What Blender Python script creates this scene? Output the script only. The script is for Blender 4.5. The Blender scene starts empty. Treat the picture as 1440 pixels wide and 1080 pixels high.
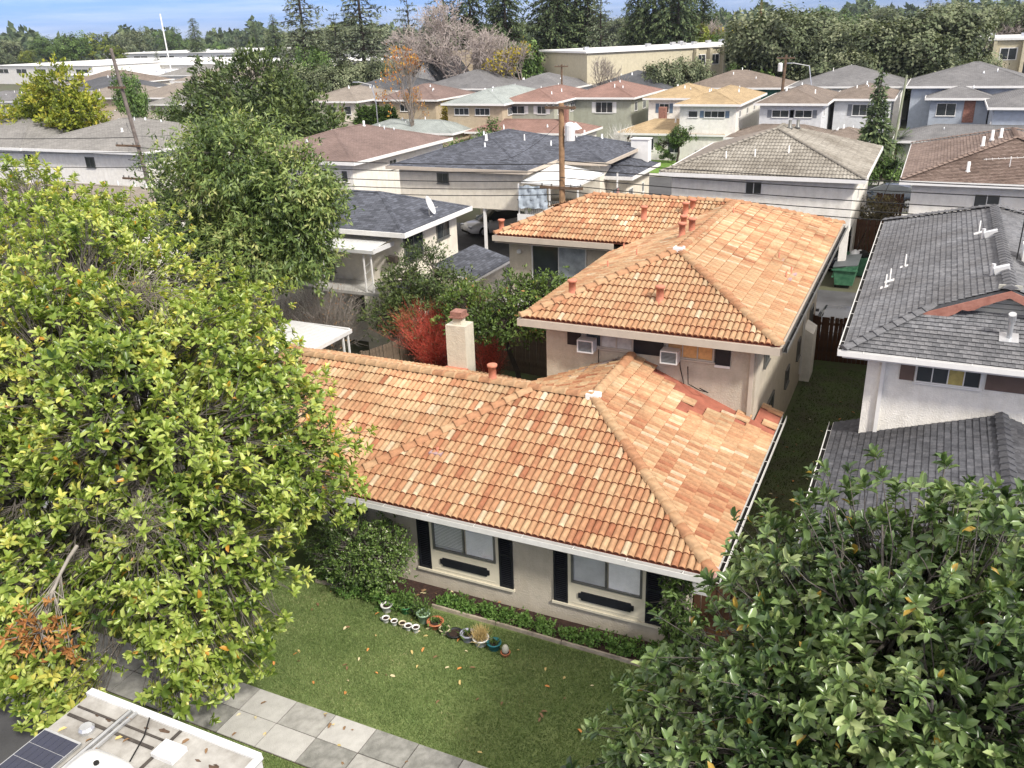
import bpy, math, random
import numpy as np
from mathutils import Vector, Matrix
R_ = math.radians
S = bpy.context.scene
C = S.collection
rng = np.random.default_rng(7)
random.seed(7)

# ------------------------------------------------------------ camera
YAW, PITCH, ROLL, FPX, CAMH = R_(-25.766), R_(22.405), R_(2.026), 1224.0, 12.5
def make_camera():
    cy, sy = math.cos(YAW), math.sin(YAW)
    fwd = Vector((sy*math.cos(PITCH), cy*math.cos(PITCH), -math.sin(PITCH)))
    right = Vector((cy, -sy, 0)); down = fwd.cross(right)
    c, s = math.cos(ROLL), math.sin(ROLL)
    r2 = c*right+s*down; d2 = -s*right+c*down
    up = -d2; back = -fwd
    cam = bpy.data.cameras.new('camera'); o = bpy.data.objects.new('camera', cam); C.objects.link(o)
    m = Matrix(((r2.x, up.x, back.x, 0), (r2.y, up.y, back.y, 0), (r2.z, up.z, back.z, CAMH), (0, 0, 0, 1)))
    o.matrix_world = m
    cam.sensor_width = 36; cam.lens = FPX/1440*36; cam.clip_start = .2; cam.clip_end = 9000
    S.camera = o
make_camera()

# ------------------------------------------------------------ sky, sun, exposure
SUN_EL = R_(43); TO_SUN = Vector((math.cos(R_(-29)), math.sin(R_(-29)), 0))   # azimuth of the sun: from the right, slightly towards the camera
w = bpy.data.worlds.new('World'); S.world = w; w.use_nodes = True
nt = w.node_tree; nt.nodes.clear()
def N(t, k, **kw):
    n = t.nodes.new(k)
    for a, b in kw.items(): setattr(n, a, b)
    return n
sky = N(nt, 'ShaderNodeTexSky', sky_type='NISHITA', sun_disc=False)
sky.sun_elevation = SUN_EL; sky.sun_rotation = math.atan2(TO_SUN.x, TO_SUN.y)
sky.altitude = 20; sky.air_density = 1.0; sky.dust_density = .25; sky.ozone_density = 3.5
tc = N(nt, 'ShaderNodeTexCoord'); mp = N(nt, 'ShaderNodeMapping'); mp.inputs['Scale'].default_value = (1.6, 1.6, 22)
nz = N(nt, 'ShaderNodeTexNoise'); nz.inputs['Scale'].default_value = 1.3; nz.inputs['Detail'].default_value = 6; nz.inputs['Roughness'].default_value = .6
cr = N(nt, 'ShaderNodeValToRGB'); cr.color_ramp.elements[0].position = .44; cr.color_ramp.elements[1].position = .68
tint = N(nt, 'ShaderNodeMix', data_type='RGBA', blend_type='MULTIPLY'); tint.inputs['Factor'].default_value = 1
tint.inputs['B'].default_value = (.19, .28, .60, 1)
mx = N(nt, 'ShaderNodeMix', data_type='RGBA'); mx.inputs['B'].default_value = (6.8, 6.4, 6.0, 1)
# thin broken cloud: streaks low down, a closed veil higher up (the photograph's shadows are soft)
sc = N(nt, 'ShaderNodeMath', operation='MULTIPLY_ADD', use_clamp=True); sc.inputs[1].default_value = .30
sx = N(nt, 'ShaderNodeSeparateXYZ'); el_ = N(nt, 'ShaderNodeMapRange', interpolation_type='SMOOTHSTEP'); el_.inputs['From Min'].default_value = .06; el_.inputs['From Max'].default_value = .5; el_.inputs['To Max'].default_value = .8
bg = N(nt, 'ShaderNodeBackground'); bg.inputs['Strength'].default_value = .145
out = N(nt, 'ShaderNodeOutputWorld')
L = nt.links.new
L(tc.outputs['Generated'], mp.inputs['Vector']); L(mp.outputs[0], nz.inputs['Vector']); L(nz.outputs['Fac'], cr.inputs[0]); L(cr.outputs[0], sc.inputs[0]); L(tc.outputs['Generated'], sx.inputs[0]); L(sx.outputs['Z'], el_.inputs['Value']); L(el_.outputs[0], sc.inputs[2])
L(sky.outputs[0], tint.inputs['A']); L(tint.outputs['Result'], mx.inputs['A']); L(sc.outputs[0], mx.inputs['Factor']); L(mx.outputs['Result'], bg.inputs['Color']); L(bg.outputs[0], out.inputs['Surface'])
sun = bpy.data.lights.new('sun', 'SUN'); sun.energy = 2.8; sun.angle = R_(7.0); sun.color = (1, .95, .87)
so = bpy.data.objects.new('sun', sun); C.objects.link(so)
d = Vector((TO_SUN.x*math.cos(SUN_EL), TO_SUN.y*math.cos(SUN_EL), math.sin(SUN_EL)))
so.rotation_euler = d.to_track_quat('Z', 'Y').to_euler()
S.view_settings.view_transform = 'Standard'; S.view_settings.look = 'None'; S.view_settings.gamma = 1
S.view_settings.use_curve_mapping = False; S.view_settings.exposure = 0.84
S.cycles.max_bounces = 6; S.cycles.transparent_max_bounces = 12

# ------------------------------------------------------------ materials
MATS = {}
def mat(name, col, rough=.8, var=.12, scale=2.0, bump=.0, bscale=30, spec=.3, metal=0, col2=None, detail=5):
    """procedural: base colour broken up by two noises, optional bump"""
    if name in MATS: return MATS[name]
    m = bpy.data.materials.new(name); m.use_nodes = True; t = m.node_tree; b = t.nodes['Principled BSDF']; l = t.links.new
    tcx = N(t, 'ShaderNodeTexCoord')
    n1 = N(t, 'ShaderNodeTexNoise'); n1.inputs['Scale'].default_value = scale; n1.inputs['Detail'].default_value = detail; n1.inputs['Roughness'].default_value = .65
    r = N(t, 'ShaderNodeValToRGB'); c = np.array(col); c2 = np.array(col2) if col2 is not None else np.clip(c*(1+var), 0, 1); c1 = c*(1-var) if col2 is None else c
    r.color_ramp.elements[0].position = .3; r.color_ramp.elements[1].position = .7
    r.color_ramp.elements[0].color = (*c1, 1); r.color_ramp.elements[1].color = (*c2, 1)
    l(tcx.outputs['Object'], n1.inputs['Vector']); l(n1.outputs['Fac'], r.inputs[0]); l(r.outputs[0], b.inputs['Base Color'])
    b.inputs['Roughness'].default_value = rough; b.inputs['Specular IOR Level'].default_value = spec; b.inputs['Metallic'].default_value = metal
    if bump:
        n2 = N(t, 'ShaderNodeTexNoise'); n2.inputs['Scale'].default_value = bscale; n2.inputs['Detail'].default_value = 3
        bp = N(t, 'ShaderNodeBump'); bp.inputs['Strength'].default_value = bump; bp.inputs['Distance'].default_value = .02
        l(tcx.outputs['Object'], n2.inputs['Vector']); l(n2.outputs['Fac'], bp.inputs['Height']); l(bp.outputs[0], b.inputs['Normal'])
    MATS[name] = m; return m

def stucco(name, col):
    """wall paint with streaky dirt and fine relief"""
    if name in MATS: return MATS[name]
    m = mat(name, col, .9, .10, 3.5, .9, 26); t = m.node_tree; l = t.links.new; b = t.nodes['Principled BSDF']
    src = b.inputs['Base Color'].links[0].from_socket
    tcx = N(t, 'ShaderNodeTexCoord'); mp = N(t, 'ShaderNodeMapping'); mp.inputs['Scale'].default_value = (2.2, 2.2, .35)
    n = N(t, 'ShaderNodeTexNoise'); n.inputs['Scale'].default_value = 1.7; n.inputs['Detail'].default_value = 8; n.inputs['Roughness'].default_value = .7
    r = N(t, 'ShaderNodeValToRGB'); r.color_ramp.elements[0].position = .35; r.color_ramp.elements[0].color = (.89, .875, .85, 1); r.color_ramp.elements[1].position = .6; r.color_ramp.elements[1].color = (1, 1, 1, 1)
    x = N(t, 'ShaderNodeMix', data_type='RGBA', blend_type='MULTIPLY'); x.inputs['Factor'].default_value = .7
    l(tcx.outputs['Object'], mp.inputs[0]); l(mp.outputs[0], n.inputs[0]); l(n.outputs['Fac'], r.inputs[0]); l(src, x.inputs['A']); l(r.outputs[0], x.inputs['B']); l(x.outputs['Result'], b.inputs['Base Color'])
    return m

def shingle(name, col, var=.35, wd=.30, ht=.14, rough=.9):
    """asphalt shingles: brick pattern on UV metres, tab to tab colour changes, weathered patches"""
    if name in MATS: return MATS[name]
    m = bpy.data.materials.new(name); m.use_nodes = True; t = m.node_tree; b = t.nodes['Principled BSDF']; l = t.links.new
    c = np.array(col); uv = N(t, 'ShaderNodeTexCoord')
    br = N(t, 'ShaderNodeTexBrick'); br.inputs['Scale'].default_value = 1; br.inputs['Brick Width'].default_value = wd; br.inputs['Row Height'].default_value = ht
    br.inputs['Mortar Size'].default_value = .008; br.inputs['Mortar Smooth'].default_value = .3; br.inputs['Bias'].default_value = 0
    br.inputs['Color1'].default_value = (*(c*(1-var)), 1); br.inputs['Color2'].default_value = (*np.clip(c*(1+var), 0, 1), 1); br.inputs['Mortar'].default_value = (*(c*.35), 1)
    n = N(t, 'ShaderNodeTexNoise'); n.inputs['Scale'].default_value = .45; n.inputs['Detail'].default_value = 8; n.inputs['Roughness'].default_value = .7
    r = N(t, 'ShaderNodeValToRGB'); r.color_ramp.elements[0].position = .3; r.color_ramp.elements[0].color = (.72, .71, .70, 1); r.color_ramp.elements[1].position = .65; r.color_ramp.elements[1].color = (1.08, 1.06, 1.04, 1)
    x = N(t, 'ShaderNodeMix', data_type='RGBA', blend_type='MULTIPLY'); x.inputs['Factor'].default_value = 1
    bp = N(t, 'ShaderNodeBump'); bp.inputs['Strength'].default_value = .5; bp.inputs['Distance'].default_value = .02
    l(uv.outputs['UV'], br.inputs[0]); l(uv.outputs['Object'], n.inputs[0]); l(n.outputs['Fac'], r.inputs[0]); l(br.outputs['Color'], x.inputs['A']); l(r.outputs[0], x.inputs['B'])
    l(x.outputs['Result'], b.inputs['Base Color']); l(br.outputs['Color'], bp.inputs['Height']); l(bp.outputs[0], b.inputs['Normal'])
    b.inputs['Roughness'].default_value = rough; b.inputs['Specular IOR Level'].default_value = .2
    MATS[name] = m; return m

def toned(name, stops, rough=.6, spec=.4, trans=0.0, nvar=.25, nscale=12, objvar=0.0, stain=None):
    """colour from the per-piece 'tone' attribute through a ramp, plus fine noise; translucency for leaves"""
    if name in MATS: return MATS[name]
    m = bpy.data.materials.new(name); m.use_nodes = True; t = m.node_tree; b = t.nodes['Principled BSDF']; l = t.links.new
    a = N(t, 'ShaderNodeAttribute', attribute_name='tone')
    r = N(t, 'ShaderNodeValToRGB'); e = r.color_ramp.elements
    while len(e) < len(stops): e.new(.5)
    for i, (p, c) in enumerate(stops): e[i].position = p; e[i].color = (*c, 1)
    tcx = N(t, 'ShaderNodeTexCoord'); n = N(t, 'ShaderNodeTexNoise'); n.inputs['Scale'].default_value = nscale; n.inputs['Detail'].default_value = 4
    mr = N(t, 'ShaderNodeMapRange'); mr.inputs['From Min'].default_value = .3; mr.inputs['From Max'].default_value = .7; mr.inputs['To Min'].default_value = 1-nvar; mr.inputs['To Max'].default_value = 1+nvar*.6
    x = N(t, 'ShaderNodeVectorMath', operation='SCALE')
    l(a.outputs['Fac'], r.inputs[0]); l(tcx.outputs['Object'], n.inputs[0]); l(n.outputs['Fac'], mr.inputs['Value']); l(r.outputs[0], x.inputs[0]); l(mr.outputs[0], x.inputs['Scale'])
    col = x.outputs[0]
    if objvar:
        oi = N(t, 'ShaderNodeObjectInfo'); m2 = N(t, 'ShaderNodeMapRange'); m2.inputs['To Min'].default_value = 1-objvar; m2.inputs['To Max'].default_value = 1+objvar
        y = N(t, 'ShaderNodeVectorMath', operation='SCALE'); l(oi.outputs['Random'], m2.inputs['Value']); l(col, y.inputs[0]); l(m2.outputs[0], y.inputs['Scale']); col = y.outputs[0]
    if stain:
        n3 = N(t, 'ShaderNodeTexNoise'); n3.inputs['Scale'].default_value = stain; n3.inputs['Detail'].default_value = 6
        r3 = N(t, 'ShaderNodeValToRGB'); r3.color_ramp.elements[0].position = .35; r3.color_ramp.elements[0].color = (.72, .7, .68, 1); r3.color_ramp.elements[1].position = .6; r3.color_ramp.elements[1].color = (1.05, 1.05, 1.05, 1)
        x3 = N(t, 'ShaderNodeMix', data_type='RGBA', blend_type='MULTIPLY'); x3.inputs['Factor'].default_value = 1
        l(tcx.outputs['Object'], n3.inputs[0]); l(n3.outputs['Fac'], r3.inputs[0]); l(col, x3.inputs['A']); l(r3.outputs[0], x3.inputs['B']); col = x3.outputs['Result']
    l(col, b.inputs['Base Color']); b.inputs['Roughness'].default_value = rough; b.inputs['Specular IOR Level'].default_value = spec
    if trans:
        tr = N(t, 'ShaderNodeBsdfTranslucent'); ms = N(t, 'ShaderNodeMixShader'); ms.inputs[0].default_value = trans; o = t.nodes['Material Output']
        y = N(t, 'ShaderNodeMix', data_type='RGBA', blend_type='MULTIPLY'); y.inputs['Factor'].default_value = 1; y.inputs['B'].default_value = (1.3, 1.35, .6, 1)
        l(col, y.inputs['A']); l(y.outputs['Result'], tr.inputs[0]); l(b.outputs[0], ms.inputs[1]); l(tr.outputs[0], ms.inputs[2]); l(ms.outputs[0], o.inputs[0])
    MATS[name] = m; return m

def glassmat():
    if 'window_glass' in MATS: return MATS['window_glass']
    m = bpy.data.materials.new('window_glass'); m.use_nodes = True; t = m.node_tree; b = t.nodes['Principled BSDF']; l = t.links.new
    tcx = N(t, 'ShaderNodeTexCoord'); n = N(t, 'ShaderNodeTexNoise'); n.inputs['Scale'].default_value = 1.5
    r = N(t, 'ShaderNodeValToRGB'); r.color_ramp.elements[0].color = (.012, .015, .018, 1); r.color_ramp.elements[1].color = (.05, .06, .065, 1)
    l(tcx.outputs['Object'], n.inputs[0]); l(n.outputs['Fac'], r.inputs[0]); l(r.outputs[0], b.inputs['Base Color'])
    b.inputs['Roughness'].default_value = .08; b.inputs['Specular IOR Level'].default_value = .6
    MATS['window_glass'] = m; return m
def clearglass():
    if 'clear_glass' in MATS: return MATS['clear_glass']
    m = bpy.data.materials.new('clear_glass'); m.use_nodes = True; t = m.node_tree; l = t.links.new
    t.nodes.remove(t.nodes['Principled BSDF'])
    tr = N(t, 'ShaderNodeBsdfTransparent'); tr.inputs[0].default_value = (1, 1, 1, 1); g = N(t, 'ShaderNodeBsdfGlossy'); g.inputs['Roughness'].default_value = .05
    ms = N(t, 'ShaderNodeMixShader'); ms.inputs[0].default_value = .05; l(tr.outputs[0], ms.inputs[1]); l(g.outputs[0], ms.inputs[2]); l(ms.outputs[0], t.nodes['Material Output'].inputs[0])
    MATS['clear_glass'] = m; return m

# ------------------------------------------------------------ mesh helpers
class MB:
    def __init__(s): s.v = []; s.f = []; s.uv = []; s.tone = []
    def add(s, vs, fs, tone=0.0):
        o = len(s.v); s.v += [tuple(q) for q in vs]; s.f += [tuple(i+o for i in f) for f in fs]; s.tone += [tone]*len(vs); return s
    def box(s, a, b, tone=0.0):
        x0, y0, z0 = a; x1, y1, z1 = b
        return s.add([(x0,y0,z0),(x1,y0,z0),(x1,y1,z0),(x0,y1,z0),(x0,y0,z1),(x1,y0,z1),(x1,y1,z1),(x0,y1,z1)],
              [(0,3,2,1),(4,5,6,7),(0,1,5,4),(1,2,6,5),(2,3,7,6),(3,0,4,7)], tone)
    def cbox(s, c, h, tone=0.0): return s.box([c[i]-h[i] for i in range(3)], [c[i]+h[i] for i in range(3)], tone)
    def obox(s, c, ax, ay, az, h, tone=0.0):
        c = Vector(c); ax = Vector(ax)*h[0]; ay = Vector(ay)*h[1]; az = Vector(az)*h[2]
        p = [c-ax-ay-az, c+ax-ay-az, c+ax+ay-az, c-ax+ay-az, c-ax-ay+az, c+ax-ay+az, c+ax+ay+az, c-ax+ay+az]
        return s.add(p, [(0,3,2,1),(4,5,6,7),(0,1,5,4),(1,2,6,5),(2,3,7,6),(3,0,4,7)], tone)
    def tube(s, pts, rad, n=6, caps=True, tone=0.0):
        pts = [Vector(p) for p in pts]; rs = rad if isinstance(rad, (list, tuple)) else [rad]*len(pts)
        o = len(s.v); k = len(pts); prev = None
        for i, p in enumerate(pts):
            t = (pts[min(i+1, k-1)]-pts[max(i-1, 0)]).normalized()
            a = Vector((0,0,1)) if abs(t.z) < .9 else Vector((1,0,0))
            u = t.cross(a).normalized(); w_ = t.cross(u)
            for j in range(n):
                g = 2*math.pi*j/n; q = p+(u*math.cos(g)+w_*math.sin(g))*rs[i]; s.v.append(tuple(q)); s.tone.append(tone)
        for i in range(k-1):
            for j in range(n):
                a_ = o+i*n+j; b_ = o+i*n+(j+1) % n; s.f.append((a_, b_, b_+n, a_+n))
        if caps: s.f.append(tuple(o+j for j in range(n))[::-1]); s.f.append(tuple(o+(k-1)*n+j for j in range(n)))
        return s
    def lathe(s, c, prof, n=12, tone=0.0):
        o = len(s.v); k = len(prof)
        for (r, z) in prof:
            for j in range(n):
                g = 2*math.pi*j/n; s.v.append((c[0]+r*math.cos(g), c[1]+r*math.sin(g), c[2]+z)); s.tone.append(tone)
        for i in range(k-1):
            for j in range(n):
                a_ = o+i*n+j; b_ = o+i*n+(j+1) % n; s.f.append((a_, b_, b_+n, a_+n))
        s.f.append(tuple(o+j for j in range(n))[::-1]); s.f.append(tuple(o+(k-1)*n+j for j in range(n)))
        return s
    def prism(s, poly, off, tone=0.0):
        n = len(poly); off = Vector(off); a = [Vector(p) for p in poly]; b = [p+off for p in a]
        return s.add(a+b, [tuple(range(n))[::-1], tuple(range(n, 2*n))]+[(i, (i+1) % n, (i+1) % n+n, i+n) for i in range(n)], tone)
    def mesh(s, name, m, smooth=False, uvs=None):
        me = bpy.data.meshes.new(name); me.from_pydata(s.v, [], s.f)
        if any(s.tone): at = me.attributes.new('tone', 'FLOAT', 'POINT'); at.data.foreach_set('value', s.tone)
        if uvs is not None:
            ul = me.uv_layers.new(name='UVMap'); flat = []
            for i, f in enumerate(s.f):
                for vi in f:
                    fr = uvs[i]; p = Vector(s.v[vi]); flat += [p.dot(fr[0]), p.dot(fr[1])]
            ul.data.foreach_set('uv', flat)
        if m: me.materials.append(m)
        if smooth: me.polygons.foreach_set('use_smooth', [True]*len(me.polygons))
        me.update(); return me
    def build(s, name, m, parent=None, smooth=False, uvs=None): return link(name, s.mesh(name, m, smooth, uvs), parent)
def root_off(p):
    v = Vector((0,0,0))
    while p is not None: v += p.location; p = p.parent
    return v
def link(name, me, parent=None, world=True):
    o = bpy.data.objects.new(name, me); C.objects.link(o)
    if parent is not None:
        o.parent = parent
        if world: o.location = -root_off(parent)
    return o
def tag(o, label=None, cat=None, group=None, kind=None):
    if label: o['label'] = label
    if cat: o['category'] = cat
    if group: o['group'] = group
    if kind: o['kind'] = kind
    return o
def thing(name, label, cat, loc=(0,0,0), group=None):
    o = bpy.data.objects.new(name, None); o.empty_display_size = .2; C.objects.link(o); o.location = loc; tag(o, label, cat, group); return o
def struct(name, mb, m): return tag(mb.build(name, m), kind='structure')
def kids(o): return [c for c in ALLKIDS.get(o.name, [])]
def copy_tree(o, loc=None, rz=None, sc_=None, label=None, group=None, parent=None):
    c = o.copy(); C.objects.link(c)
    if parent is not None: c.parent = parent
    if loc is not None: c.location = loc
    if rz is not None: c.rotation_euler = (0, 0, rz)
    if sc_ is not None: c.scale = sc_ if isinstance(sc_, tuple) else (sc_,)*3
    if label: c['label'] = label
    if group: c['group'] = group
    for ch in [x for x in o.children]: copy_tree(ch, parent=c)
    return c
def npmesh(name, V, F, m, tone=None, smooth=False):
    me = bpy.data.meshes.new(name); V = np.asarray(V, np.float32); F = np.asarray(F, np.int32); k = F.shape[1]
    me.vertices.add(len(V)); me.vertices.foreach_set('co', V.ravel())
    me.loops.add(F.size); me.loops.foreach_set('vertex_index', F.ravel())
    me.polygons.add(len(F)); me.polygons.foreach_set('loop_start', np.arange(0, F.size, k, dtype=np.int32)); me.polygons.foreach_set('loop_total', np.full(len(F), k, np.int32))
    if tone is not None: at = me.attributes.new('tone', 'FLOAT', 'POINT'); at.data.foreach_set('value', np.asarray(tone, np.float32))
    if smooth: me.polygons.foreach_set('use_smooth', np.ones(len(F), bool))
    me.materials.append(m); me.update(calc_edges=True); me.validate(); return me

# ------------------------------------------------------------ palette
M_beige = stucco('beige_stucco', (.47, .42, .34)); M_white = stucco('white_stucco', (.78, .755, .70)); M_cream = stucco('cream_stucco', (.72, .67, .57))
M_grayblue = stucco('blue_gray_stucco', (.36, .40, .46)); M_palegray = stucco('pale_gray_stucco', (.60, .61, .62)); M_sage = stucco('sage_stucco', (.36, .37, .30)); M_tan = stucco('tan_stucco', (.46, .38, .27)); M_green = stucco('dark_green_stucco', (.04, .12, .09))
M_trim = mat('beige_trim_paint', (.46, .40, .33), .6, .08, 3); M_gut = mat('white_gutter_paint', (.62, .61, .58), .45, .1, 3); M_wtrim = mat('white_trim_paint', (.72, .71, .69), .5, .06, 4)
M_black = mat('black_shutter_paint', (.012, .013, .017), .45, .3, 5); M_creampaint = mat('cream_panel_paint', (.60, .55, .43), .55, .05, 4)
M_frame = mat('dark_aluminium', (.16, .16, .15), .4, .2, 4, metal=.4); M_dark = mat('dark_recess', (.015, .014, .013), .9)
M_asph = mat('alley_asphalt', (.075, .075, .078), .85, .35, .6, .5, 60); M_conc = mat('pale_concrete', (.42, .41, .385), .85, .18, 1.4, .3, 40)
M_metalw = mat('white_metal', (.66, .66, .65), .35, .08, 5, metal=.1); M_galv = mat('galvanised_metal', (.55, .56, .57), .35, .12, 6, metal=.7)
M_terra = mat('terracotta_pipe', (.50, .19, .12), .75, .22, 6, .3, 30); M_brick = mat('red_brick', (.26, .13, .10), .85, .35, 9, .5, 30)
M_bark = mat('gray_bark', (.13, .115, .10), .9, .35, 5, .8, 25); M_twig = mat('pale_twig', (.30, .27, .235), .85, .25, 4); M_barkd = mat('dark_bark', (.05, .04, .032), .9, .35, 5, .8, 25)
M_polewood = mat('pole_wood', (.13, .085, .055), .85, .35, 4, .6, 30); M_fence = mat('weathered_fence_wood', (.14, .105, .075), .85, .4, 4, .5, 30); M_fenced = mat('dark_stained_fence_wood', (.075, .035, .018), .8, .4, 3, .5, 30); M_fenceo = mat('new_cedar_wood', (.52, .28, .11), .7, .2, 4, .3, 30)
M_wire = mat('black_cable', (.012, .012, .012), .6)
M_glass = glassmat(); M_cglass = clearglass()
M_curtain = mat('pale_curtain', (.50, .48, .44), .8, .25, 6); M_ocurtain = mat('orange_curtain', (.62, .34, .14), .8, .2, 8)
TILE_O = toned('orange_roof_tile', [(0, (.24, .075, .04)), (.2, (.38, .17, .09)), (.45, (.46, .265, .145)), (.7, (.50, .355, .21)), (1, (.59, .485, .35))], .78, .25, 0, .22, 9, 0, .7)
TILE_G = toned('gray_roof_tile', [(0, (.05, .052, .057)), (.3, (.13, .133, .142)), (.5, (.165, .168, .178)), (1, (.25, .25, .26))], .85, .2, 0, .3, 12, 0, .5)
TILE_B = toned('brown_roof_tile', [(0, (.08, .055, .045)), (.5, (.21, .155, .13)), (1, (.29, .23, .195))], .85, .2, 0, .25, 8, 0, .5)
TILE_T = toned('taupe_roof_tile', [(0, (.19, .175, .15)), (.5, (.27, .25, .215)), (1, (.35, .33, .29))], .85, .2, 0, .25, 8, 0, .4)
# ------------------------------------------------------------ roofs, tiles, windows, houses
def clip(poly, cl):
    """Sutherland-Hodgman: poly = [(u,v,h,tone)], cl = convex ccw [(u,v)]"""
    for i in range(len(cl)):
        ax, ay = cl[i]; bx, by = cl[(i+1) % len(cl)]; o = []
        for j in range(len(poly)):
            p = poly[j]; q = poly[(j+1) % len(poly)]
            sp = (bx-ax)*(p[1]-ay)-(by-ay)*(p[0]-ax); sq = (bx-ax)*(q[1]-ay)-(by-ay)*(q[0]-ax)
            if sp >= 0: o.append(p)
            if (sp >= 0) != (sq >= 0):
                t = sp/(sp-sq); o.append(tuple(p[k]+(q[k]-p[k])*t for k in range(len(p))))
        poly = o
        if len(poly) < 3: return []
    return poly
PROF = {'barrel': (.30, .35, [0, .012, .04, .075, .11, .138, .15, .162, .19, .225, .26, .288, .30], [-.012, .026, .054, .064, .054, .026, -.012, .026, .054, .064, .054, .026, -.012], .042, 0),
        'flat': (.165, .15, [.003, .162], [.008, .008], .026, .5), 'wave': (.34, .36, [0, .085, .17, .255, .34], [0, .04, .005, .04, 0], .03, 0),
        'bigbarrel': (.30, .38, [0, .04, .11, .15, .19, .26, .30], [0, .042, .042, 0, .042, .042, 0], .03, 0)}
def tile_quads(kind, rnd, t0=None):
    """one tile: quads in (u,v,h) with a tone per barrel; v = 0 is the lower edge, which ends in a lip"""
    w_, ex, us, hs, lift, _ = PROF[kind]; q = []; k = len(us)-1
    base = rnd.random() if t0 is None else t0
    for j in range(k):
        half = 0 if us[j] < w_/2-.01 else 1
        q.append((j, half))
    if kind == 'flat': ta = tb = .3+.4*base
    else:
        bb = .44+.14*base; ta = min(1, max(.14, rnd.gauss(bb, .15))); tb = min(1, max(.14, rnd.gauss(bb, .15)))
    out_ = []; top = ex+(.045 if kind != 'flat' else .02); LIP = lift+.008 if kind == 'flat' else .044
    for j, half in q:
        tn = ta if half == 0 else tb
        a, b, ha, hb = us[j], us[j+1], hs[j], hs[j+1]
        out_.append([(a, 0, ha+lift, tn), (b, 0, hb+lift, tn), (b, top, hb, tn), (a, top, ha, tn)])
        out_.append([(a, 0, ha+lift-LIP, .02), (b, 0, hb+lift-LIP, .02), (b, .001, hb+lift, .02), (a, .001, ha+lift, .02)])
    return out_
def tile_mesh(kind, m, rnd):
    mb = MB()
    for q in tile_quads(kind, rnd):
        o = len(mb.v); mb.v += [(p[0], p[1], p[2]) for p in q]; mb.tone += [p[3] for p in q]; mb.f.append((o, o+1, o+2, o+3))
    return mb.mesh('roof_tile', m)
def inside(cl, u, v, e=0.0):
    for i in range(len(cl)):
        ax, ay = cl[i]; bx, by = cl[(i+1) % len(cl)]
        if (bx-ax)*(v-ay)-(by-ay)*(u-ax) < e: return False
    return True
def tile_roof(root, facets, kind, m, nobj=290, skip=None, seed=3, name='roof_tile'):
    """facets: [poly3d, eave direction]; real tiles: the nearest whole ones as objects, all others joined"""
    rnd = random.Random(seed); w_, ex, us, hs, lift, stg = PROF[kind]; full = []; mb = MB(); cam = Vector((0, 0, CAMH))
    for poly, ud in facets:
        P = [Vector(p) for p in poly]; ud = Vector(ud).normalized(); n = (P[1]-P[0]).cross(P[2]-P[0]).normalized()
        if n.z < 0: n = -n
        vd = n.cross(ud).normalized()
        if vd.z < 0: ud = -ud; vd = n.cross(ud).normalized()
        o = min(P, key=lambda p: p.z).copy(); cl = [((p-o).dot(ud), (p-o).dot(vd)) for p in P]
        ar = sum(cl[i][0]*cl[(i+1) % len(cl)][1]-cl[(i+1) % len(cl)][0]*cl[i][1] for i in range(len(cl)))
        if ar < 0: cl = cl[::-1]
        u0 = min(c[0] for c in cl); u1 = max(c[0] for c in cl); v1 = max(c[1] for c in cl); v0 = min(c[1] for c in cl)
        r = 0
        while v0+r*ex < v1:
            off = (stg*w_ if r % 2 else 0)+rnd.uniform(-.004, .004); k = -1
            while u0+k*w_+off < u1:
                a = u0+k*w_+off; b = v0+r*ex; k += 1
                cw = o+ud*(a+w_/2)+vd*(b+ex/2)
                if skip and skip(cw.x, cw.y, rnd): continue
                lf = rnd.uniform(0, .006)
                if inside(cl, a, b+.001) and inside(cl, a+w_, b+.001) and inside(cl, a+w_, b+ex) and inside(cl, a, b+ex):
                    full.append(((cw-cam).length, o+ud*a+vd*b+n*(.012+lf), ud.copy(), vd.copy(), n.copy()))
                else:
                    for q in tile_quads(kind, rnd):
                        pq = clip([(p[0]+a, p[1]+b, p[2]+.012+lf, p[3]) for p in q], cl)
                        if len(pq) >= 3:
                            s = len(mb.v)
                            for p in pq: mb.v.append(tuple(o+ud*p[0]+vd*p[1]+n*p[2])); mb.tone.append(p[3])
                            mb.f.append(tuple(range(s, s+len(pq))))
            r += 1
    full.sort(key=lambda t: t[0]); protos = [tile_mesh(kind, m, rnd) for _ in range(14)] if nobj else []
    off = root_off(root)
    for i, (dd, p, u, v, n) in enumerate(full):
        if i < nobj:
            ob = bpy.data.objects.new(name, protos[rnd.randrange(14)]); C.objects.link(ob); ob.parent = root
            j = rnd.uniform(-.006, .006); u2 = (u+v*j).normalized(); v2 = n.cross(u2)
            p = p-off
            ob.matrix_local = Matrix(((u2.x, v2.x, n.x, p.x), (u2.y, v2.y, n.y, p.y), (u2.z, v2.z, n.z, p.z), (0, 0, 0, 1)))
        else:
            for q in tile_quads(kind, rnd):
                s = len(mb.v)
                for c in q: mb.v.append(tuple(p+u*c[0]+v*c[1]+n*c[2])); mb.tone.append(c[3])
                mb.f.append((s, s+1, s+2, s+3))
    if mb.v: tag(mb.build('roof_tiles', m, root), kind='stuff')
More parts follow.
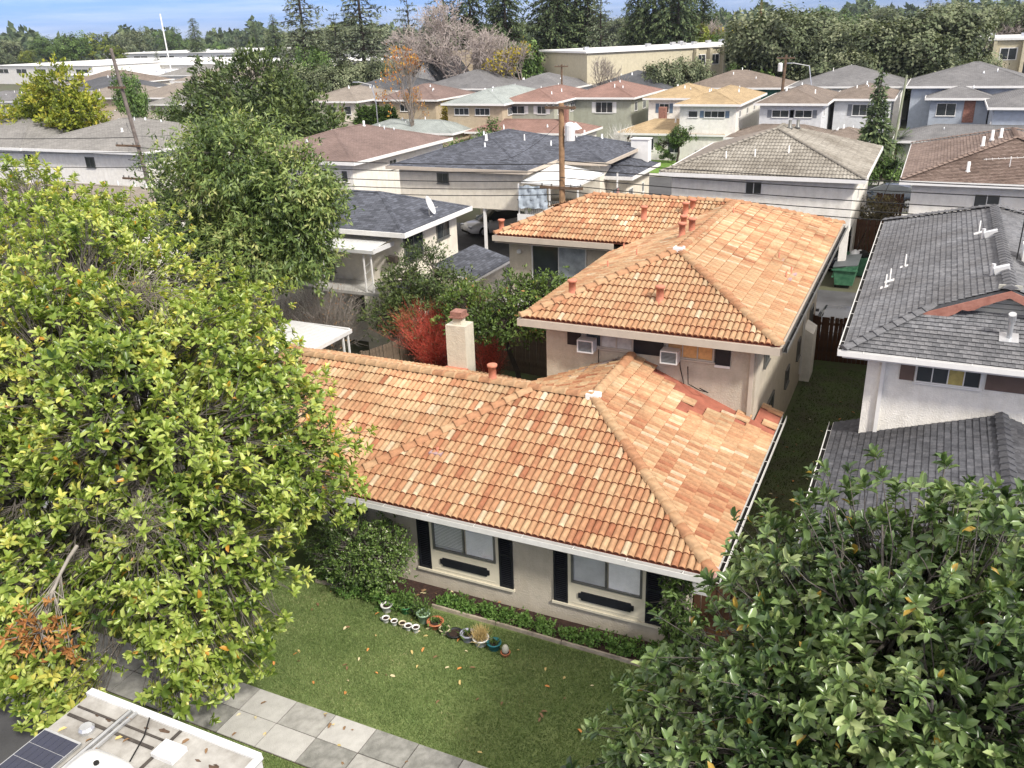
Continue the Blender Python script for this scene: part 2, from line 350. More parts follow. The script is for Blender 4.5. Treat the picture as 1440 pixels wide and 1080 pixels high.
def cap_tiles(root, segs, m, rad=.14, ex=.34, name='ridge_tile', seed=5, lift=.07, flat=False):
    rnd = random.Random(seed); pro = []
    for k in range(6):
        mb = MB(); n = 7 if not flat else 3; Lc = ex+.07; t = rnd.uniform(.3, .62)
        rings = [(0, rad*1.08, .025), (.03, rad*1.12, .028), (.06, rad*1.02, .02), (Lc, rad*.9, 0)]
        for (y, rr, h) in rings:
            for j in range(n):
                g = math.pi*j/(n-1)
                if flat: mb.v.append(((-1, 0, 1)[j]*rr, y, (0, rr*.45, 0)[j]+h))
                else: mb.v.append((-rr*math.cos(g), y, rr*.72*math.sin(g)+h-.02))
                mb.tone.append(t)
        for i in range(3):
            for j in range(n-1): a = i*n+j; mb.f.append((a, a+1, a+n+1, a+n))
        s = len(mb.v); mb.v.append((0, 0, -.02)); mb.tone.append(t)
        for j in range(n-1): mb.f.append((s, j+1, j))
        pro.append(mb.mesh(name, m, smooth=not flat))
    off = root_off(root)
    for a, b in segs:
        a = Vector(a); b = Vector(b); Ln = (b-a).length; v = (b-a).normalized(); u = v.cross(Vector((0,0,1))).normalized(); n = u.cross(v); k = int(Ln/ex+.5)
        for i in range(max(k, 1)):
            p = a+v*(i*Ln/k)+n*lift-off; j = rnd.uniform(-.02, .02); v2 = (v+u*j+n*.0).normalized(); u2 = v2.cross(n).normalized(); n2 = u2.cross(v2)
            o = bpy.data.objects.new(name, pro[rnd.randrange(6)]); C.objects.link(o); o.parent = root
            o.matrix_local = Matrix(((u2.x, v2.x, n2.x, p.x), (u2.y, v2.y, n2.y, p.y), (u2.z, v2.z, n2.z, p.z), (0, 0, 0, 1)))
def hip(x0, y0, x1, y1, z, p):
    W, D = x1-x0, y1-y0
    c = [(x0, y0, z), (x1, y0, z), (x1, y1, z), (x0, y1, z)]
    if W <= D: h = W/2; xm = (x0+x1)/2; a = (xm, y0+h, z+p*h); b = (xm, y1-h, z+p*h)
    else: h = D/2; ym = (y0+y1)/2; a = (x0+h, ym, z+p*h); b = (x1-h, ym, z+p*h)
    if W <= D:
        f = [([c[0], c[1], a], (1,0,0)), ([c[1], c[2], b, a], (0,1,0)), ([c[2], c[3], b], (1,0,0)), ([c[3], c[0], a, b], (0,1,0))]
        e = [(c[0], a), (c[1], a), (c[2], b), (c[3], b), (a, b)]
    else:
        f = [([c[0], c[1], b, a], (1,0,0)), ([c[1], c[2], b], (0,1,0)), ([c[2], c[3], a, b], (1,0,0)), ([c[3], c[0], a], (0,1,0))]
        e = [(c[0], a), (c[3], a), (c[1], b), (c[2], b), (a, b)]
    return f, e
def roof_mesh(root, facets, m, name='roof', soffit=None):
    mb = MB(); uv = []
    for poly, ud in facets:
        P = [Vector(p) for p in poly]; n = (P[1]-P[0]).cross(P[2]-P[0]).normalized()
        if n.z < 0: P = P[::-1]; n = -n
        ud = Vector(ud); vd = n.cross(ud).normalized(); mb.add(P, [tuple(range(len(P)))]); uv.append((ud, vd))
    if soffit: mb.add(soffit, [tuple(range(len(soffit)))[::-1]]); uv.append((Vector((1,0,0)), Vector((0,1,0))))
    return mb.build(name, m, root, uvs=uv)
def gutters(root, x0, y0, x1, y1, z, m, t=.06, h=.17, sides='frbl', name='gutter'):
    mb = MB()
    if 'f' in sides: mb.box((x0-t, y0-t, z-h), (x1+t, y0-.002, z+.02))
    if 'b' in sides: mb.box((x0-t, y1+.002, z-h), (x1+t, y1+t, z+.02))
    if 'l' in sides: mb.box((x0-t, y0, z-h), (x0-.002, y1, z+.02))
    if 'r' in sides: mb.box((x1+.002, y0, z-h), (x1+t, y1, z+.02))
    return mb.build(name, m, root)
AX = {'f': (Vector((1,0,0)), Vector((0,-1,0))), 'r': (Vector((0,1,0)), Vector((1,0,0))), 'l': (Vector((0,-1,0)), Vector((-1,0,0)))}
ZU = Vector((0,0,1))
def window(root, face, p, w_, h, panes=2, fm=None, gm=None, split=None, sill=True, name='window', th=.04, dep=.05):
    """p = centre on the wall plane; frame ring, mullions, and each pane a mesh of its own under it"""
    u, n = AX[face]; p = Vector(p); fm = fm or M_wtrim; gm = gm or M_glass; mb = MB(); t = th
    mb.obox(p+ZU*(h/2-t/2)+n*dep/2, u, n, ZU, (w_/2, dep/2, t/2)); mb.obox(p-ZU*(h/2-t/2)+n*dep/2, u, n, ZU, (w_/2, dep/2, t/2))
    for s in (-1, 1): mb.obox(p+u*s*(w_/2-t/2)+n*dep/2, u, n, ZU, (t/2, dep/2, h/2-t-.001))
    pw = (w_-2*t)/panes
    for i in range(1, panes): mb.obox(p+u*(-w_/2+t+pw*i)+n*dep*.45, u, n, ZU, (t*.4, dep*.45, h/2-t-.001))
    if sill: mb.obox(p-ZU*(h/2+.02)+n*.04, u, n, ZU, (w_/2+.04, .038, .018))
    f = mb.build(name, fm, root)
    for i in range(panes):
        g = gm[i] if isinstance(gm, (list, tuple)) else gm
        MB().obox(p+u*(-w_/2+t+pw*(i+.5))+n*dep*.35, u, n, ZU, (pw/2-t*.4-.001, .004, h/2-t-.001)).build('pane', g, f)
    return f
def panel(root, face, p, w_, h, m, name='shutter', d=.03):
    u, n = AX[face]; return MB().obox(Vector(p)+n*d/2, u, n, ZU, (w_/2, d/2, h/2)).build(name, m, root)
def louvre_shutter(root, face, p, w_, h, m):
    """black louvred shutter: stiles, three rails and tilted slats"""
    u, n = AX[face]; p = Vector(p); mb = MB()
    for s in (-1, 1): mb.obox(p+u*s*(w_/2-.025)+n*.02, u, n, ZU, (.025, .02, h/2))
    for z in (-h/2+.03, .08, h/2-.03): mb.obox(p+ZU*z+n*.02, u, n, ZU, (w_/2-.051, .019, .03))
    mb.obox(p+n*.004, u, n, ZU, (w_/2-.03, .003, h/2-.03)); f = mb.build('shutter', m, root); sl = MB(); k = int(h/.055)
    for i in range(k):
        z = -h/2+.05+i*(h-.1)/k; a = (ZU+n*.8).normalized(); b = u.cross(a)
        sl.obox(p+ZU*z+n*.016, u, b, a, (w_/2-.051, .003, .024))
    sl.build('louvre', m, f); return f
PIPES = {}
def pipe(root, p, m, h=.35, r=.05, cap=False, name='vent_pipe', flash=None):
    key = (m.name, h, r, cap)
    if key not in PIPES:
        mb = MB(); mb.lathe((0,0,-.1), [(r*1.6, 0), (r*1.6, .12), (r*1.05, .16), (r, h+.1)] + ([(r*1.35, h+.1), (r*1.35, h+.16), (r*.95, h+.17)] if cap else []), 10)
        PIPES[key] = mb.mesh(name, m, True)
    o = bpy.data.objects.new(name, PIPES[key]); C.objects.link(o); o.parent = root; o.location = Vector(p)-root_off(root); o.rotation_euler = (0, 0, random.random()*6)
    if flash:
        MB().box((p[0]-.16, p[1]-.16, p[2]-.03), (p[0]+.16, p[1]+.16, p[2]+.035)).build('flashing', flash, root)
    return o
def house(name, label, rects, wallm, roofm, trimm=None, wins=(), group=None, pitch=.33, ov=.5, cat='house', vents=3, seed=1, wb=0, tiles=None, capm=None, shut=None, detail=True):
    trimm = trimm or M_wtrim; r0 = rects[0]; rnd = random.Random(seed)
    root = thing(name, label, cat, ((r0[0]+r0[2])/2, (r0[1]+r0[3])/2, 0), group)
    for i, rc in enumerate(rects):
        x0, y0, x1, y1, z = rc[:5]; pt = rc[5] if len(rc) > 5 else pitch
        base = wb if not isinstance(wb, (list, tuple)) else wb[i]
        wx = MB().box((x0+ov, y0+ov, base), (x1-ov, y1-ov, z-.03+i*.004)).build('wall', wallm, root)
        f, e = hip(x0, y0, x1, y1, z+i*.003, pt)
        rf = roof_mesh(root, f, roofm, soffit=[(x0, y0, z-.02), (x1, y0, z-.02), (x1, y1, z-.02), (x0, y1, z-.02)])
        gutters(root, x0, y0, x1, y1, z, trimm)
        if tiles: tile_roof(root, f, tiles[0], tiles[1], tiles[2], seed=seed); cap_tiles(root, e, tiles[1], .12, .36, seed=seed)
        elif detail:
            mb = MB()
            for a, b in e:
                a = Vector(a); b = Vector(b); v = (b-a).normalized(); u = v.cross(ZU).normalized(); nn = u.cross(v); w2 = .11
                mb.add([a-u*w2-nn*.012, a+u*w2-nn*.012, a+nn*.035, b-u*w2-nn*.012, b+u*w2-nn*.012, b+nn*.035], [(0,2,5,3), (2,1,4,5), (0,1,2), (3,5,4)])
            mb.build('ridge_cap', capm or roofm, rf, uvs=[(Vector((1,0,0)), Vector((0,1,0)))]*len(mb.f))
        for k in range(vents+1):
            fx = rnd.uniform(.25, .75); fy = rnd.uniform(.2, .8); px_, py_ = x0+(x1-x0)*fx, y0+(y1-y0)*fy
            zz = z+pt*min(px_-x0, x1-px_, py_-y0, y1-py_); pipe(rf, (px_, py_, zz), M_galv if rnd.random() < .7 else M_wtrim, rnd.choice((.18, .26, .34)), rnd.choice((.035, .05, .07)))
    for wn in wins:
        ri, face, a, zc, w_, h = wn[:6]; x0, y0, x1, y1 = rects[ri][:4]
        p = (a, y0+ov, zc) if face == 'f' else ((x1-ov, a, zc) if face == 'r' else (x0+ov, a, zc))
        pn = wn[6] if len(wn) > 6 else 2
        window(root, face, p, w_, h, pn, fm=wn[8] if len(wn) > 8 else None)
        if len(wn) > 7 and wn[7]:
            u, n = AX[face]
            for s in (-1, 1): panel(root, face, Vector(p)+u*s*(w_/2+.22), .36, h, wn[7])
    return root
def plank_fence(name, label, a, b, h, m, pw=.14, group=None, thick=.02, rail=True, lattice=0, cat='fence'):
    a = Vector(a); b = Vector(b); L_ = (b-a).length; u = (b-a).normalized(); n = u.cross(ZU)
    root = thing(name, label, cat, a, group); k = max(1, int(L_/(pw+.012))); rnd = random.Random(int(L_*100)); ms = []
    for q in range(5):
        hh = h+rnd.uniform(-.025, .02); ms.append(MB().box((-pw/2, -thick/2, 0), (pw/2, thick/2, hh)).mesh('plank', m))
    ang = math.atan2(u.y, u.x)
    for i in range(k):
        o = bpy.data.objects.new('plank', ms[rnd.randrange(5)]); C.objects.link(o); o.parent = root; o.location = u*((i+.5)*L_/k); o.rotation_euler = (rnd.uniform(-.012, .012), rnd.uniform(-.012, .012), ang)
    if rail:
        mb = MB()
        for z in (.3, h-.3): mb.obox(a+u*L_/2+ZU*z-n*.05, u, n, ZU, (L_/2, .025, .045))
        mb.build('rail', m, root)
        for i in range(int(L_/2.4)+2):
            q = min(i*2.4, L_); p = a+u*q-n*.075; MB().obox(p+ZU*h/2, u, n, ZU, (.045, .04, h/2+.03)).build('post', m, root)
    return root

# ------------------------------------------------------------ ground
g = MB(); g.add([(-3500, -300, 0), (2500, -300, 0), (2500, 5500, 0), (-3500, 5500, 0)], [(0, 1, 2, 3)])
struct('ground', g, mat('bare_soil_ground', (.085, .07, .05), .95, 0, .25, .6, 12, col2=(.075, .095, .045), detail=8))
def sheet(name, x0, y0, x1, y1, lev, m): mb = MB(); z = .004*lev; mb.add([(x0,y0,z),(x1,y0,z),(x1,y1,z),(x0,y1,z)], [(0,1,2,3)]); return struct(name, mb, m)
M_lawn = mat('lawn_turf', (.085, .125, .035), .95, 0, 1.1, .9, 45, col2=(.17, .21, .075), detail=10)
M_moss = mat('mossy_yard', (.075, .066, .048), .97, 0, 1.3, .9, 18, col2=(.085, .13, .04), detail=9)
M_mulch = mat('dark_mulch', (.02, .012, .010), .95, 0, 9, 1, 35, col2=(.07, .038, .03), detail=8)
M_road = mat('street_asphalt', (.07, .07, .072), .9, .25, .5, .5, 60)
sheet('front_lawn', -34, 10.5, -.8, 16.4, 1, M_lawn)
sheet('verge_grass', -34, 8.45, 8, 9.2, 1, M_lawn)
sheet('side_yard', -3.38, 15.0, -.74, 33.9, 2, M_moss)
sheet('courtyard_ground', -20, 22, -9, 30, 1, M_moss)
sheet('front_street', -60, -6, 40, 8.2, 1, M_road)
sheet('back_alley', -110, 33.9, 60, 43.6, 1, M_asph)
sheet('driveway', -24, 31, -14.3, 34.2, 2, M_asph)
sheet('car_court', -30, 43.3, -14, 52.5, 2, M_asph)
sheet('middle_street', -200, 64, 120, 74, 1, M_road)
sheet('far_street', -200, 130, 120, 138, 1, M_road)
struct('kerb', MB().box((-60, 8.2, 0), (40, 8.4, .13)), M_conc)
for y0, y1, nm in ((62.2, 63.7, 'near_pavement'), (74.3, 75.8, 'far_pavement')): sheet(nm, -200, y0, 120, y1, 2, M_conc)
sheet('neighbour_lawn', -26.5, 76, -16, 83.5, 3, mat('bright_lawn', (.09, .17, .025), .95, 0, 2, .6, 40, col2=(.14, .24, .04)))
sheet('front_soil_strip', -12.3, 14.25, -3.4, 15.0, 3, M_mulch)
# pavement of separate concrete slabs
pv = thing('pavement', None, None, (-9, 9.85, 0)); del_ = [pv.pop(k) for k in list(pv.keys())]; pv['kind'] = 'structure'
mslab = [mat('slab_%s' % n_, c_, .88, 0, 4.5, .5, 50, col2=d_, detail=12) for n_, c_, d_ in (('clean', (.36, .35, .325), (.46, .45, .42)), ('worn', (.22, .215, .195), (.40, .39, .36)), ('stained', (.13, .13, .115), (.30, .295, .27)))]
slabm = [[MB().box((-.465, -.315, -.05), (.465, .315, .03+.004*k)).mesh('slab', m_) for k in range(2)] for m_ in mslab]
rs = random.Random(4)
for i in range(-28, 16):
    for j in range(2):
        q = 1 if i < -4 else rs.choice((1, 1, 2, 0, 2))
        if i == -2: q = 0
        o = bpy.data.objects.new('slab', slabm[q][rs.randrange(2)]); C.objects.link(o); o.parent = pv; o.location = (i*.95+.3, -.325+j*.65, 0)
        o.rotation_euler = (rs.uniform(-.004, .004), rs.uniform(-.004, .004), 0)
MB().box((-36, 9.2, -.02), (9, 10.49, .012)).build('slab_bed', M_mulch, pv)

# grass blades on the lawn: one object
def grass(name, x0, x1, y0, y1, n, h, m, seed):
    g_ = np.random.default_rng(seed); P = np.stack([g_.uniform(x0, x1, n), g_.uniform(y0, y1, n), np.full(n, .004)], 1)
    a = g_.uniform(0, 6.28, n); u = np.stack([np.cos(a), np.sin(a), 0*a], 1); lean = g_.normal(0, .45, (n, 3)); lean[:, 2] = 1; hh = h*g_.uniform(.5, 1.3, n)[:, None]
    wv = .006+.010*g_.random(n)[:, None]; V = np.stack([P-u*wv, P+u*wv, P+lean*hh], 1).reshape(-1, 3); F = np.arange(3*n).reshape(-1, 3)
    cl = .5+.5*np.sin(P[:, 0]*2.1+np.sin(P[:, 1]*1.7)*2)*np.sin(P[:, 1]*2.6+1); tn = np.clip(g_.random(n)*.7+.3*cl, 0, 1)
    return tag(link(name, npmesh(name, V, F, m, np.repeat(tn, 3))), name.replace('_', ' '), None, None, 'stuff')
G_mat = toned('grass_blades', [(0, (.075, .12, .035)), (.5, (.16, .225, .075)), (.85, (.26, .31, .13)), (1, (.40, .36, .20))], .7, .2, .25, .15, 3)
o = grass('lawn_grass', -15.5, -2.2, 10.52, 14.15, 120000, .035, G_mat, 5); o['label'] = 'short green lawn grass in front of the orange tiled house'; o['category'] = 'grass'
o = grass('verge_blades', -12, -1, 8.5, 9.18, 12000, .05, G_mat, 6); o['label'] = 'rough grass strip between the pavement and the street'; o['category'] = 'grass'
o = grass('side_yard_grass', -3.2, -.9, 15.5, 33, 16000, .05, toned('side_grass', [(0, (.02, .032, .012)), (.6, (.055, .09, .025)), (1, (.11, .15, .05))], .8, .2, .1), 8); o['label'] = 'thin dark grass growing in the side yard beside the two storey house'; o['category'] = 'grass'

# ------------------------------------------------------------ house A: one storey, orange tile roof
def z_A(x, y): return 4.05-.41*abs(y-18.3)
A = thing('tiled_house', 'one storey beige stucco house with orange tile roof facing the lawn', 'house', (-9, 18, 0))
MB().box((-19, 16.5, 0), (-11.2, 22.3, 2.3)).build('wall', M_beige, A)
MB().box((-11.2, 15.0, 0), (-3.4, 21.38, 2.42)).build('wall', M_beige, A)
MB().box((-19, 14.95, 2.16), (-11.25, 15.05, 2.3)).build('beam', M_beige, A)
for px_ in (-14.2, -17.5): MB().box((px_, 14.95, 0), (px_+.12, 15.07, 2.16)).build('post', M_trim, A)
MB().box((-13.6, 16.44, 0), (-12.7, 16.5, 2.05)).build('door', M_fenced, A)
window(A, 'f', (-12.1, 16.5, 1.45), .9, 1.0, 2)
ez = 2.45; rz = 4.05; P_ = (-6.65, 18.3, rz); Q_ = (-15.2, 18.3, rz)
facA = [([(-12.0, 14.4, ez), (-2.75, 14.4, ez), P_, (-12.0, 18.3, rz)], (1,0,0)),
        ([(-18.75, 14.75, 2.5945), (-12.0, 14.75, 2.5945), (-12.0, 18.3, rz), Q_], (1,0,0)),
        ([(-2.75, 14.4, ez), (-2.75, 21.4, ez), (-6.65, 21.4, rz), P_], (0,1,0)),
        ([(-2.75, 21.4, ez), (-2.75, 22.5, ez), (-3.3, 22.5, ez+.2255), (-3.3, 21.4, ez+.2255)], (0,1,0)),
        ([(-6.65, 21.4, rz), P_, (-9.75, 21.4, 4.05-.41*3.1)], (0,1,0)),
        ([(-9.2, 22.9, 2.164), (-19.8, 22.9, 2.164), Q_, P_, (-9.2, 20.85, 3.0045)], (1,0,0)),
        ([(-18.75, 14.75, 2.5945), Q_, (-19.8, 22.9, 2.164)], (0,1,0))]
rfA = roof_mesh(A, facA, mat('terracotta_underlay', (.33, .115, .075), .85, .25, 3, .3, 30))
def skipA(x, y, r):
    dpt = .35+.35*math.sin(x*2.3)+.30*math.sin(x*5.1+1)
    if -6.0 < x < -3.35 and y > 21.38-max(.15, dpt)*1.7: return r.random() < .9
    if x >= -3.35 and 21.0 < y < 22.2: return r.random() < .6
    if -5.5 < x < -3.9 and 20.0 < y <= 21: return r.random() < .3
    if -7.5 < x < -6.75 and y > 21.0: return True
    return False
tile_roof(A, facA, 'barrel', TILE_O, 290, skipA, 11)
cap_tiles(A, [((-2.75, 14.4, ez), P_), ((-12.0, 14.45, ez), (-8.3, 18.2, rz-.03)), (P_, Q_), ((-19.8, 22.9, 2.164), Q_), ((-6.65, 21.3, rz), (-6.65, 18.5, rz)), (Q_, Q_)][:5], TILE_O, .135, .34, seed=2)
MB().obox((-6.65, 18.3, rz+.08), (1,0,0), (0,1,0), ZU, (.16, .14, .07)).build('mortar_patch', M_wtrim, A)
MB().obox((-2.82, 14.47, ez+.07), (1,0,0), (0,1,0), ZU, (.12, .12, .06)).build('mortar_patch', mat('pink_mortar', (.55, .34, .29), .9, .2, 8), A)
flash_m = mat('grey_valley_flashing', (.33, .27, .25), .6, .2, 5)
MB().add([(-7.0, 21.38, z_A(0, 18.3)-.41*.35+.09), (-7.9, 21.38, 4.05-.41*1.25+.09), (-8.35, 20.75, 4.05-.41*1.7+.09), (-7.5, 20.95, 4.05-.41*.85+.09)], [(0, 1, 2, 3)]).build('flashing_sheet', flash_m, A)
# gutters with inner trough
def gutter_run(root, a, b, n_, m=M_gut):
    """open box gutter from a to b; n_ points away from the roof"""
    a = Vector(a); b = Vector(b); u = (b-a).normalized(); n = Vector(n_); Ln = (b-a).length/2; c = (a+b)/2; mb = MB()
    mb.obox(c+n*.11, u, n, ZU, (Ln, .006, .062)); mb.obox(c+n*.005, u, n, ZU, (Ln, .005, .062)); mb.obox(c+n*.0575-ZU*.056, u, n, ZU, (Ln, .046, .006))
    k = int(Ln*2/1.1)
    for i in range(k): mb.obox(c+u*(-Ln+(i+.5)*2*Ln/k)+n*.058+ZU*.066, u, n, ZU, (.008, .062, .003))
    g_ = mb.build('gutter', m, root); MB().obox(c+n*.058-ZU*.04, u, n, ZU, (Ln-.01, .044, .006)).build('gutter_dark_strip', M_dark, g_); return g_  # near-black strip laid along the trough, just above its floor
gutter_run(A, (-12.0, 14.38, 2.40), (-2.75, 14.38, 2.40), (0, -1, 0)); gutter_run(A, (-19, 14.73, 2.55), (-12.05, 14.73, 2.55), (0, -1, 0))
gutter_run(A, (-2.73, 14.38, 2.40), (-2.73, 22.5, 2.40), (1, 0, 0))
MB().box((-12, 14.42, 2.22), (-2.8, 14.45, 2.42)).box((-2.8, 14.42, 2.22), (-2.76, 22.5, 2.42)).box((-12, 14.45, 2.25), (-2.8, 15.0, 2.27)).box((-3.4, 15.0, 2.25), (-2.8, 21.39, 2.27)).build('fascia', M_trim, A)
for (x0, x1) in ((-9.86, -7.37), (-6.37, -3.91)):
    sw = .345; zb, zt = .52, 2.12
    for xs in (x0+sw/2, x1-sw/2): louvre_shutter(A, 'f', (xs, 15.0, (zb+zt)/2), sw, zt-zb, M_black)
    fx0, fx1 = x0+sw, x1-sw; xc = (fx0+fx1)/2
    sur = MB(); sur.box((fx0, 14.965, zb), (fx1, 15.0, zb+.6)).box((fx0, 14.965, zb+.6), (fx0+.08, 15.0, zt)).box((fx1-.08, 14.965, zb+.6), (fx1, 15.0, zt))
    sur.box((x0-.03, 14.93, zb-.06), (x1+.03, 15.0, zb-.004)).build('window_surround', M_creampaint, A)
    MB().box((fx0+.1, 14.958, zb+.52), (fx1-.1, 14.966, zb+.54)).box((fx0+.1, 14.958, zb+.06), (fx1-.1, 14.966, zb+.08)).build('moulding', M_creampaint, A)
    wdt = fx1-fx0-.16; zc = (zb+.6+zt)/2; hh = zt-zb-.6
    fr = window(A, 'f', (xc, 14.99, zc), wdt, hh, 2, M_frame, M_cglass, sill=False, th=.045)
    for i, side in enumerate((-1, 1)):
        bx0 = xc+(-wdt/2 if side < 0 else .02)+.03; bx1 = bx0+wdt/2-.07
        if x0 < -8:
            bl = MB()
            for k in range(22):
                z_ = zc+hh/2-.03-k*.04
                if z_ > zc-hh/2+.12: bl.obox(((bx0+bx1)/2, 14.994, z_), (1,0,0), Vector((0, -.5, .8)).normalized(), Vector((0, .8, .5)).normalized(), ((bx1-bx0)/2, .018, .0012))
            bl.build('blind', mat('blind_slats', (.85, .86, .87), .6, .05), fr)
        MB().box((bx0, 14.9985, zc-hh/2+.04), (bx1, 14.9995, zc+hh/2-.04)).build('backing', mat('window_back_%d' % (i+(2 if x0 < -8 else 0)), [(.55, .56, .57), (.90, .90, .90), (.38, .39, .40), (.78, .79, .80)][i+(2 if x0 < -8 else 0)], .8, .12, 3), fr)
    pl_ = [(-.72, -.06), (-.66, -.06), (-.64, -.11), (.64, -.11), (.66, -.06), (.72, -.06), (.72, .06), (.66, .06), (.64, .11), (-.64, .11), (-.66, .06), (-.72, .06)]
    sc_ = (fx1-fx0-.5)/1.44
    MB().prism([(xc+a*sc_, 14.964, zb+.30+b_) for a, b_ in pl_], (0, -.03, 0)).build('plaque', M_black, A)
pipe(A, (-9.4, 18.35, 4.08), M_terra, .42, .1, True, flash=None)
pipe(A, (-9.76, 16.0, 3.12), M_terra, .12, .04, False, flash=mat('pinkish_flashing', (.36, .25, .26), .7, .2, 8))
# string of fairy lights is not visible at this size; wire under the gutter
MB().tube([(-7.5+i*.32, 14.9, 2.12-.05*math.sin(i*1.7)-.02*i % .1) for i in range(12)], .005, 4).build('loose_wire', M_wire, A)
MB().tube([(-5.1, 21.3, 4.0), (-5.05, 21.2, 3.55), (-4.7, 21.0, 3.5), (-4.5, 21.15, 3.4), (-4.75, 21.25, 3.45)], .015, 5).build('loose_cable', M_dark, A)
M_beige2 = stucco('worn_cream_chimney', (.58, .54, .45))
ch = MB(); ch.box((-13.35, 22.91, 0), (-12.65, 23.5, 3.72)); ch.box((-13.15, 23.05, 3.72), (-12.85, 23.35, 3.95))
cho = ch.build('chimney', M_beige2, A); MB().box((-13.24, 22.96, 3.95), (-12.76, 23.44, 4.0)).box((-13.2, 23.0, 4.0), (-12.8, 23.4, 4.15)).build('chimney_cap', M_brick, cho)
MB().box((-13.4, 22.7, 2.15), (-12.6, 22.92, 2.32)).build('chimney_flashing', M_terra, cho)
# meter rack on the side wall
mr_ = MB(); mr_.box((-3.38, 15.25, 1.35), (-2.98, 15.32, 2.1)).box((-3.38, 15.32, 1.3), (-3.3, 16.1, 2.1)); mk = mr_.build('meter_cabinet', M_metalw, A)
for i in range(4):
    for j in range(2):
        MB().obox((-3.22, 15.42+i*.17, 1.5+j*.36), (1,0,0), (0,1,0), ZU, (.075, .07, .13)).build('meter', M_metalw, mk)
        MB().tube([(-3.145, 15.42+i*.17, 1.53+j*.36), (-3.09, 15.42+i*.17, 1.53+j*.36)], .055, 8).build('meter_dial', M_frame, mk)
tg = plank_fence('side_gate', 'brown wooden gate closing the side yard beside the meter rack', (-3.36, 15.6, 0), (-1.0, 15.6, 0), 1.5, M_fenced)
tg['category'] = 'gate'

# ------------------------------------------------------------ house B: two storeys behind
B = thing('two_storey_tiled_house', 'two storey beige stucco house with orange tile roof and red vent pipes', 'house', (-6.3, 28, 0))
MB().box((-9.2, 21.4, 0), (-3.35, 34.8, 4.9)).build('wall', M_beige, B); MB().box((-14.2, 29.6, 0), (-9.2, 34.6, 4.98)).build('wall', M_beige, B)
bz = 5.0; pb = .375; hb = 3.475; xr = -6.225; zr = bz+pb*hb; Pa = (xr, 20.8+hb, zr); Pb = (xr, 31.825, zr); Pc = (-11.6, 31.825, zr); ew = 28.95; zw = zr-pb*(31.825-ew)
facB = [([(-9.7, 20.8, bz), (-2.75, 20.8, bz), Pa], (1,0,0)), ([(-2.75, 20.8, bz), (-2.75, 35.3, bz), Pb, Pa], (0,1,0)),
        ([(-9.7, 28.35, bz), (-9.7, 20.8, bz), Pa, Pb], (0,1,0)), ([(-14.475, ew, zw), (-9.1, ew, zw), Pb, Pc], (1,0,0)),
        ([(-2.75, 35.3, bz), (-15.0, 35.3, bz), Pc, Pb], (1,0,0)), ([(-15.0+.4, 35.3, bz), (-14.475, ew, zw), Pc], (0,1,0))]
rfB = roof_mesh(B, facB, MATS['terracotta_underlay'])
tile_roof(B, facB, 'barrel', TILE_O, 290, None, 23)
cap_tiles(B, [((-9.7, 20.8, bz), Pa), ((-2.75, 20.8, bz), Pa), (Pa, Pb), ((-14.475, ew, zw), Pc), (Pc, Pb), ((-2.75, 35.3, bz), Pb)], TILE_O, .135, .34, seed=8)
MB().obox((xr, 24.25, zr+.08), (1,0,0), (0,1,0), ZU, (.14, .16, .07)).build('mortar_patch', M_wtrim, B)
mb = MB(); mb.box((-9.78, 20.72, bz-.2), (-2.72, 20.79, bz-.0)).box((-9.78, 20.8, bz-.2), (-9.7, 28.9, bz)).box((-2.74, 20.8, bz-.2), (-2.68, 35.35, bz)).box((-14.55, ew-.08, zw-.2), (-9.78, ew-.01, zw)).box((-14.56, ew, zw-.2), (-14.5, 35.3, zw-.02))
mb.build('fascia', M_trim, B)
MB().box((-9.7, 20.8, bz-.17), (-2.75, 35.3, bz-.15)).box((-14.5, ew, bz-.05), (-9.7, 35.3, bz-.03)).build('soffit', M_trim, B)
gutter_run(B, (-2.66, 20.75, bz-.05), (-2.66, 35.3, bz-.05), (1, 0, 0), M_frame)
for p_ in ((-8.6, 21.9, 5.42), (-6.11, 21.98, 5.45), (-14.3, 29.2, 5.3), (-9.17, 30.5, 5.82), (-7.75, 30.9, 5.95), (-6.8, 26.78, 6.12), (-6.62, 27.3, 6.17), (-7.3, 28.9, 5.9), (-7.6, 31.3, 6.0)):
    pipe(B, p_, M_terra, .42, .1, True)
fl_m = MATS['pinkish_flashing']
for p_ in ((-5.93, 30.3, 6.2), (-3.89, 27.5, 5.45), (-3.37, 26.6, 5.26), (-3.42, 25.95, 5.27)):
    pipe(B, p_, M_terra, .25, .025, False, flash=fl_m)
for p_ in ((-9.1, 28.0, 5.25), (-8.6, 24.9, 5.45), (-7.9, 25.6, 5.7)): pipe(B, p_, M_terra, .25, .025, False)
yw = 21.4
def pw(x0, x1, z0, z1, m, nm='shutter'): return panel(B, 'f', ((x0+x1)/2, yw, (z0+z1)/2), x1-x0, z1-z0, m, nm)
pw(-8.55, -8.15, 4.18, 4.8, M_black); pw(-6.62, -5.8, 4.16, 4.8, M_black); pw(-4.42, -4.02, 4.12, 4.78, M_black)
window(B, 'f', (-7.33, yw, 4.5), 1.4, .6, 3, M_trim, [M_glass, M_curtain, M_curtain]); window(B, 'f', (-5.08, yw, 4.48), 1.28, .6, 3, M_trim, M_ocurtain)
MB().box((-4.42, 21.36, 4.05), (-4.02, 21.39, 4.115)).build('sill_strip', M_wtrim, B)
MB().tube([(-7.62, 21.37, 4.15), (-7.63, 21.37, 3.6), (-7.61, 21.37, 3.2)], .012, 5).build('cable', M_wire, B); MB().tube([(-5.35, 21.37, 4.15), (-5.32, 21.37, 3.9), (-5.2, 21.37, 3.45)], .012, 5).build('cable', M_wire, B)
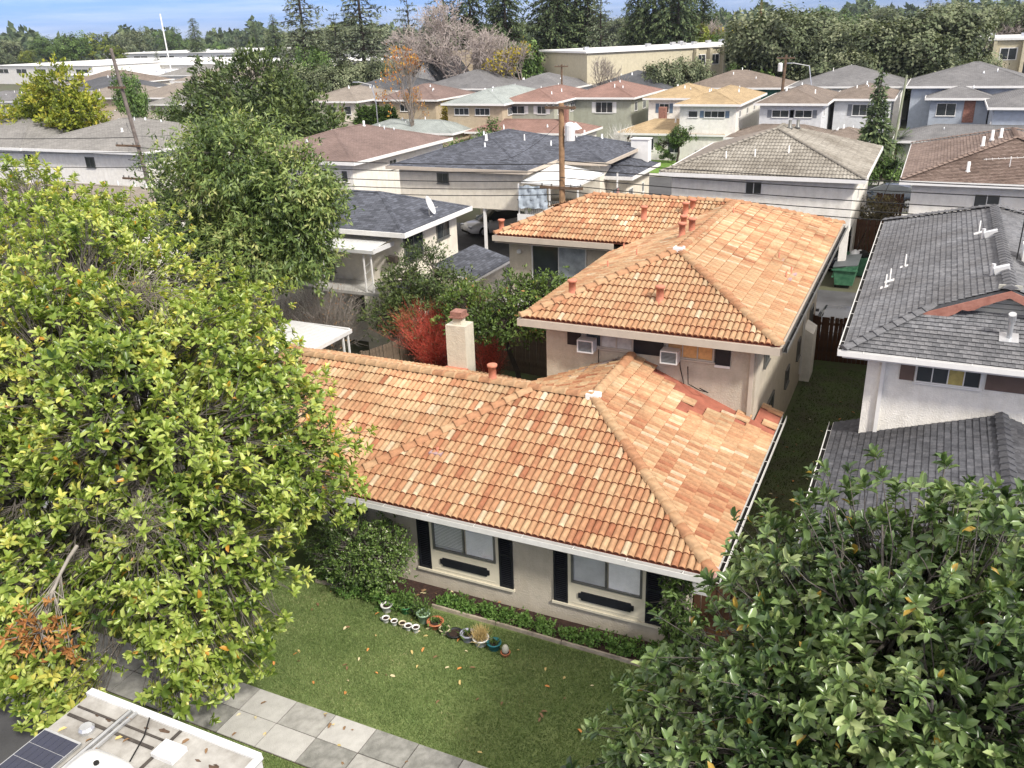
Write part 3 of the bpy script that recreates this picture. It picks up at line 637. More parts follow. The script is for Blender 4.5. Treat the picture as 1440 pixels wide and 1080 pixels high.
MB().box((-3.5, 21.3, 2.75), (-3.4, 21.39, 4.83)).build('downspout', M_trim, B)
for (y_, z_, w_, h_) in ((22.85, 4.2, .75, .85), (24.3, 1.85, 1.1, .7), (27.6, 1.6, .7, .6), (30.1, 1.7, .6, .7), (26.5, 4.1, .9, .7), (33.2, 1.9, .9, .8)): window(B, 'r', (-3.35, y_, z_), w_, h_, 2, M_frame)
MB().box((-3.348, 31.3, 0), (-3.0, 32.4, 1.85)).add([(-3.348, 31.3, 1.85), (-3.0, 31.3, 1.85), (-3.0, 32.4, 1.85), (-3.348, 32.4, 1.85), (-3.348, 31.3, 2.05), (-3.348, 32.4, 2.05)], [(0, 1, 4), (1, 2, 5, 4), (2, 3, 5), (0, 4, 5, 3)]).build('utility_chase', M_white, B)
MB().box((-3.345, 30.95, .4), (-3.27, 31.05, 4.8)).build('downspout', M_wtrim, B)
# sliding door and landing of the wing
window(B, 'f', (-12.15, 29.6, 3.85), 2.2, 1.95, 2, M_metalw, [M_glass, mat('draped_sheet', (.26, .29, .31), .75, .35, 3, .6, 6)], sill=False, name='sliding_door')
MB().box((-14.2, 28.3, 2.68), (-9.7, 29.59, 2.8)).build('landing', M_conc, B)
rl = MB()
for i in range(30): rl.box((-14.15+i*.15, 28.33, 2.8), (-14.13+i*.15, 28.35, 3.6))
rl.box((-14.2, 28.32, 3.6), (-9.7, 28.36, 3.64)).build('railing', M_frame, B)
MB().lathe((-13.75, 29.5, 4.45), [(.02, 0), (.09, .02), (.09, .12), (.03, .16)], 8).build('wall_lamp', M_metalw, B)
st = MB()
for i in range(9): st.box((-9.9-i*.0, 22.6+i*.32, .3+i*.26), (-9.25, 22.95+i*.32, .36+i*.26))
st.build('stair_treads', M_fence, B)
for x_, z_ in ((-7.9, 4.3), (-5.56, 4.28)):
    ac = thing('air_conditioner', 'white window air conditioner below the eave, '+('left one beside the pale curtain' if x_ < -7 else 'right one beside the orange curtain'), 'air conditioner', (x_, 21.1, z_-.18), 'window air conditioners')
    cs = MB(); cs.box((x_-.23, 21.02, z_-.18), (x_+.23, 21.36, z_-.15)).box((x_-.23, 21.02, z_+.15), (x_+.23, 21.36, z_+.18)).box((x_-.23, 21.02, z_-.15), (x_-.2, 21.36, z_+.15)).box((x_+.2, 21.02, z_-.15), (x_+.23, 21.36, z_+.15)).build('casing', M_metalw, ac)
    gr = MB(); gr.box((x_-.2, 21.06, z_-.15), (x_+.2, 21.07, z_+.15))
    gr.build('grille', M_frame, ac); fn = MB()
    for k in range(8): fn.box((x_-.19, 21.035, z_-.14+k*.037), (x_+.19, 21.055, z_-.132+k*.037))
    fn.build('louvre', mat('pale_louvre', (.30, .31, .32), .5), ac)

# ------------------------------------------------------------ house C: two storeys, grey tiles, Dutch gable
Ch = thing('grey_tiled_house', 'two storey white house with grey tile roof and pink barge boards on the right', 'house', (2, 28, 0))
MB().box((-.75, 21.65, 0), (5.6, 35.9, 4.88)).build('wall', M_white, Ch)
pc = .4; zc5 = 5.0; xl, xrr = -1.3, 5.5; xm = 2.1; hh_ = xm-xl; zrC = zc5+pc*hh_; yg = 22.9; zg = zc5+pc*(yg-21.1)
facC = [([(xl, 21.1, zc5), (xrr, 21.1, zc5), (xrr-1.8, yg, zg), (xl+1.8, yg, zg)], (1,0,0)),
        ([(xl, 36.4, zc5), (xl, yg, zc5), (xm, yg, zrC), (xm, 36.4-hh_, zrC)], (0,1,0)), ([(xl, yg, zc5), (xl, 21.1, zc5), (xl+1.8, yg, zg)], (0,1,0)),
        ([(xrr, yg, zc5), (xrr, 36.4, zc5), (xm, 36.4-hh_, zrC), (xm, yg, zrC)], (0,1,0)), ([(xrr, yg, zc5), (xrr, 21.1, zc5), (xrr-1.8, yg, zg)], (0,1,0)),
        ([(xrr, 36.4, zc5), (xl, 36.4, zc5), (xm, 36.4-hh_, zrC)], (1,0,0))]
und = mat('grey_underlay', (.05, .05, .055), .9)
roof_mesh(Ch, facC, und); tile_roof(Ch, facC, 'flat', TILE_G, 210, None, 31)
cap_tiles(Ch, [((xl, 21.1, zc5), (xl+1.8, yg, zg)), ((xm, yg-.25, zrC), (xm, 36.4-hh_, zrC)), ((xl, 36.4, zc5), (xm, 36.4-hh_, zrC)), ((xrr, 36.4, zc5), (xm, 36.4-hh_, zrC))], TILE_G, .15, .3, seed=3, flat=True, lift=.05)
gl = mat('gable_siding', (.44, .43, .38), .8, .1, 4); MB().add([(xl+1.8, yg+.05, zg), (xrr-1.8, yg+.05, zg), (xm, yg+.05, zrC)], [(0, 1, 2)]).build('gable_wall', gl, Ch)
mb = MB()
for i in range(6): z0 = zg+.02+i*.12; hw = (zrC-z0)/pc; mb.box((xm-hw+.3, yg, z0), (xm+hw-.3, yg+.04, z0+.1))
mb.build('gable_board', gl, Ch)
M_pink = mat('peeling_pink_paint', (.27, .11, .08), .8, .3, 5, .3, 20, col2=(.42, .20, .15))
for s in (-1, 1):
    pr_ = []
    for i in range(15):
        t = i/14; x_ = xm+s*(hh_-1.6+.1)*(1-t)+s*0; z_ = zrC-pc*abs(x_-xm)+.02; pr_.append((x_, yg-.28, z_))
    lo = [(p[0], p[1], p[2]-.17-.09*abs(math.sin(i*.9))*(1 if 2 < i < 12 else .2)) for i, p in enumerate(pr_)]
    poly = pr_+lo[::-1]
    q = MB()
    for i in range(14): q.prism([pr_[i], pr_[i+1], lo[i+1], lo[i]], (0, -.03, 0))
    q.build('barge_board', M_pink, Ch)
roof_mesh(Ch, [([(xl+1.6, yg-.26, zg-.06), (xl+1.7, yg, zg), (xm, yg, zrC), (xm, yg-.26, zrC)], (0,1,0)), ([(xrr-1.6, yg-.26, zg-.06), (xrr-1.7, yg, zg), (xm, yg, zrC), (xm, yg-.26, zrC)], (0,1,0))], TILE_G, 'gable_overhang')
gutter_run(Ch, (xl-.02, 21.1, 4.96), (xl-.02, 36.4, 4.96), (-1, 0, 0), M_wtrim); gutter_run(Ch, (xl-.12, 21.08, 4.96), (xrr, 21.08, 4.96), (0, -1, 0), M_wtrim)
MB().box((xl, 21.1, 4.82), (xrr, 36.4, 4.84)).box((xl-.01, 21.09, 4.82), (xrr, 21.13, 4.98)).box((xl-.01, 21.13, 4.82), (xl+.03, 36.4, 4.98)).build('soffit', M_wtrim, Ch)
MB().box((-.42, 21.56, 2.55), (-.33, 21.645, 4.8)).build('downspout', M_wtrim, Ch)
M_brownp = mat('brown_panel_paint', (.13, .09, .075), .7, .15, 4)
panel(Ch, 'f', (.16, 21.65, 4.5), .32, .52, M_brownp, 'window_panel')
w1 = window(Ch, 'f', (1.05, 21.65, 4.5), 1.42, .54, 4, M_wtrim, [M_glass, M_glass, mat('yellow_curtain', (.42, .34, .12), .8, .3, 5), M_glass], th=.03); panel(Ch, 'f', (2.6, 21.65, 4.5), 1.5, .52, M_brownp, 'window_panel')
M_wpipe = M_metalw
for (p, k) in (((1.83, 28.75, 6.27), 1), ((1.93, 24.4, 6.31), 1)):
    MB().obox(Vector(p)+Vector((.05, 0, .12)), Vector((.93, 0, .3)).normalized(), (0,1,0), Vector((-.3, 0, .93)).normalized(), (.18, .1, .09)).lathe((p[0]-.15, p[1], p[2]-.1), [(.05, 0), (.05, .35)], 8).build('roof_vent_hood', M_wpipe, Ch)
for p in ((-.29, 27.95, 5.42), (-.7, 26.07, 5.26), (-.62, 26.6, 5.3), (1.6, 29.6, 6.2)): pipe(Ch, p, M_wtrim, .38, .018); MB().obox((p[0], p[1], p[2]+.0), (.93, 0, .37), (0,1,0), (-.37, 0, .93), (.13, .11, .025)).build('flashing', M_wtrim, Ch)
MB().obox((2.18, 22.04, 5.42), (1,0,0), (0,.93,.37), (0,-.37,.93), (.2, .17, .02)).lathe((2.18, 22.04, 5.35), [(.06, 0), (.06, .5)], 10).tube([(2.18, 22.04, 5.85), (2.16, 21.96, 6.02)], .085, 10).build('flue', M_galv, Ch)
mb = MB(); mb.box((2.55, 26.3, 6.1), (2.95, 26.9, 6.62)).box((2.6, 25.7, 6.05), (2.9, 26.1, 6.5)).build('swamp_cooler', M_wtrim, Ch)
MB().tube([(2.42, 26.2, 6.2), (2.47, 26.5, 9.7)], .018, 6).lathe((2.42, 26.2, 6.12), [(.12, 0), (.12, .05), (.04, .1)], 8).build('mast', M_wire, Ch)
# its low front roof
TILE_K = toned('charcoal_roof_tile', [(0, (.03, .031, .036)), (.3, (.07, .072, .082)), (.5, (.092, .095, .106)), (1, (.15, .15, .165))], .85, .2, 0, .3, 12, 0, .5)
lowf = [([(-1.4, 22.6, 2.4), (-1.4, 14.5, 2.4), (2.3, 14.5, 3.62), (2.3, 21.64, 3.62), (-.75, 21.64, 2.615), (-.75, 22.6, 2.615)], (0,1,0))]
low2 = [([(-1.4, 21.64, 2.4), (-1.4, 14.5, 2.4), (2.3, 14.5, 3.62), (2.3, 21.64, 3.62)], (0,1,0)), ([(-1.4, 22.6, 2.4), (-1.4, 21.64, 2.4), (-.76, 21.64, 2.61), (-.76, 22.6, 2.61)], (0,1,0)), ([(6.0, 14.5, 2.4), (6.0, 21.64, 2.4), (2.3, 21.64, 3.62), (2.3, 14.5, 3.62)], (0,1,0))]
Cl = Ch
roof_mesh(Cl, low2, und); tile_roof(Cl, low2, 'flat', TILE_K, 85, None, 37)
cap_tiles(Cl, [((2.3, 14.6, 3.62), (2.3, 21.6, 3.62))], TILE_K, .15, .3, seed=3, flat=True, lift=.05)
MB().box((-.75, 15.0, 0), (5.5, 21.64, 2.38)).build('wall', M_white, Cl); gutter_run(Cl, (-1.42, 14.5, 2.36), (-1.42, 22.6, 2.36), (-1, 0, 0), M_wtrim)
MB().add([(-.7, 14.98, 2.38), (5.4, 14.98, 2.38), (2.3, 14.98, 3.5)], [(0, 1, 2)]).build('gable_wall', M_white, Cl)
# ------------------------------------------------------------ shingle colours
SH_D = shingle('slate_blue_shingle', (.085, .093, .115)); SH_F = shingle('rosy_brown_shingle', (.20, .145, .13), .12, .3, .1); SH_G = shingle('light_gray_shingle', (.23, .225, .215), .12)
SH_S = shingle('seafoam_shingle', (.31, .345, .335), .08); SH_R = shingle('red_brown_shingle', (.25, .155, .13), .1); SH_T = shingle('golden_tan_shingle', (.39, .295, .175), .12); SH_B = shingle('brown_gray_shingle', (.20, .165, .14), .15)
SH_M = shingle('mid_gray_shingle', (.17, .17, .175), .12); SH_K = shingle('dark_gray_shingle', (.09, .095, .105), .15); SH_P = shingle('taupe_shingle', (.25, .22, .19), .1)
SHB = M_black; BL = mat('blue_shutter_paint', (.12, .17, .24), .6); GS = mat('gray_shutter_paint', (.16, .17, .19), .6); WS = M_wtrim

# ------------------------------------------------------------ house D and its neighbours on the left
D = house('gray_shingle_house', 'two storey cream house with slate gray shingle roof and white awning porch', [(-30, 29, -18.5, 34.7, 5.0)], M_cream, SH_D, wins=[
    (0, 'r', 30.4, 4.15, 1.5, 1.1, 2, None, M_frame), (0, 'r', 32.9, 4.35, 1.1, .8, 2, None, M_frame), (0, 'f', -21.1, 1.7, 1.2, .75, 2, None, M_frame), (0, 'f', -23.2, 3.9, 1.6, 1.8, 2, None, M_frame)], pitch=.36, vents=1, seed=4)
aw = MB()
for i in range(28): aw.box((-24.2+i*.17, 28.0, 4.3), (-24.2+i*.17+.15, 29.0, 4.335)) if False else aw.obox((-24.1+i*.17, 28.75, 4.56), (1,0,0), Vector((0, 1, .1)).normalized(), Vector((0, -.1, 1)).normalized(), (.077, .75, .012))
aw.box((-24.2, 27.93, 4.36), (-19.3, 28.0, 4.50)).box((-19.34, 28.0, 4.38), (-19.28, 29.4, 4.56)).build('awning', M_metalw, D)
for x_ in (-19.55, -19.9, -21.9, -22.2, -24.0):
    MB().box((x_-.025, 28.05, 2.75), (x_+.025, 28.1, 4.4)).build('awning_post', M_wtrim, D)
for x_ in (-19.9, -22.2):
    q = MB()
    for i in range(5): q.tube([(x_, 28.07, 2.85+i*.3), (x_+.35 if i % 2 else x_+.3, 28.07, 3.12+i*.3)], .012, 4)
    q.build('lattice', M_wtrim, D)
MB().box((-24.2, 28.0, 2.62), (-18.95, 29.48, 2.74)).build('deck', M_conc, D); MB().box((-19.05, 28.0, 2.74), (-18.95, 29.48, 3.55)).box((-20.0, 28.0, .0), (-18.95, 28.1, 2.6)).build('deck_wall', M_cream, D)
MB().box((-19.6, 29.2, 3.7), (-19.15, 29.45, 3.95)).build('shelf', M_barkd, D)
LR1 = hip(-21, 28.3, -17.9, 31.6, 2.65, .3)
def lean(root, pts, m, th=.1, nm='lean_to_roof'):
    P = [Vector(p) for p in pts]; r = roof_mesh(root, [(P, (0,1,0))], m, nm); MB().prism([p-Vector((0,0,.01)) for p in P], (0, 0, -th)).build('fascia', M_wtrim, root); return r
lean(D, [(-17.9, 28.3, 2.45), (-17.9, 29.6, 2.45), (-18.95, 29.6, 2.95), (-18.95, 28.3, 2.95)], SH_D)
lean(D, [(-17.0, 31.8, 2.45), (-17.0, 35.8, 2.45), (-18.98, 35.8, 3.0), (-18.98, 31.8, 3.0)], SH_D)
MB().box((-18.98, 32.0, 0), (-17.3, 35.6, 2.4)).build('wall', M_cream, D)
dish = thing('satellite_dish', 'white satellite dish on a short mast on the slate gray roof with the awning', 'satellite dish', (-18.9, 31.8, 5.1))
def make_dish(root, p, az, r=.3, h=.35):
    p = Vector(p); MB().tube([p, p+Vector((0, 0, h))], .025, 6).tube([p+Vector((0, 0, h)), p+Vector((math.cos(az)*.4, math.sin(az)*.4, h+.1))], .012, 4).box((p.x-.12, p.y-.1, p.z-.03), (p.x+.12, p.y+.1, p.z+.02)).build('mast', M_metalw, root)
    n = Vector((math.cos(az), math.sin(az), .45)).normalized(); u = n.cross(ZU).normalized(); v = u.cross(n); c = p+Vector((0, 0, h+.15)); mb = MB(); k = 12; vs = [c]; fs = []
    for q, (rr, dz) in enumerate(((.5, .02), (1, .09))):
        for j in range(k): g_ = 2*math.pi*j/k; vs.append(c+(u*math.cos(g_)*.8+v*math.sin(g_))*r*rr+n*dz)
    for j in range(k): fs.append((0, 1+j, 1+(j+1) % k)); fs.append((1+j, 1+k+j, 1+k+(j+1) % k, 1+(j+1) % k))
    mb.add(vs, fs).build('reflector', M_metalw, root)
make_dish(dish, (-18.95, 31.8, 5.12), .2, .42, .3)
house('low_gray_neighbour', 'low gray shingle roofed house mostly hidden behind the big magnolia tree', [(-34, 13.5, -20.6, 23, 2.45)], M_white, SH_M, pitch=.3, seed=9, vents=4)
aw2 = thing('patio_cover', 'white corrugated metal patio cover on lattice posts behind the left end of the tiled house', 'patio cover', (-19.5, 22.8, 0))
q = MB()
for i in range(22): q.obox((-19.4, 21.5+i*.125, 2.62), (1,0,-.04), (0,1,0), ZU, (1.35, .056, .012))
q.build('roof_sheet', M_metalw, aw2); MB().box((-18.1, 21.4, 2.46), (-18.03, 24.3, 2.6)).box((-20.7, 21.38, 2.48), (-18.1, 21.44, 2.64)).box((-20.7, 24.22, 2.48), (-18.1, 24.28, 2.64)).build('edge_beam', M_metalw, aw2)
for y_ in (21.6, 24.1, 23.8): MB().box((-18.14, y_, 0), (-18.08, y_+.05, 2.46)).build('post', M_wtrim, aw2)
house('pale_roofed_house', 'two storey house with plain pale gray roof left of the drooping tree', [(-47, 28.6, -33.5, 36, 4.6)], M_white, SH_P, pitch=.25, seed=19, vents=5)
plank_fence('courtyard_fence', 'weathered board fence running beside the red twigged bush', (-17.6, 24.2, 0), (-16.2, 28.6, 0), 1.8, M_fence)
plank_fence('courtyard_fence', 'weathered board fence closing the courtyard behind the chimney', (-16.2, 28.7, 0), (-10.0, 28.2, 0), 1.9, M_fence)

# ------------------------------------------------------------ row across the alley
E_ = house('white_carport_house', 'large white house with slate shingle roof over an open carport behind the utility pole', [(-28.5, 43.4, -19.6, 55, 5.2), (-22.6, 47.5, -16.6, 55.2, 5.15)], M_cream, SH_D, M_trim, wins=[
    (0, 'f', -25.1, 4.55, .75, .6, 2, None, M_frame), (1, 'r', 50.2, 4.5, .9, .75, 2), (1, 'r', 52.6, 4.5, .9, .75, 2)], pitch=.3, vents=4, seed=3, wb=[2.95, 2.95])
MB().box((-28.0, 54.0, 0), (-25.6, 54.4, 2.94)).box((-22.4, 54.0, 0), (-17.1, 54.4, 2.94)).box((-28.0, 44.0, 0), (-27.8, 48, 2.94)).box((-17.2, 50, 0), (-17.1, 54, 2.94)).build('carport_wall', M_cream, E_)
for x_ in (-25.2, -22.6, -20.0, -17.2): MB().box((x_-.07, 44.0, 0), (x_+.07, 44.14, 2.96)).build('carport_post', M_wtrim, E_)
MB().box((-19.99, 42.9, 2.6), (-15.9, 47.9, 2.78)).box((-19.99, 42.84, 2.55), (-15.85, 42.9, 3.0)).box((-15.9, 42.9, 2.55), (-15.84, 47.9, 3.0)).build('balcony_floor', M_wtrim, E_)
q = MB()
for i in range(36): q.box((-19.95+i*.112, 42.86, 3.0), (-19.93+i*.112, 42.88, 3.75))
for i in range(40): q.box((-15.88, 42.9+i*.125, 3.0), (-15.86, 42.92+i*.125, 3.75))
q.box((-19.99, 42.84, 3.75), (-15.85, 42.9, 3.79)).box((-15.9, 42.9, 3.75), (-15.84, 47.9, 3.79)).build('balcony_railing', M_frame, E_)
lean(E_, [(-19.7, 42.8, 4.75), (-16.6, 42.8, 4.6), (-16.6, 47.4, 4.6), (-19.7, 47.4, 5.1)], mat('gray_translucent_sheet', (.30, .32, .34), .5, .3, 2), .06, 'balcony_roof')
for x_, y_ in ((-19.9, 42.9), (-18.1, 42.9), (-16.5, 42.9), (-15.95, 47.7)): MB().box((x_-.04, y_-.03, 2.78), (x_+.04, y_+.03, 4.62)).build('balcony_post', M_wtrim, E_)
tarp = MB(); nx, ny = 12, 8; vs = []
for j in range(ny+1):
    for i in range(nx+1): vs.append((-19.85+i*1.65/nx, 42.80-.05*math.sin(i*1.9+j*.6)-.04*math.sin(j*2.3+i), 3.35+j*1.2/ny-.04*math.sin(i*1.3)))
tarp.add(vs, [(j*(nx+1)+i, j*(nx+1)+i+1, (j+1)*(nx+1)+i+1, (j+1)*(nx+1)+i) for j in range(ny) for i in range(nx)])
tag(tarp.build('tarpaulin', mat('pale_blue_tarp', (.42, .48, .54), .5, .2, 3), None, True), 'crumpled pale blue tarpaulin hung behind the balcony railing', 'tarpaulin')
cl_ = random.Random(3)
for i in range(9):
    y_ = 43.2+i*.5; m_ = mat('cloth_%s' % 'abc'[i % 3], [(.5, .5, .48), (.12, .13, .16), (.30, .16, .15)][i % 3], .9); q = MB(); vs = []
    for j in range(5):
        for k in range(3): vs.append((-15.82+.04*math.sin(j+k*2+i), y_+k*.2, 3.8-j*.13-cl_.uniform(0, .03)))
    q.add(vs, [(j*3+k, j*3+k+1, j*3+k+4, j*3+k+3) for j in range(4) for k in range(2)]); tag(q.build('hanging_laundry', m_, None, True), '%s laundry on the balcony side railing, number %d from the front' % (['pale', 'dark', 'reddish'][i % 3], i+1), 'laundry', 'laundry on the balcony railing')
house('rosy_roofed_house', 'white two storey house with plain rosy brown roof behind the drooping tree', [(-40.2, 44, -31.2, 56.2, 5.2)], M_white, SH_F, wins=[(0, 'f', -33.6, 4.3, .9, .7, 2), (0, 'f', -32.3, 4.3, .5, .7, 1), (0, 'r', 49, 4.4, .9, .6, 2)], pitch=.3, vents=5, seed=6, wb=0)
house('long_gray_roofed_house', 'long white house with weathered light gray shingle roof behind the leaning pole', [(-84, 44.8, -61.6, 56, 5.2), (-62.8, 44.9, -49.2, 56.5, 5.2)], M_white, SH_G, wins=[(1, 'f', -55.2, 4.3, .9, .75, 2, None, M_frame), (1, 'f', -61.6, 4.3, 1.1, .8, 1)], pitch=.28, vents=5, seed=8)
I_ = house('taupe_tiled_house', 'white house with taupe tile roof across the alley behind the orange roofs', [(-12.6, 44.6, -2.7, 56.6, 5.2)], M_white, SH_P, wins=[(0, 'f', -7.9, 4.55, .85, .65, 2), (0, 'r', 48.2, 3.9, .7, .6, 1), (0, 'r', 52, 3.9, .7, .6, 1)], pitch=.34, vents=0, seed=5,
    tiles=None, detail=False, wb=2.5)
fI, eI = hip(-12.6, 44.6, -2.7, 56.6, 5.2, .34); tile_roof(I_, fI[:2], 'wave', TILE_T, 0, None, 41); cap_tiles(I_, [(e[0], e[1]) for e in eI if e[0][1] < 50 or e[1][1] > 56], TILE_T, .1, .36)
MB().box((-12.1, 55.9, 0), (-3.2, 56.1, 2.5)).box((-12.1, 45.1, 0), (-11.9, 56, 2.5)).build('carport_wall', M_white, I_); MB().box((-3.55, 45.1, 0), (-3.2, 45.5, 2.5)).box((-3.32, 49, 0), (-3.2, 56, 2.5)).build('carport_pillar', M_white, I_)
for p in ((-8.2, 46.5, 5.85), (-6.6, 46.9, 6.0), (-9.6, 46.2, 5.75), (-7.2, 50.8, 6.85), (-6.9, 51.6, 6.8)): pipe(I_, p, M_frame if p[1] > 50 else M_wtrim, .4, .09 if p[1] > 50 else .03)
J_ = house('brown_tiled_house', 'pale two storey house with brown tile roof, at the right edge beyond the alley', [(-1.15, 44.8, 8.4, 58, 5.2)], M_white, SH_B, wins=[(0, 'f', 2.55, 4.3, 1.1, .75, 2)], pitch=.3, vents=0, seed=5, detail=False)
fJ, eJ = hip(-1.15, 44.8, 8.4, 58, 5.2, .3); tile_roof(J_, [fJ[0], fJ[3], fJ[1]], 'flat', TILE_B, 0, None, 43); cap_tiles(J_, [(e[0], e[1]) for e in eJ], TILE_B, .12, .3, flat=True)
for p in ((2.6, 50.6, 6.45), (3.0, 51.0, 6.5), (2.2, 49.6, 6.25), (1.6, 45.9, 5.55), (4.4, 49, 6.3)): pipe(J_, p, M_wtrim, .45, .07)
an = thing('roof_antenna', 'thin white roof antenna lying over the brown tile roof at the right edge', 'antenna', (3.0, 46.6, 5.7))
q = MB().tube([(3.3, 46.5, 5.6), (3.3, 46.5, 6.2)], .02, 5).tube([(2.2, 46.4, 6.05), (4.2, 46.5, 6.2)], .012, 4)
for i in range(8): q.tube([(2.3+i*.25, 46.1, 6.06+i*.02), (2.3+i*.25, 46.8, 6.06+i*.02)], .008, 4)
q.build('aerial', M_wtrim, an)
K_ = house('small_slate_roofed_house', 'small white house with slate shingle roof between the balcony and the taupe roofed house', [(-22.5, 48.7, -15.4, 54.3, 4.2)], M_cream, SH_D, wins=[(0, 'f', -18.7, 2.9, 1.4, 1.1, 2, None, M_frame), (0, 'r', 50, 3.0, .8, .7, 2), (0, 'r', 52.4, 3.0, .4, .6, 1)], pitch=.33, vents=1, seed=7)
bx = MB(); bx.box((-17.0, 53.4, 4.3), (-15.9, 54.1, 5.7)).box((-17.05, 53.35, 5.7), (-15.85, 54.15, 5.76)).build('chimney_box', M_wtrim, K_)
plank_fence('cedar_fence', 'new orange cedar fence behind the orange wing roof', (-17.9, 42.6, 0), (-15.0, 46.4, 0), 2.3, M_fenceo)
plank_fence('side_lot_fence', 'gray picket screen beside the taupe roofed house', (-14.8, 46.2, 0), (-12.7, 46.2, 0), 2.6, mat('gray_fence_wood', (.2, .2, .195), .9, .3))
plank_fence('dark_gap_fence', 'dark brown board fence across the end of the side yard', (-3.3, 33.7, 0), (-.8, 33.8, 0), 1.8, M_fenced)
plank_fence('dark_gap_fence', 'dark brown board fence with lattice top behind the green dumpster', (-3.1, 49.2, 0), (-1.2, 49.2, 0), 2.4, M_fenced)
plank_fence('dark_gap_fence', 'dark board fence standing between the taupe and brown roofed houses', (-2.6, 56, 0), (-1.2, 56, 0), 2.6, M_fenced)
plank_fence('leaning_boards', 'dark red boards leaning in the gap beside the gray tiled roof', (-1.7, 34.2, 0), (-1.5, 37.0, 0), 1.7, M_fenced, rail=False)

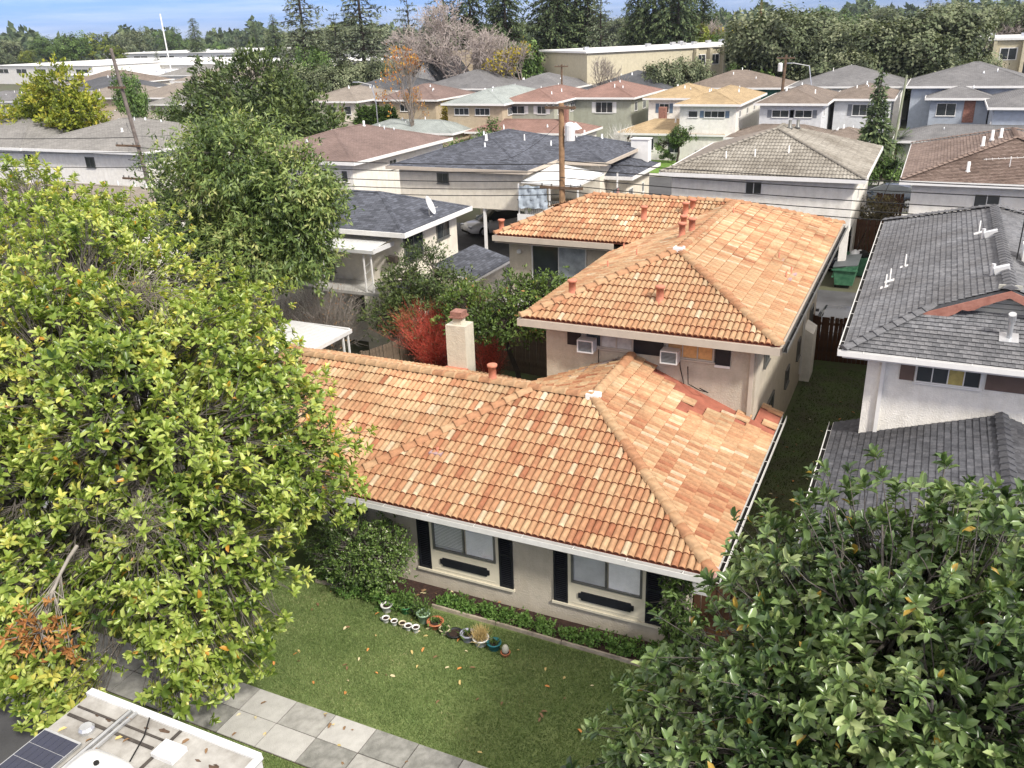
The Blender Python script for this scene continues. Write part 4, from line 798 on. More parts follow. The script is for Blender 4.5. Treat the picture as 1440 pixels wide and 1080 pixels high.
# ------------------------------------------------------------ far row over the street
ROW = [
 ('seafoam_house', 'two storey tan house with pale seafoam roof and two white framed windows', [(-46.7, 82.3, -39.5, 96, 5.2)], M_tan, SH_S, [(0, 'f', -44.6, 4.4, 1.7, .7, 3), (0, 'f', -42.2, 4.4, 1.7, .7, 3), (0, 'r', 84.5, 4.3, 1, .7), (0, 'r', 88, 4.3, 1, .7)]),
 ('seafoam_cottage', 'low house with seafoam hipped roof below the seafoam two storey house', [(-55.5, 78.5, -43.5, 84.5, 2.7)], M_tan, SH_S, [(0, 'f', -46.3, 1.6, 1.1, 1.1, 2)]),
 ('red_brown_house', 'two storey gray green house with red brown hipped roof and white shutters', [(-41.3, 84.6, -34.8, 97, 5.2)], M_sage, SH_R, [(0, 'f', -39.3, 4.4, 1.6, .8, 2, WS), (0, 'f', -36.6, 4.4, 1.0, .8, 2, WS), (0, 'r', 86.5, 4.3, 1, .9), (0, 'r', 90, 4.3, 1, .9)]),
 ('red_brown_bungalow', 'low house with red brown roof and small dormer vent beside the transformer', [(-43.0, 80.2, -30.5, 86.2, 2.7)], M_white, SH_R, [(0, 'r', 82, 1.6, .8, .9), (0, 'r', 84, 1.6, .8, .9), (0, 'f', -35, 1.6, 2.2, 1.1, 3)]),
 ('second_red_brown_house', 'two storey sage house with red brown roof, a wide window and outside stair', [(-36.1, 90, -28.4, 101, 5.2)], M_sage, SH_R, [(0, 'f', -31.8, 4.2, 1.9, 1.1, 3, WS), (0, 'r', 92, 4.2, 1, .9), (0, 'r', 95, 4.2, 1, .9)]),
 ('tan_bungalow', 'low cream house with golden tan roof and lawn, next to the round clipped tree', [(-28.2, 83.2, -17.5, 89.5, 2.5)], M_white, SH_T, [(0, 'f', -25.1, 1.5, 1.5, 1.2, 2), (0, 'f', -22.0, 1.4, 2.0, 1.4, 3), (0, 'f', -19.4, 1.4, 1.5, 1.4, 1), (0, 'r', 86, 1.5, .7, .7), (0, 'r', 88, 1.5, .7, .7)]),
 ('tan_roofed_house', 'two storey white house with golden tan roof and blue shutters', [(-22.3, 82.9, -16.2, 96, 5.2), (-27.3, 89.5, -20.2, 97, 5.2)], M_white, SH_T, [(0, 'f', -18.6, 4.3, 1.9, .6, 3, BL), (0, 'f', -20.6, 4.3, .9, .6, 1), (1, 'f', -25.2, 4.2, 1, .9, 2, BL), (0, 'r', 85, 4.2, .8, .6), (0, 'r', 88.5, 4.2, .8, .6), (0, 'r', 92, 4.2, .8, .6)]),
 ('brown_hipped_house', 'two storey pale blue house with brown gray roof and gray shutters', [(-15.2, 84.0, -8.9, 96, 5.2)], M_palegray, SH_B, [(0, 'f', -12.9, 4.3, 1.5, .65, 2, GS), (0, 'f', -10.9, 4.3, 1.5, .65, 2, GS), (0, 'r', 86, 4.3, .8, .7)]),
 ('brown_hipped_house', 'two storey white house with brown gray roof left of the conifer', [(-9.3, 89.0, -3.7, 99, 5.2)], M_palegray, SH_B, [(0, 'f', -6.3, 4.2, 1.9, 1.0, 3, GS)]),
 ('brown_bungalow', 'low house with brown gray roof and stone front in the middle of the street', [(-17.0, 80.5, -7.8, 86, 2.6), (-9.2, 81.2, -4.6, 86.4, 2.5)], M_white, SH_B, [(0, 'f', -14.6, 1.4, 1.2, .9, 2), (0, 'f', -10.2, 1.4, 1.2, .9, 2)]),
 ('gray_blue_corner_house', 'blue gray two storey house with mid gray roof and brown door, behind the small palm', [(-1.2, 90, 4.4, 100, 5.2), (-3.0, 93, 8.5, 104, 6.0)], M_grayblue, SH_M, [(0, 'f', .6, 4.2, 1.6, 1.1, 2)]),
 ('gray_right_house', 'blue gray house with mid gray shingle roof at the right edge of the far row', [(3.6, 82.4, 13, 93, 5.1)], M_grayblue, SH_M, []),
 ('plain_gray_bungalow', 'low wide house with weathered plain gray roof before the blue gray house', [(-3.1, 79.8, 11.5, 86, 2.7)], M_sage, SH_M, []),
 ('blue_gray_long_house', 'white two storey house with dark slate roof beneath the big oak', [(-38.8, 101, -27.6, 112, 5.2)], M_palegray, SH_K, [(0, 'f', -31.6, 4.2, 2.2, .55, 4, None, SHB)]),
 ('mid_gray_long_house', 'wide two storey white house with mid gray roof under the oak row', [(-15.5, 104.5, -3.4, 116, 5.2)], M_white, SH_M, []),
 ('brown_back_house', 'dark green house with brown gray roof in front of the oaks', [(-27.2, 103, -15.6, 113, 5.2)], M_green, SH_B, []),
 ('gray_back_house', 'white two storey house with pale gray roof before the bare pink trees', [(-62.5, 103, -50.5, 116, 5.2)], M_palegray, SH_M, [(0, 'f', -57.4, 4.2, 1.8, .6, 3)]),
 ('gray_back_house', 'house with mid gray roof behind the seafoam house', [(-50.3, 101.5, -40.6, 113, 5.2)], M_palegray, SH_M, [(0, 'f', -45, 4.2, 1.6, .6, 3)]),
 ('taupe_left_house', 'two storey house with taupe roof and brown door beyond the cypress hedge', [(-66.4, 84.5, -58.7, 95, 5.2)], M_cream, SH_P, [(0, 'f', -62.6, 4.2, 1.4, .9, 2), (0, 'f', -60.3, 4.2, .9, .9, 1)]),
 ('taupe_left_bungalow', 'low taupe roofed house left of the row of small cypresses', [(-68, 79, -57.6, 84.5, 2.7)], M_cream, SH_P, []),
 ('rust_roofed_house', 'house with rusty brown roof behind the orange leaved tree', [(-58.9, 88, -50.5, 98, 5.1)], M_tan, SH_F, [(0, 'f', -55, 4.2, 1.2, .8, 2)]),
 ('dark_left_house', 'house with dark gray roof behind the taupe roof', [(-72, 100, -60.9, 111, 5.2)], M_palegray, SH_K, []),
 ('plain_left_house', 'tan two storey house with four small windows, left of the leaning pole', [(-108.8, 88.5, -98.8, 99, 5.2)], M_tan, SH_P, [(0, 'f', -106.7, 4.5, 1.5, .7, 2), (0, 'f', -104.6, 4.5, 1.5, .7, 2), (0, 'r', 91, 4.3, 1.2, .7)]),
 ('plain_left_house', 'pale two storey house right of the leaning pole', [(-98.6, 88.8, -89.5, 100, 5.2)], M_sage, SH_P, [(0, 'f', -96.6, 4.5, 1.5, .7, 2), (0, 'f', -94.4, 4.5, 1.5, .7, 2), (0, 'r', 91, 4.3, 1.2, .7)]),
 ('plain_left_bungalow', 'low pale gray roof in front of the two pale two storey houses on the left', [(-112, 80.5, -87.5, 88, 2.7)], M_cream, SH_P, []),
 ('slate_left_house', 'house with slate roof between the yellow green tree and the pale houses', [(-128, 101, -113, 112, 5.2)], M_white, SH_K, []),
 ('gray_edge_house', 'gray roofed white house partly hidden by the yellow green tree at the left edge', [(-99, 58, -84, 68, 5.2)], M_white, SH_M, [(0, 'r', 61, 4.2, 1, .7)]),
 ('gray_edge_house', 'gray roofed house behind the broad dark green tree on the left', [(-86, 80, -73, 92, 5.2)], M_cream, SH_G, [(0, 'f', -80, 4.2, 1.2, .7)]),
 ('far_left_house', 'brown gray roofed house behind the slate roof on the left', [(-147, 118, -131, 130, 5.2)], M_cream, SH_B, []),
 ('far_left_house', 'low gray roofed house before the white sheds, far left', [(-142, 96, -131, 104, 4.0)], M_white, SH_M, [(0, 'f', -136, 2.6, 2, .9)]),
 ('far_left_house', 'white gray roofed house right of the broad evergreen tree', [(-83, 118, -72, 128, 5.0)], M_white, SH_G, [(0, 'f', -78, 4, 2, .8)]),
 ('far_left_house', 'low taupe roofed house below the round live oak', [(-82, 93, -72, 99, 3.2)], M_cream, SH_P, [(0, 'f', -77, 1.9, 2, .9)]),
 ('far_left_house', 'pale roofed house seen over the taupe far houses, left one', [(-152, 146, -136, 158, 5.0)], M_white, SH_G, []),
 ('far_left_house', 'pale roofed house seen over the taupe far houses, right one', [(-131, 142, -114, 154, 5.0)], M_cream, SH_P, []),
 ('far_left_house', 'slate roofed house under the white sheds, right of the leaning pole', [(-110, 146, -95, 158, 5.0)], M_white, SH_K, []),
 ('far_left_house', 'low white house in front of the tall sparse cedars', [(-98, 104, -86, 112, 4.4)], M_white, SH_G, [(0, 'f', -92, 3, 2.4, .8)]),
 ('far_middle_house', 'white flat gray roofed house behind the pink bare trees, left side', [(-58, 121, -44, 129, 4.5)], M_white, SH_G, []),
 ('far_middle_house', 'pale house between the yellow ivy tree and the cream apartment block', [(-40.3, 115.5, -34.5, 120, 4.5)], M_cream, SH_P, []),
 ('taupe_far_house', 'taupe roofed house far behind the pale two storey houses', [(-124, 122, -108, 134, 5.2)], M_white, SH_P, []),
 ('taupe_far_house', 'second taupe roofed house beyond the leaning pole', [(-106, 120, -92, 132, 5.2)], M_white, SH_P, []),
]
for i, (nm, lb, rc, wm, rm, wn) in enumerate(ROW):
    h_ = house(nm, lb, rc, wm, rm, M_wtrim, wn, 'houses in the rows beyond the alley', pitch=.33, ov=.45, vents=3, seed=i+50, detail=rc[0][1] < 100)
    if nm == 'red_brown_bungalow':
        MB().box((-33.5, 82.6, 3.4), (-32.9, 83.2, 5.0)).build('chimney', M_brick, h_); MB().box((-36.0, 80.6, 0), (-31.1, 80.68, 2.6)).build('brick_front', M_brick, h_)
        MB().prism([(-32.6, 80.9, 2.9), (-31.2, 80.9, 2.9), (-31.9, 80.9, 3.5)], (0, 1.6, 0)).build('dormer', M_wtrim, h_)
    if nm == 'tan_bungalow': MB().box((-24.8, 86.5, 3.3), (-24.1, 87.1, 4.6)).build('chimney', M_brick, h_); MB().box((-27.0, 83.58, 0), (-26.2, 83.64, 2.1)).build('door', M_fenced, h_)
    if nm == 'gray_blue_corner_house': MB().box((2.0, 90.4, 3.1), (2.9, 90.44, 5.0)).build('door', M_brick, h_); 
    if nm == 'brown_bungalow': MB().box((-8.0, 81.5, 0), (-5.1, 81.64, 2.4)).build('stone_front', mat('rubble_stone', (.30, .28, .25), .9, .6, 7, .6, 9), h_)
    if nm == 'taupe_left_house': MB().box((-61.2, 84.92, 2.7), (-60.9, 84.95, 4.6)).build('door', M_brick, h_)

# apartment blocks and white sheds
def block(name, label, p0, p1, depth, z, wm, floors, nwin, side, cat='apartment block'):
    p0 = Vector((*p0, 0)); p1 = Vector((*p1, 0)); u = (p1-p0).normalized(); n = Vector((u.y, -u.x, 0)); L_ = (p1-p0).length; r = thing(name, label, cat, p0)
    MB().obox(p0+u*L_/2-n*depth/2+ZU*z/2, u, -n, ZU, (L_/2, depth/2, z/2)).build('wall', wm, r)
    MB().obox(p0+u*L_/2-n*depth/2+ZU*(z+.12), u, -n, ZU, (L_/2+.3, depth/2+.3, .12)).build('flat_roof', M_wtrim, r)
    rr = random.Random(2)
    for i in range(nwin):
        t = side[0]+(side[1]-side[0])*(i+.5)/nwin
        for f in range(floors):
            c = p0+u*L_*t+n*.02+ZU*(z-1.5-f*2.8); w2 = L_*(side[1]-side[0])/nwin*.28
            fr = MB().obox(c, u, n, ZU, (w2+.08, .03, .68)).build('window', M_wtrim, r)
            for s in (-1, 1): MB().obox(c+u*s*w2*.5+n*.032, u, n, ZU, (w2*.46, .006, .6)).build('pane', M_glass, fr)
    for i in range(nwin+1 if cat != 'warehouse' else 0):
        t = side[0]+(side[1]-side[0])*i/nwin; MB().obox(p0+u*L_*t+n*.35+ZU*(z/2), u, n, ZU, (.18, .35, z/2-.1)).build('fin_wall', wm, r)
    for i in range(9): a = p0+u*L_*rr.random()-n*depth*rr.uniform(.2, .8)+ZU*(z+.24); MB().obox(a+ZU*.2, u, n, ZU, (.3, .3, .22)).build('roof_unit', M_galv, r)
    return r
M_apt = stucco('cream_apartment_stucco', (.52, .47, .34))
block('apartment_block', 'long cream three storey apartment block behind the round dark oak', (-41, 110), (-21.5, 131.5), 14, 8.9, M_apt, 3, 6, (.55, 1))
bz_ = block('apartment_block', 'cream apartment block with balconies at the right edge behind the oaks', (-4.5, 122.5), (17, 122.5), 14, 9.0, M_apt, 3, 5, (.3, 1))
for i in range(2):
    MB().box((7.6+i*5, 120.9, 4.3), (10.2+i*5, 122.4, 4.5)).box((7.6+i*5, 120.9, 4.5), (10.2+i*5, 120.95, 5.4)).build('balcony', M_fenceo, bz_); MB().box((7.8+i*5, 122.42, 4.6), (10.0+i*5, 122.48, 6.6)).build('balcony_door', M_glass, bz_)
block('white_warehouse', 'broad white flat roofed shed at the far left', (-285, 205), (-222, 190), 50, 5.5, M_white, 1, 5, (0, 1), 'warehouse')
block('white_warehouse', 'long white flat roofed shed right of the thin white mast on the left', (-236, 215), (-190, 205), 40, 4.6, M_white, 1, 6, (0, 1), 'warehouse')
block('white_warehouse', 'low white shed in front of the two far sheds on the left', (-205, 165), (-150, 158), 26, 4.2, M_white, 1, 6, (0, 1), 'warehouse')
block('white_warehouse', 'gray flat roofed building farthest on the left under the tree line', (-330, 290), (-230, 262), 60, 6.5, M_palegray, 1, 5, (0, 1), 'warehouse')
block('white_warehouse', 'white building seen under the tall sparse conifers', (-150, 190), (-105, 185), 26, 5.5, M_white, 1, 5, (0, 1), 'warehouse')
block('white_warehouse', 'white flat roofed building behind the yellow leaved tree', (-52, 131), (-38, 131), 14, 4.0, M_white, 1, 3, (0, 1), 'warehouse')
gh = thing('white_gabled_house', 'white gabled house end between the oak and the orange leaved tree', 'house', (-66, 112, 0))
MB().prism([(-68.5, 111, 0), (-62.5, 111, 0), (-62.5, 111, 4.4), (-65.5, 111, 8.0), (-68.5, 111, 4.4)], (0, 10, 0)).build('wall', M_white, gh)
MB().prism([(-69, 110.8, 4.2), (-65.5, 110.8, 8.3), (-62, 110.8, 4.2), (-62, 110.8, 4.4), (-65.5, 110.8, 8.6), (-69, 110.8, 4.4)], (0, 10.4, 0)).build('roof', SH_K, gh)
gh2 = thing('brown_gabled_house', 'pale brown steep roofed house behind the bare pink tree', 'house', (-64, 128, 0))
MB().prism([(-75, 128, 0), (-62, 128, 0), (-62, 128, 5.0), (-66, 128, 9.0), (-70, 128, 9.0), (-75, 128, 5.0)], (0, 10, 0)).build('wall', M_tan, gh2); MB().box((-66.5, 127.9, 5), (-62.5, 127.95, 9)).build('roof', SH_P, gh2)
# crown volumes of the three near magnolias (x, y, z, rx, ry, rz)
MAGL = [(-15.6, 12.8, 6.7, 1.8, 1.6, 1.1), (-18.2, 13.0, 7.7, 2.0, 1.9, 1.5), (-13.3, 13.2, 6.1, 1.7, 1.5, 1.1), (-15.6, 11.0, 6.6, 2.4, 1.8, 1.6), (-12.3, 12.8, 5.0, 1.7, 1.4, 1.3), (-13.4, 10.2, 4.8, 2.0, 1.5, 1.5), (-11.3, 11.0, 3.7, 1.1, 1.2, 1.4),
        (-16.2, 9.4, 4.6, 2.2, 1.5, 1.7), (-11.0, 12.8, 4.0, 1.0, 1.0, 1.2), (-19.0, 11, 6.0, 2.2, 2.2, 2.0), (-12.2, 9.4, 2.9, 1.3, 1.0, 1.2), (-10.9, 10.3, 2.0, .85, .8, 1.1), (-14.7, 8.6, 3.0, 1.6, 1.0, 1.3), (-13.9, 8.3, 1.9, 1.2, .7, .9), (-15.6, 8.5, 1.8, 1.3, .8, 1.0), (-14.2, 7.75, 1.1, 1.4, .4, .8), (-13.0, 7.8, 1.4, .8, .4, .6), (-11.7, 9.2, 1.5, 1.1, .7, .8)]
KEEPL = lambda t: (t[:, 2] > .5) & ~((t[:, 1] < 7.3) & (t[:, 2] < 3.3)) & ~((t[:, 1] > 14.3) & (t[:, 2] < 3.2)) & (t[:, 0] < -9.3)
MAGL2 = [(-22.2, 17.5, 7.2, 2.4, 2.2, 1.3), (-18.6, 16.6, 6.0, 2.0, 1.8, 1.4), (-24.5, 17, 7.6, 2.4, 2.2, 1.8), (-16.2, 16.0, 5.6, 1.7, 1.6, 1.3), (-21, 15.6, 6.0, 2.6, 1.8, 1.8)]
MAGR = [(.5, 10.2, 5.9, 1.6, 1.3, 1.1), (-.7, 10.0, 5.2, 1.0, 1.2, 1.1), (1.9, 10.4, 6.4, 1.5, 1.4, 1.2), (-.1, 10.4, 5.2, 1.6, 1.2, 1.2), (-1.5, 9.0, 4.1, 1.0, 1.1, 1.1), (.5, 8.6, 5.0, 1.7, 1.1, 1.2), (-2.1, 8.3, 3.0, 1.0, 1.0, 1.0), (-.7, 7.8, 3.9, 1.5, .9, 1.1), (1.5, 8.6, 5.4, 1.3, 1.0, 1.1), (1.2, 7.3, 4.8, 1.2, .8, 1.1), (-1.9, 8.8, 1.9, 1.2, 1.0, 1.0), (-.6, 9.6, 3.2, 1.9, 1.3, 1.6)]
KEEPR = lambda t: (t[:, 2] > .6) & (t[:, 0] > -3.3)
# ------------------------------------------------------------ vegetation
F_mag = toned('bright_magnolia_leaf', [(0, (.035, .070, .014)), (.3, (.13, .20, .032)), (.55, (.30, .39, .075)), (.8, (.52, .58, .17)), (.97, (.62, .56, .12)), (1, (.55, .28, .04))], .34, .5, .30, .15, 6)
F_magd = toned('dark_magnolia_leaf', [(0, (.020, .042, .016)), (.35, (.08, .135, .045)), (.7, (.20, .285, .10)), (.96, (.36, .42, .19)), (1, (.42, .28, .05))], .30, .5, .2, .15, 6)
F_rust = toned('rusty_dead_leaf', [(0, (.22, .08, .03)), (.5, (.42, .19, .06)), (1, (.55, .32, .12))], .7, .2, .2)
F_droop = toned('drooping_leaf', [(0, (.03, .055, .018)), (.4, (.11, .17, .045)), (.8, (.27, .34, .10)), (1, (.45, .45, .18))], .45, .4, .22, .15, 6)
F_dark = toned('evergreen_leaf', [(0, (.02, .035, .012)), (.5, (.065, .10, .028)), (1, (.16, .20, .06))], .55, .35, .15)
F_oak = toned('live_oak_leaf', [(0, (.028, .038, .02)), (.45, (.10, .13, .06)), (1, (.30, .32, .19))], .65, .3, .12, .2, 1, .18)
F_con = toned('conifer_needles', [(0, (.02, .036, .018)), (.5, (.065, .10, .045)), (1, (.17, .21, .09))], .7, .2, .08, .2, 1, .2)
F_pine = toned('gray_conifer_needles', [(0, (.045, .06, .04)), (.5, (.11, .135, .085)), (1, (.2, .23, .14))], .7, .2, .08, .2, 1, .15)
F_yg = toned('yellow_green_leaf', [(0, (.05, .075, .014)), (.4, (.19, .24, .03)), (.8, (.38, .38, .05)), (1, (.50, .42, .06))], .55, .3, .25, .15, 2)
F_gr = toned('fresh_green_leaf', [(0, (.025, .05, .014)), (.5, (.075, .13, .03)), (1, (.17, .26, .07))], .55, .3, .2, .15, 2, .15)
F_yel = toned('yellow_autumn_leaf', [(0, (.10, .08, .01)), (.5, (.30, .24, .02)), (1, (.48, .38, .05))], .6, .3, .2)
F_or = toned('orange_autumn_leaf', [(0, (.25, .08, .02)), (.5, (.48, .19, .04)), (1, (.55, .36, .08))], .6, .3, .25)
F_red = toned('red_twigs', [(0, (.2, .025, .02)), (.5, (.66, .07, .05)), (1, (.80, .20, .13))], .6, .3, 0)
F_rbush = toned('reddish_leaf', [(0, (.10, .03, .02)), (.5, (.22, .07, .045)), (1, (.30, .14, .08))], .7, .2, .1)
T_pink = toned('pinkish_twigs', [(0, (.11, .09, .08)), (.5, (.27, .225, .205)), (1, (.43, .37, .335))], .9, .1, 0, .2, 1, .1)
T_gray = toned('gray_twigs', [(0, (.10, .085, .07)), (.5, (.22, .19, .165)), (1, (.36, .32, .28))], .9, .1, 0)

def unit(a): return a/np.maximum(np.linalg.norm(a, axis=-1, keepdims=True), 1e-6)
def leaves6(P, D, Nn, Lh, W, g, tone, droop=.15):
    """leaf = 6-triangle fan folded along the midrib, P base, D direction, Nn face normal"""
    D = unit(D); S_ = unit(np.cross(D, Nn)); Nn = np.cross(S_, D); Lh = Lh[:, None]; W = W[:, None]
    b = P; t = P+D*Lh-Nn*Lh*droop; m = P+D*Lh*.52-Nn*Lh*.03; f = Nn*W*.28
    l1 = P+D*Lh*.30+S_*W*.44+f; l2 = P+D*Lh*.76+S_*W*.38+f-Nn*Lh*droop*.4; r1 = P+D*Lh*.30-S_*W*.44+f; r2 = P+D*Lh*.76-S_*W*.38+f-Nn*Lh*droop*.4
    V = np.stack([b, l1, l2, t, r2, r1, m], 1).reshape(-1, 3); k = np.arange(len(P))[:, None, None]*7
    F = (np.array([[6, 0, 1], [6, 1, 2], [6, 2, 3], [6, 3, 4], [6, 4, 5], [6, 5, 0]])[None]+k).reshape(-1, 3)
    return V, F, np.repeat(tone, 7)
def leaves1(P, D, Nn, Lh, W, tone):
    D = unit(D); S_ = unit(np.cross(D, Nn)); Lh = Lh[:, None]; W = W[:, None]
    V = np.stack([P, P+D*Lh*.5+S_*W*.5, P+D*Lh, P+D*Lh*.5-S_*W*.5], 1).reshape(-1, 3)
    F = np.arange(len(P)*4).reshape(-1, 4); return V, F, np.repeat(tone, 4)
def shell(blobs, n, g, inner=.3, rough=.28):
    B = np.array([b[:6] if len(b) == 6 else (*b[:3], b[3], b[3], b[3]) for b in blobs], float); wgt = (B[:, 3]*B[:, 4]+B[:, 4]*B[:, 5]+B[:, 3]*B[:, 5]); wgt /= wgt.sum()
    k = g.choice(len(B), n, p=wgt); d = unit(g.normal(size=(n, 3))); ph = B[k, :3]*1.7
    bump = 1+rough*(np.sin(d[:, 0]*5+ph[:, 0])*np.sin(d[:, 1]*4.3+ph[:, 1])*.6+np.sin(d[:, 2]*6+ph[:, 2]+d[:, 0]*3)*.4)
    r = (1-inner*g.random(n)**1.3)*bump; P = B[k, :3]+d*B[k, 3:6]*r[:, None]; return P, d, k
class Twigs:
    def __init__(s): s.V = []; s.F = []; s.T = []; s.n = 0
    def seg(s, a, b, ra, rb, sides=3, tone=.5):
        """arrays of segments a->b with end radii"""
        a = np.atleast_2d(a); b = np.atleast_2d(b); ra = np.broadcast_to(ra, len(a))[:, None]; rb = np.broadcast_to(rb, len(a))[:, None]
        d = unit(b-a); ref = np.where(np.abs(d[:, 2:3]) < .9, [[0, 0, 1.]], [[1., 0, 0]]); u = unit(np.cross(d, ref)); v = np.cross(d, u); ring = []
        for R, c in ((ra, a), (rb, b)):
            for j in range(sides): t = 2*math.pi*j/sides; ring.append(c+(u*math.cos(t)+v*math.sin(t))*R)
        V = np.stack(ring, 1).reshape(-1, 3); k = np.arange(len(a))[:, None, None]*2*sides+s.n
        f = np.array([[j, (j+1) % sides, (j+1) % sides+sides, j+sides] for j in range(sides)]); s.F.append((f[None]+k).reshape(-1, 4)); s.V.append(V); s.T.append(np.full(len(V), tone)); s.n += len(V)
    def curve(s, pts, r0, r1, sides=5, tone=.5):
        p = np.array(pts, float); k = len(p)-1; rr = np.linspace(r0, r1, k+1); s.seg(p[:-1], p[1:], rr[:-1], rr[1:], sides, tone)
    def build(s, name, m, parent): return link(name, npmesh(name, np.concatenate(s.V), np.concatenate(s.F), m, np.concatenate(s.T), True), parent, False)
def bez(a, b, bend, k=5):
    a = np.array(a, float); b = np.array(b, float); m = (a+b)/2+np.array(bend, float); t = np.linspace(0, 1, k+1)[:, None]; return (1-t)**2*a+2*t*(1-t)*m+t*t*b
def limbs(tw, g, trunk, tips, nl, r0, rl, bsides=6, twr=.009, sub=6):
    """trunk -> nl limbs -> branches -> twigs to every tip; returns nothing, fills tw"""
    tips = np.asarray(tips); top = np.array(trunk[-1], float); tw.curve(trunk, r0, r0*.6, 9)
    C0 = tips[g.choice(len(tips), nl, replace=False)]
    for _ in range(4):
        idx = np.argmin(((tips[:, None]-C0[None])**2).sum(-1), 1); C0 = np.array([tips[idx == i].mean(0) if (idx == i).any() else C0[i] for i in range(nl)])
    for i in range(nl):
        tp = tips[idx == i]
        if not len(tp): continue
        st = np.array(trunk[-1 if i % 2 else -2], float)*.5+top*.5; e = C0[i]*.8+top*.2; cv = bez(st, e, [0, 0, .25*np.linalg.norm(e-st)*.6], 6)+np.pad(g.normal(0, .06, (5, 3)), ((1, 1), (0, 0))); tw.curve(cv, rl*g.uniform(.7, 1.1), rl*.35, bsides)
        ns = max(1, len(tp)//sub); S0 = tp[g.choice(len(tp), ns, replace=False)]
        ii = np.argmin(((tp[:, None]-S0[None])**2).sum(-1), 1)
        for j in range(ns):
            q = tp[ii == j]
            if not len(q): continue
            c = q.mean(0); a = cv[g.integers(2, 7)]; e2 = c*.75+a*.25; c2 = bez(a, e2, g.normal(0, .12, 3)*np.linalg.norm(e2-a), 4); tw.curve(c2, rl*.33, twr*1.4, 4)
            k = g.integers(2, 5, len(q)); s_ = c2[k]; mid = (s_+q)/2+g.normal(0, .06, q.shape)*np.linalg.norm(q-s_, axis=1, keepdims=True)
            tw.seg(s_, mid, twr*1.2, twr, 3); tw.seg(mid, q, twr, twr*.6, 3)
def rosettes(tips, ax, g, n_, Lr, Wr, tonef):
    m = len(tips); k = n_; a = np.tile(np.arange(k)*2.399, (m, 1))+g.uniform(0, 6, (m, 1)); ax = unit(ax); ref = np.where(np.abs(ax[:, 2:3]) < .9, [[0, 0, 1.]], [[1., 0, 0]]); u = unit(np.cross(ax, ref)); v = np.cross(ax, u)
    el = np.linspace(1.5, .45, k)[None]+g.normal(0, .15, (m, k)); R = np.cos(a)[..., None]*u[:, None]+np.sin(a)[..., None]*v[:, None]
    D = R*np.sin(el)[..., None]+ax[:, None]*np.cos(el)[..., None]; Nn = ax[:, None]*np.sin(el)[..., None]-R*np.cos(el)[..., None]
    P = tips[:, None]+ax[:, None]*(np.linspace(-.09, .02, k)[None, :, None])
    D = D.reshape(-1, 3)+g.normal(0, .17, (m*k, 3)); Lh = g.uniform(*Lr, m*k)*np.repeat(g.uniform(.7, 1.12, m), k); W = Lh*g.uniform(*Wr, m*k); keep = g.random(m*k) > np.repeat(g.choice([.05, .2, .45], m), k)
    tn = np.repeat(tonef(tips), k)+g.normal(0, .17, m*k); tn = np.clip(tn, 0, .93); y = g.random(m*k); tn = np.where(y > .993, 1, tn)
    return P.reshape(-1, 3)[keep], D[keep], (Nn.reshape(-1, 3)+g.normal(0, .15, (m*k, 3)))[keep], Lh[keep], W[keep], tn[keep]
def magnolia(name, label, base, trunk, blobs, n, m, seed, nl=14, rows=(.14, .21), keepf=None, r0=.22, tonec=.45):
    g = np.random.default_rng(seed); root = thing(name, label, 'tree', base)
    nc = n//7; cen, d0, k = shell(blobs, nc, g, .45, .25); idx = g.integers(0, nc, n); tips = cen[idx]+np.clip(g.normal(0, 1, (n, 3)), -1.7, 1.7)*[.34, .34, .2]; B = np.array([b[:3] for b in blobs])[k[idx]]
    if keepf is not None: kp = keepf(tips); tips = tips[kp]; B = B[kp]
    ax = unit(tips-B)*.75+[0, 0, .75]+g.normal(0, .28, tips.shape)
    tf = lambda t: tonec+.18*np.sin(t[:, 0]*1.9+t[:, 2]*1.3)*np.sin(t[:, 1]*1.6+1)+g.normal(0, .10, len(t))
    P, D, Nn, Lh, W, tn = rosettes(tips, ax, g, 12, rows, (.42, .56), tf)
    base = np.array(base, float); cam = np.array([0, 0, CAMH]); dist = np.linalg.norm(P-cam, axis=1); order = np.argsort(dist)
    # the nearest leaves as objects (seven shared leaf meshes), all others joined
    near = order[:280]; far = order[280:]; V, F, T = leaves6(P[far]-base, D[far], Nn[far], Lh[far], W[far], g, tn[far]); cr = tag(link('crown', npmesh('crown', V, F, m, T, True), root, False), kind='stuff')
    pro = []
    for q in range(7): V, F, T = leaves6(np.zeros((1, 3)), np.array([[0, 1., 0]]), np.array([[0, 0, 1.]]), np.ones(1), np.array([.42]), g, np.array([tonec-.15+q*.06])); pro.append(npmesh('leaf', V, F, m, T, True))
    for i in near:
        d = Vector(D[i]).normalized(); s_ = d.cross(Vector(Nn[i])).normalized(); nn = s_.cross(d); L_ = float(Lh[i]); p = P[i]-base
        o = bpy.data.objects.new('leaf', pro[g.integers(7)]); C.objects.link(o); o.parent = root
        o.matrix_local = Matrix(((s_.x*L_, d.x*L_, nn.x*L_, p[0]), (s_.y*L_, d.y*L_, nn.y*L_, p[1]), (s_.z*L_, d.z*L_, nn.z*L_, p[2]), (0, 0, 0, 1)))
    tw = Twigs(); limbs(tw, g, np.array(trunk)-base, tips-base, nl, r0, r0*.42); tw.build('trunk', M_bark, root)
    return root

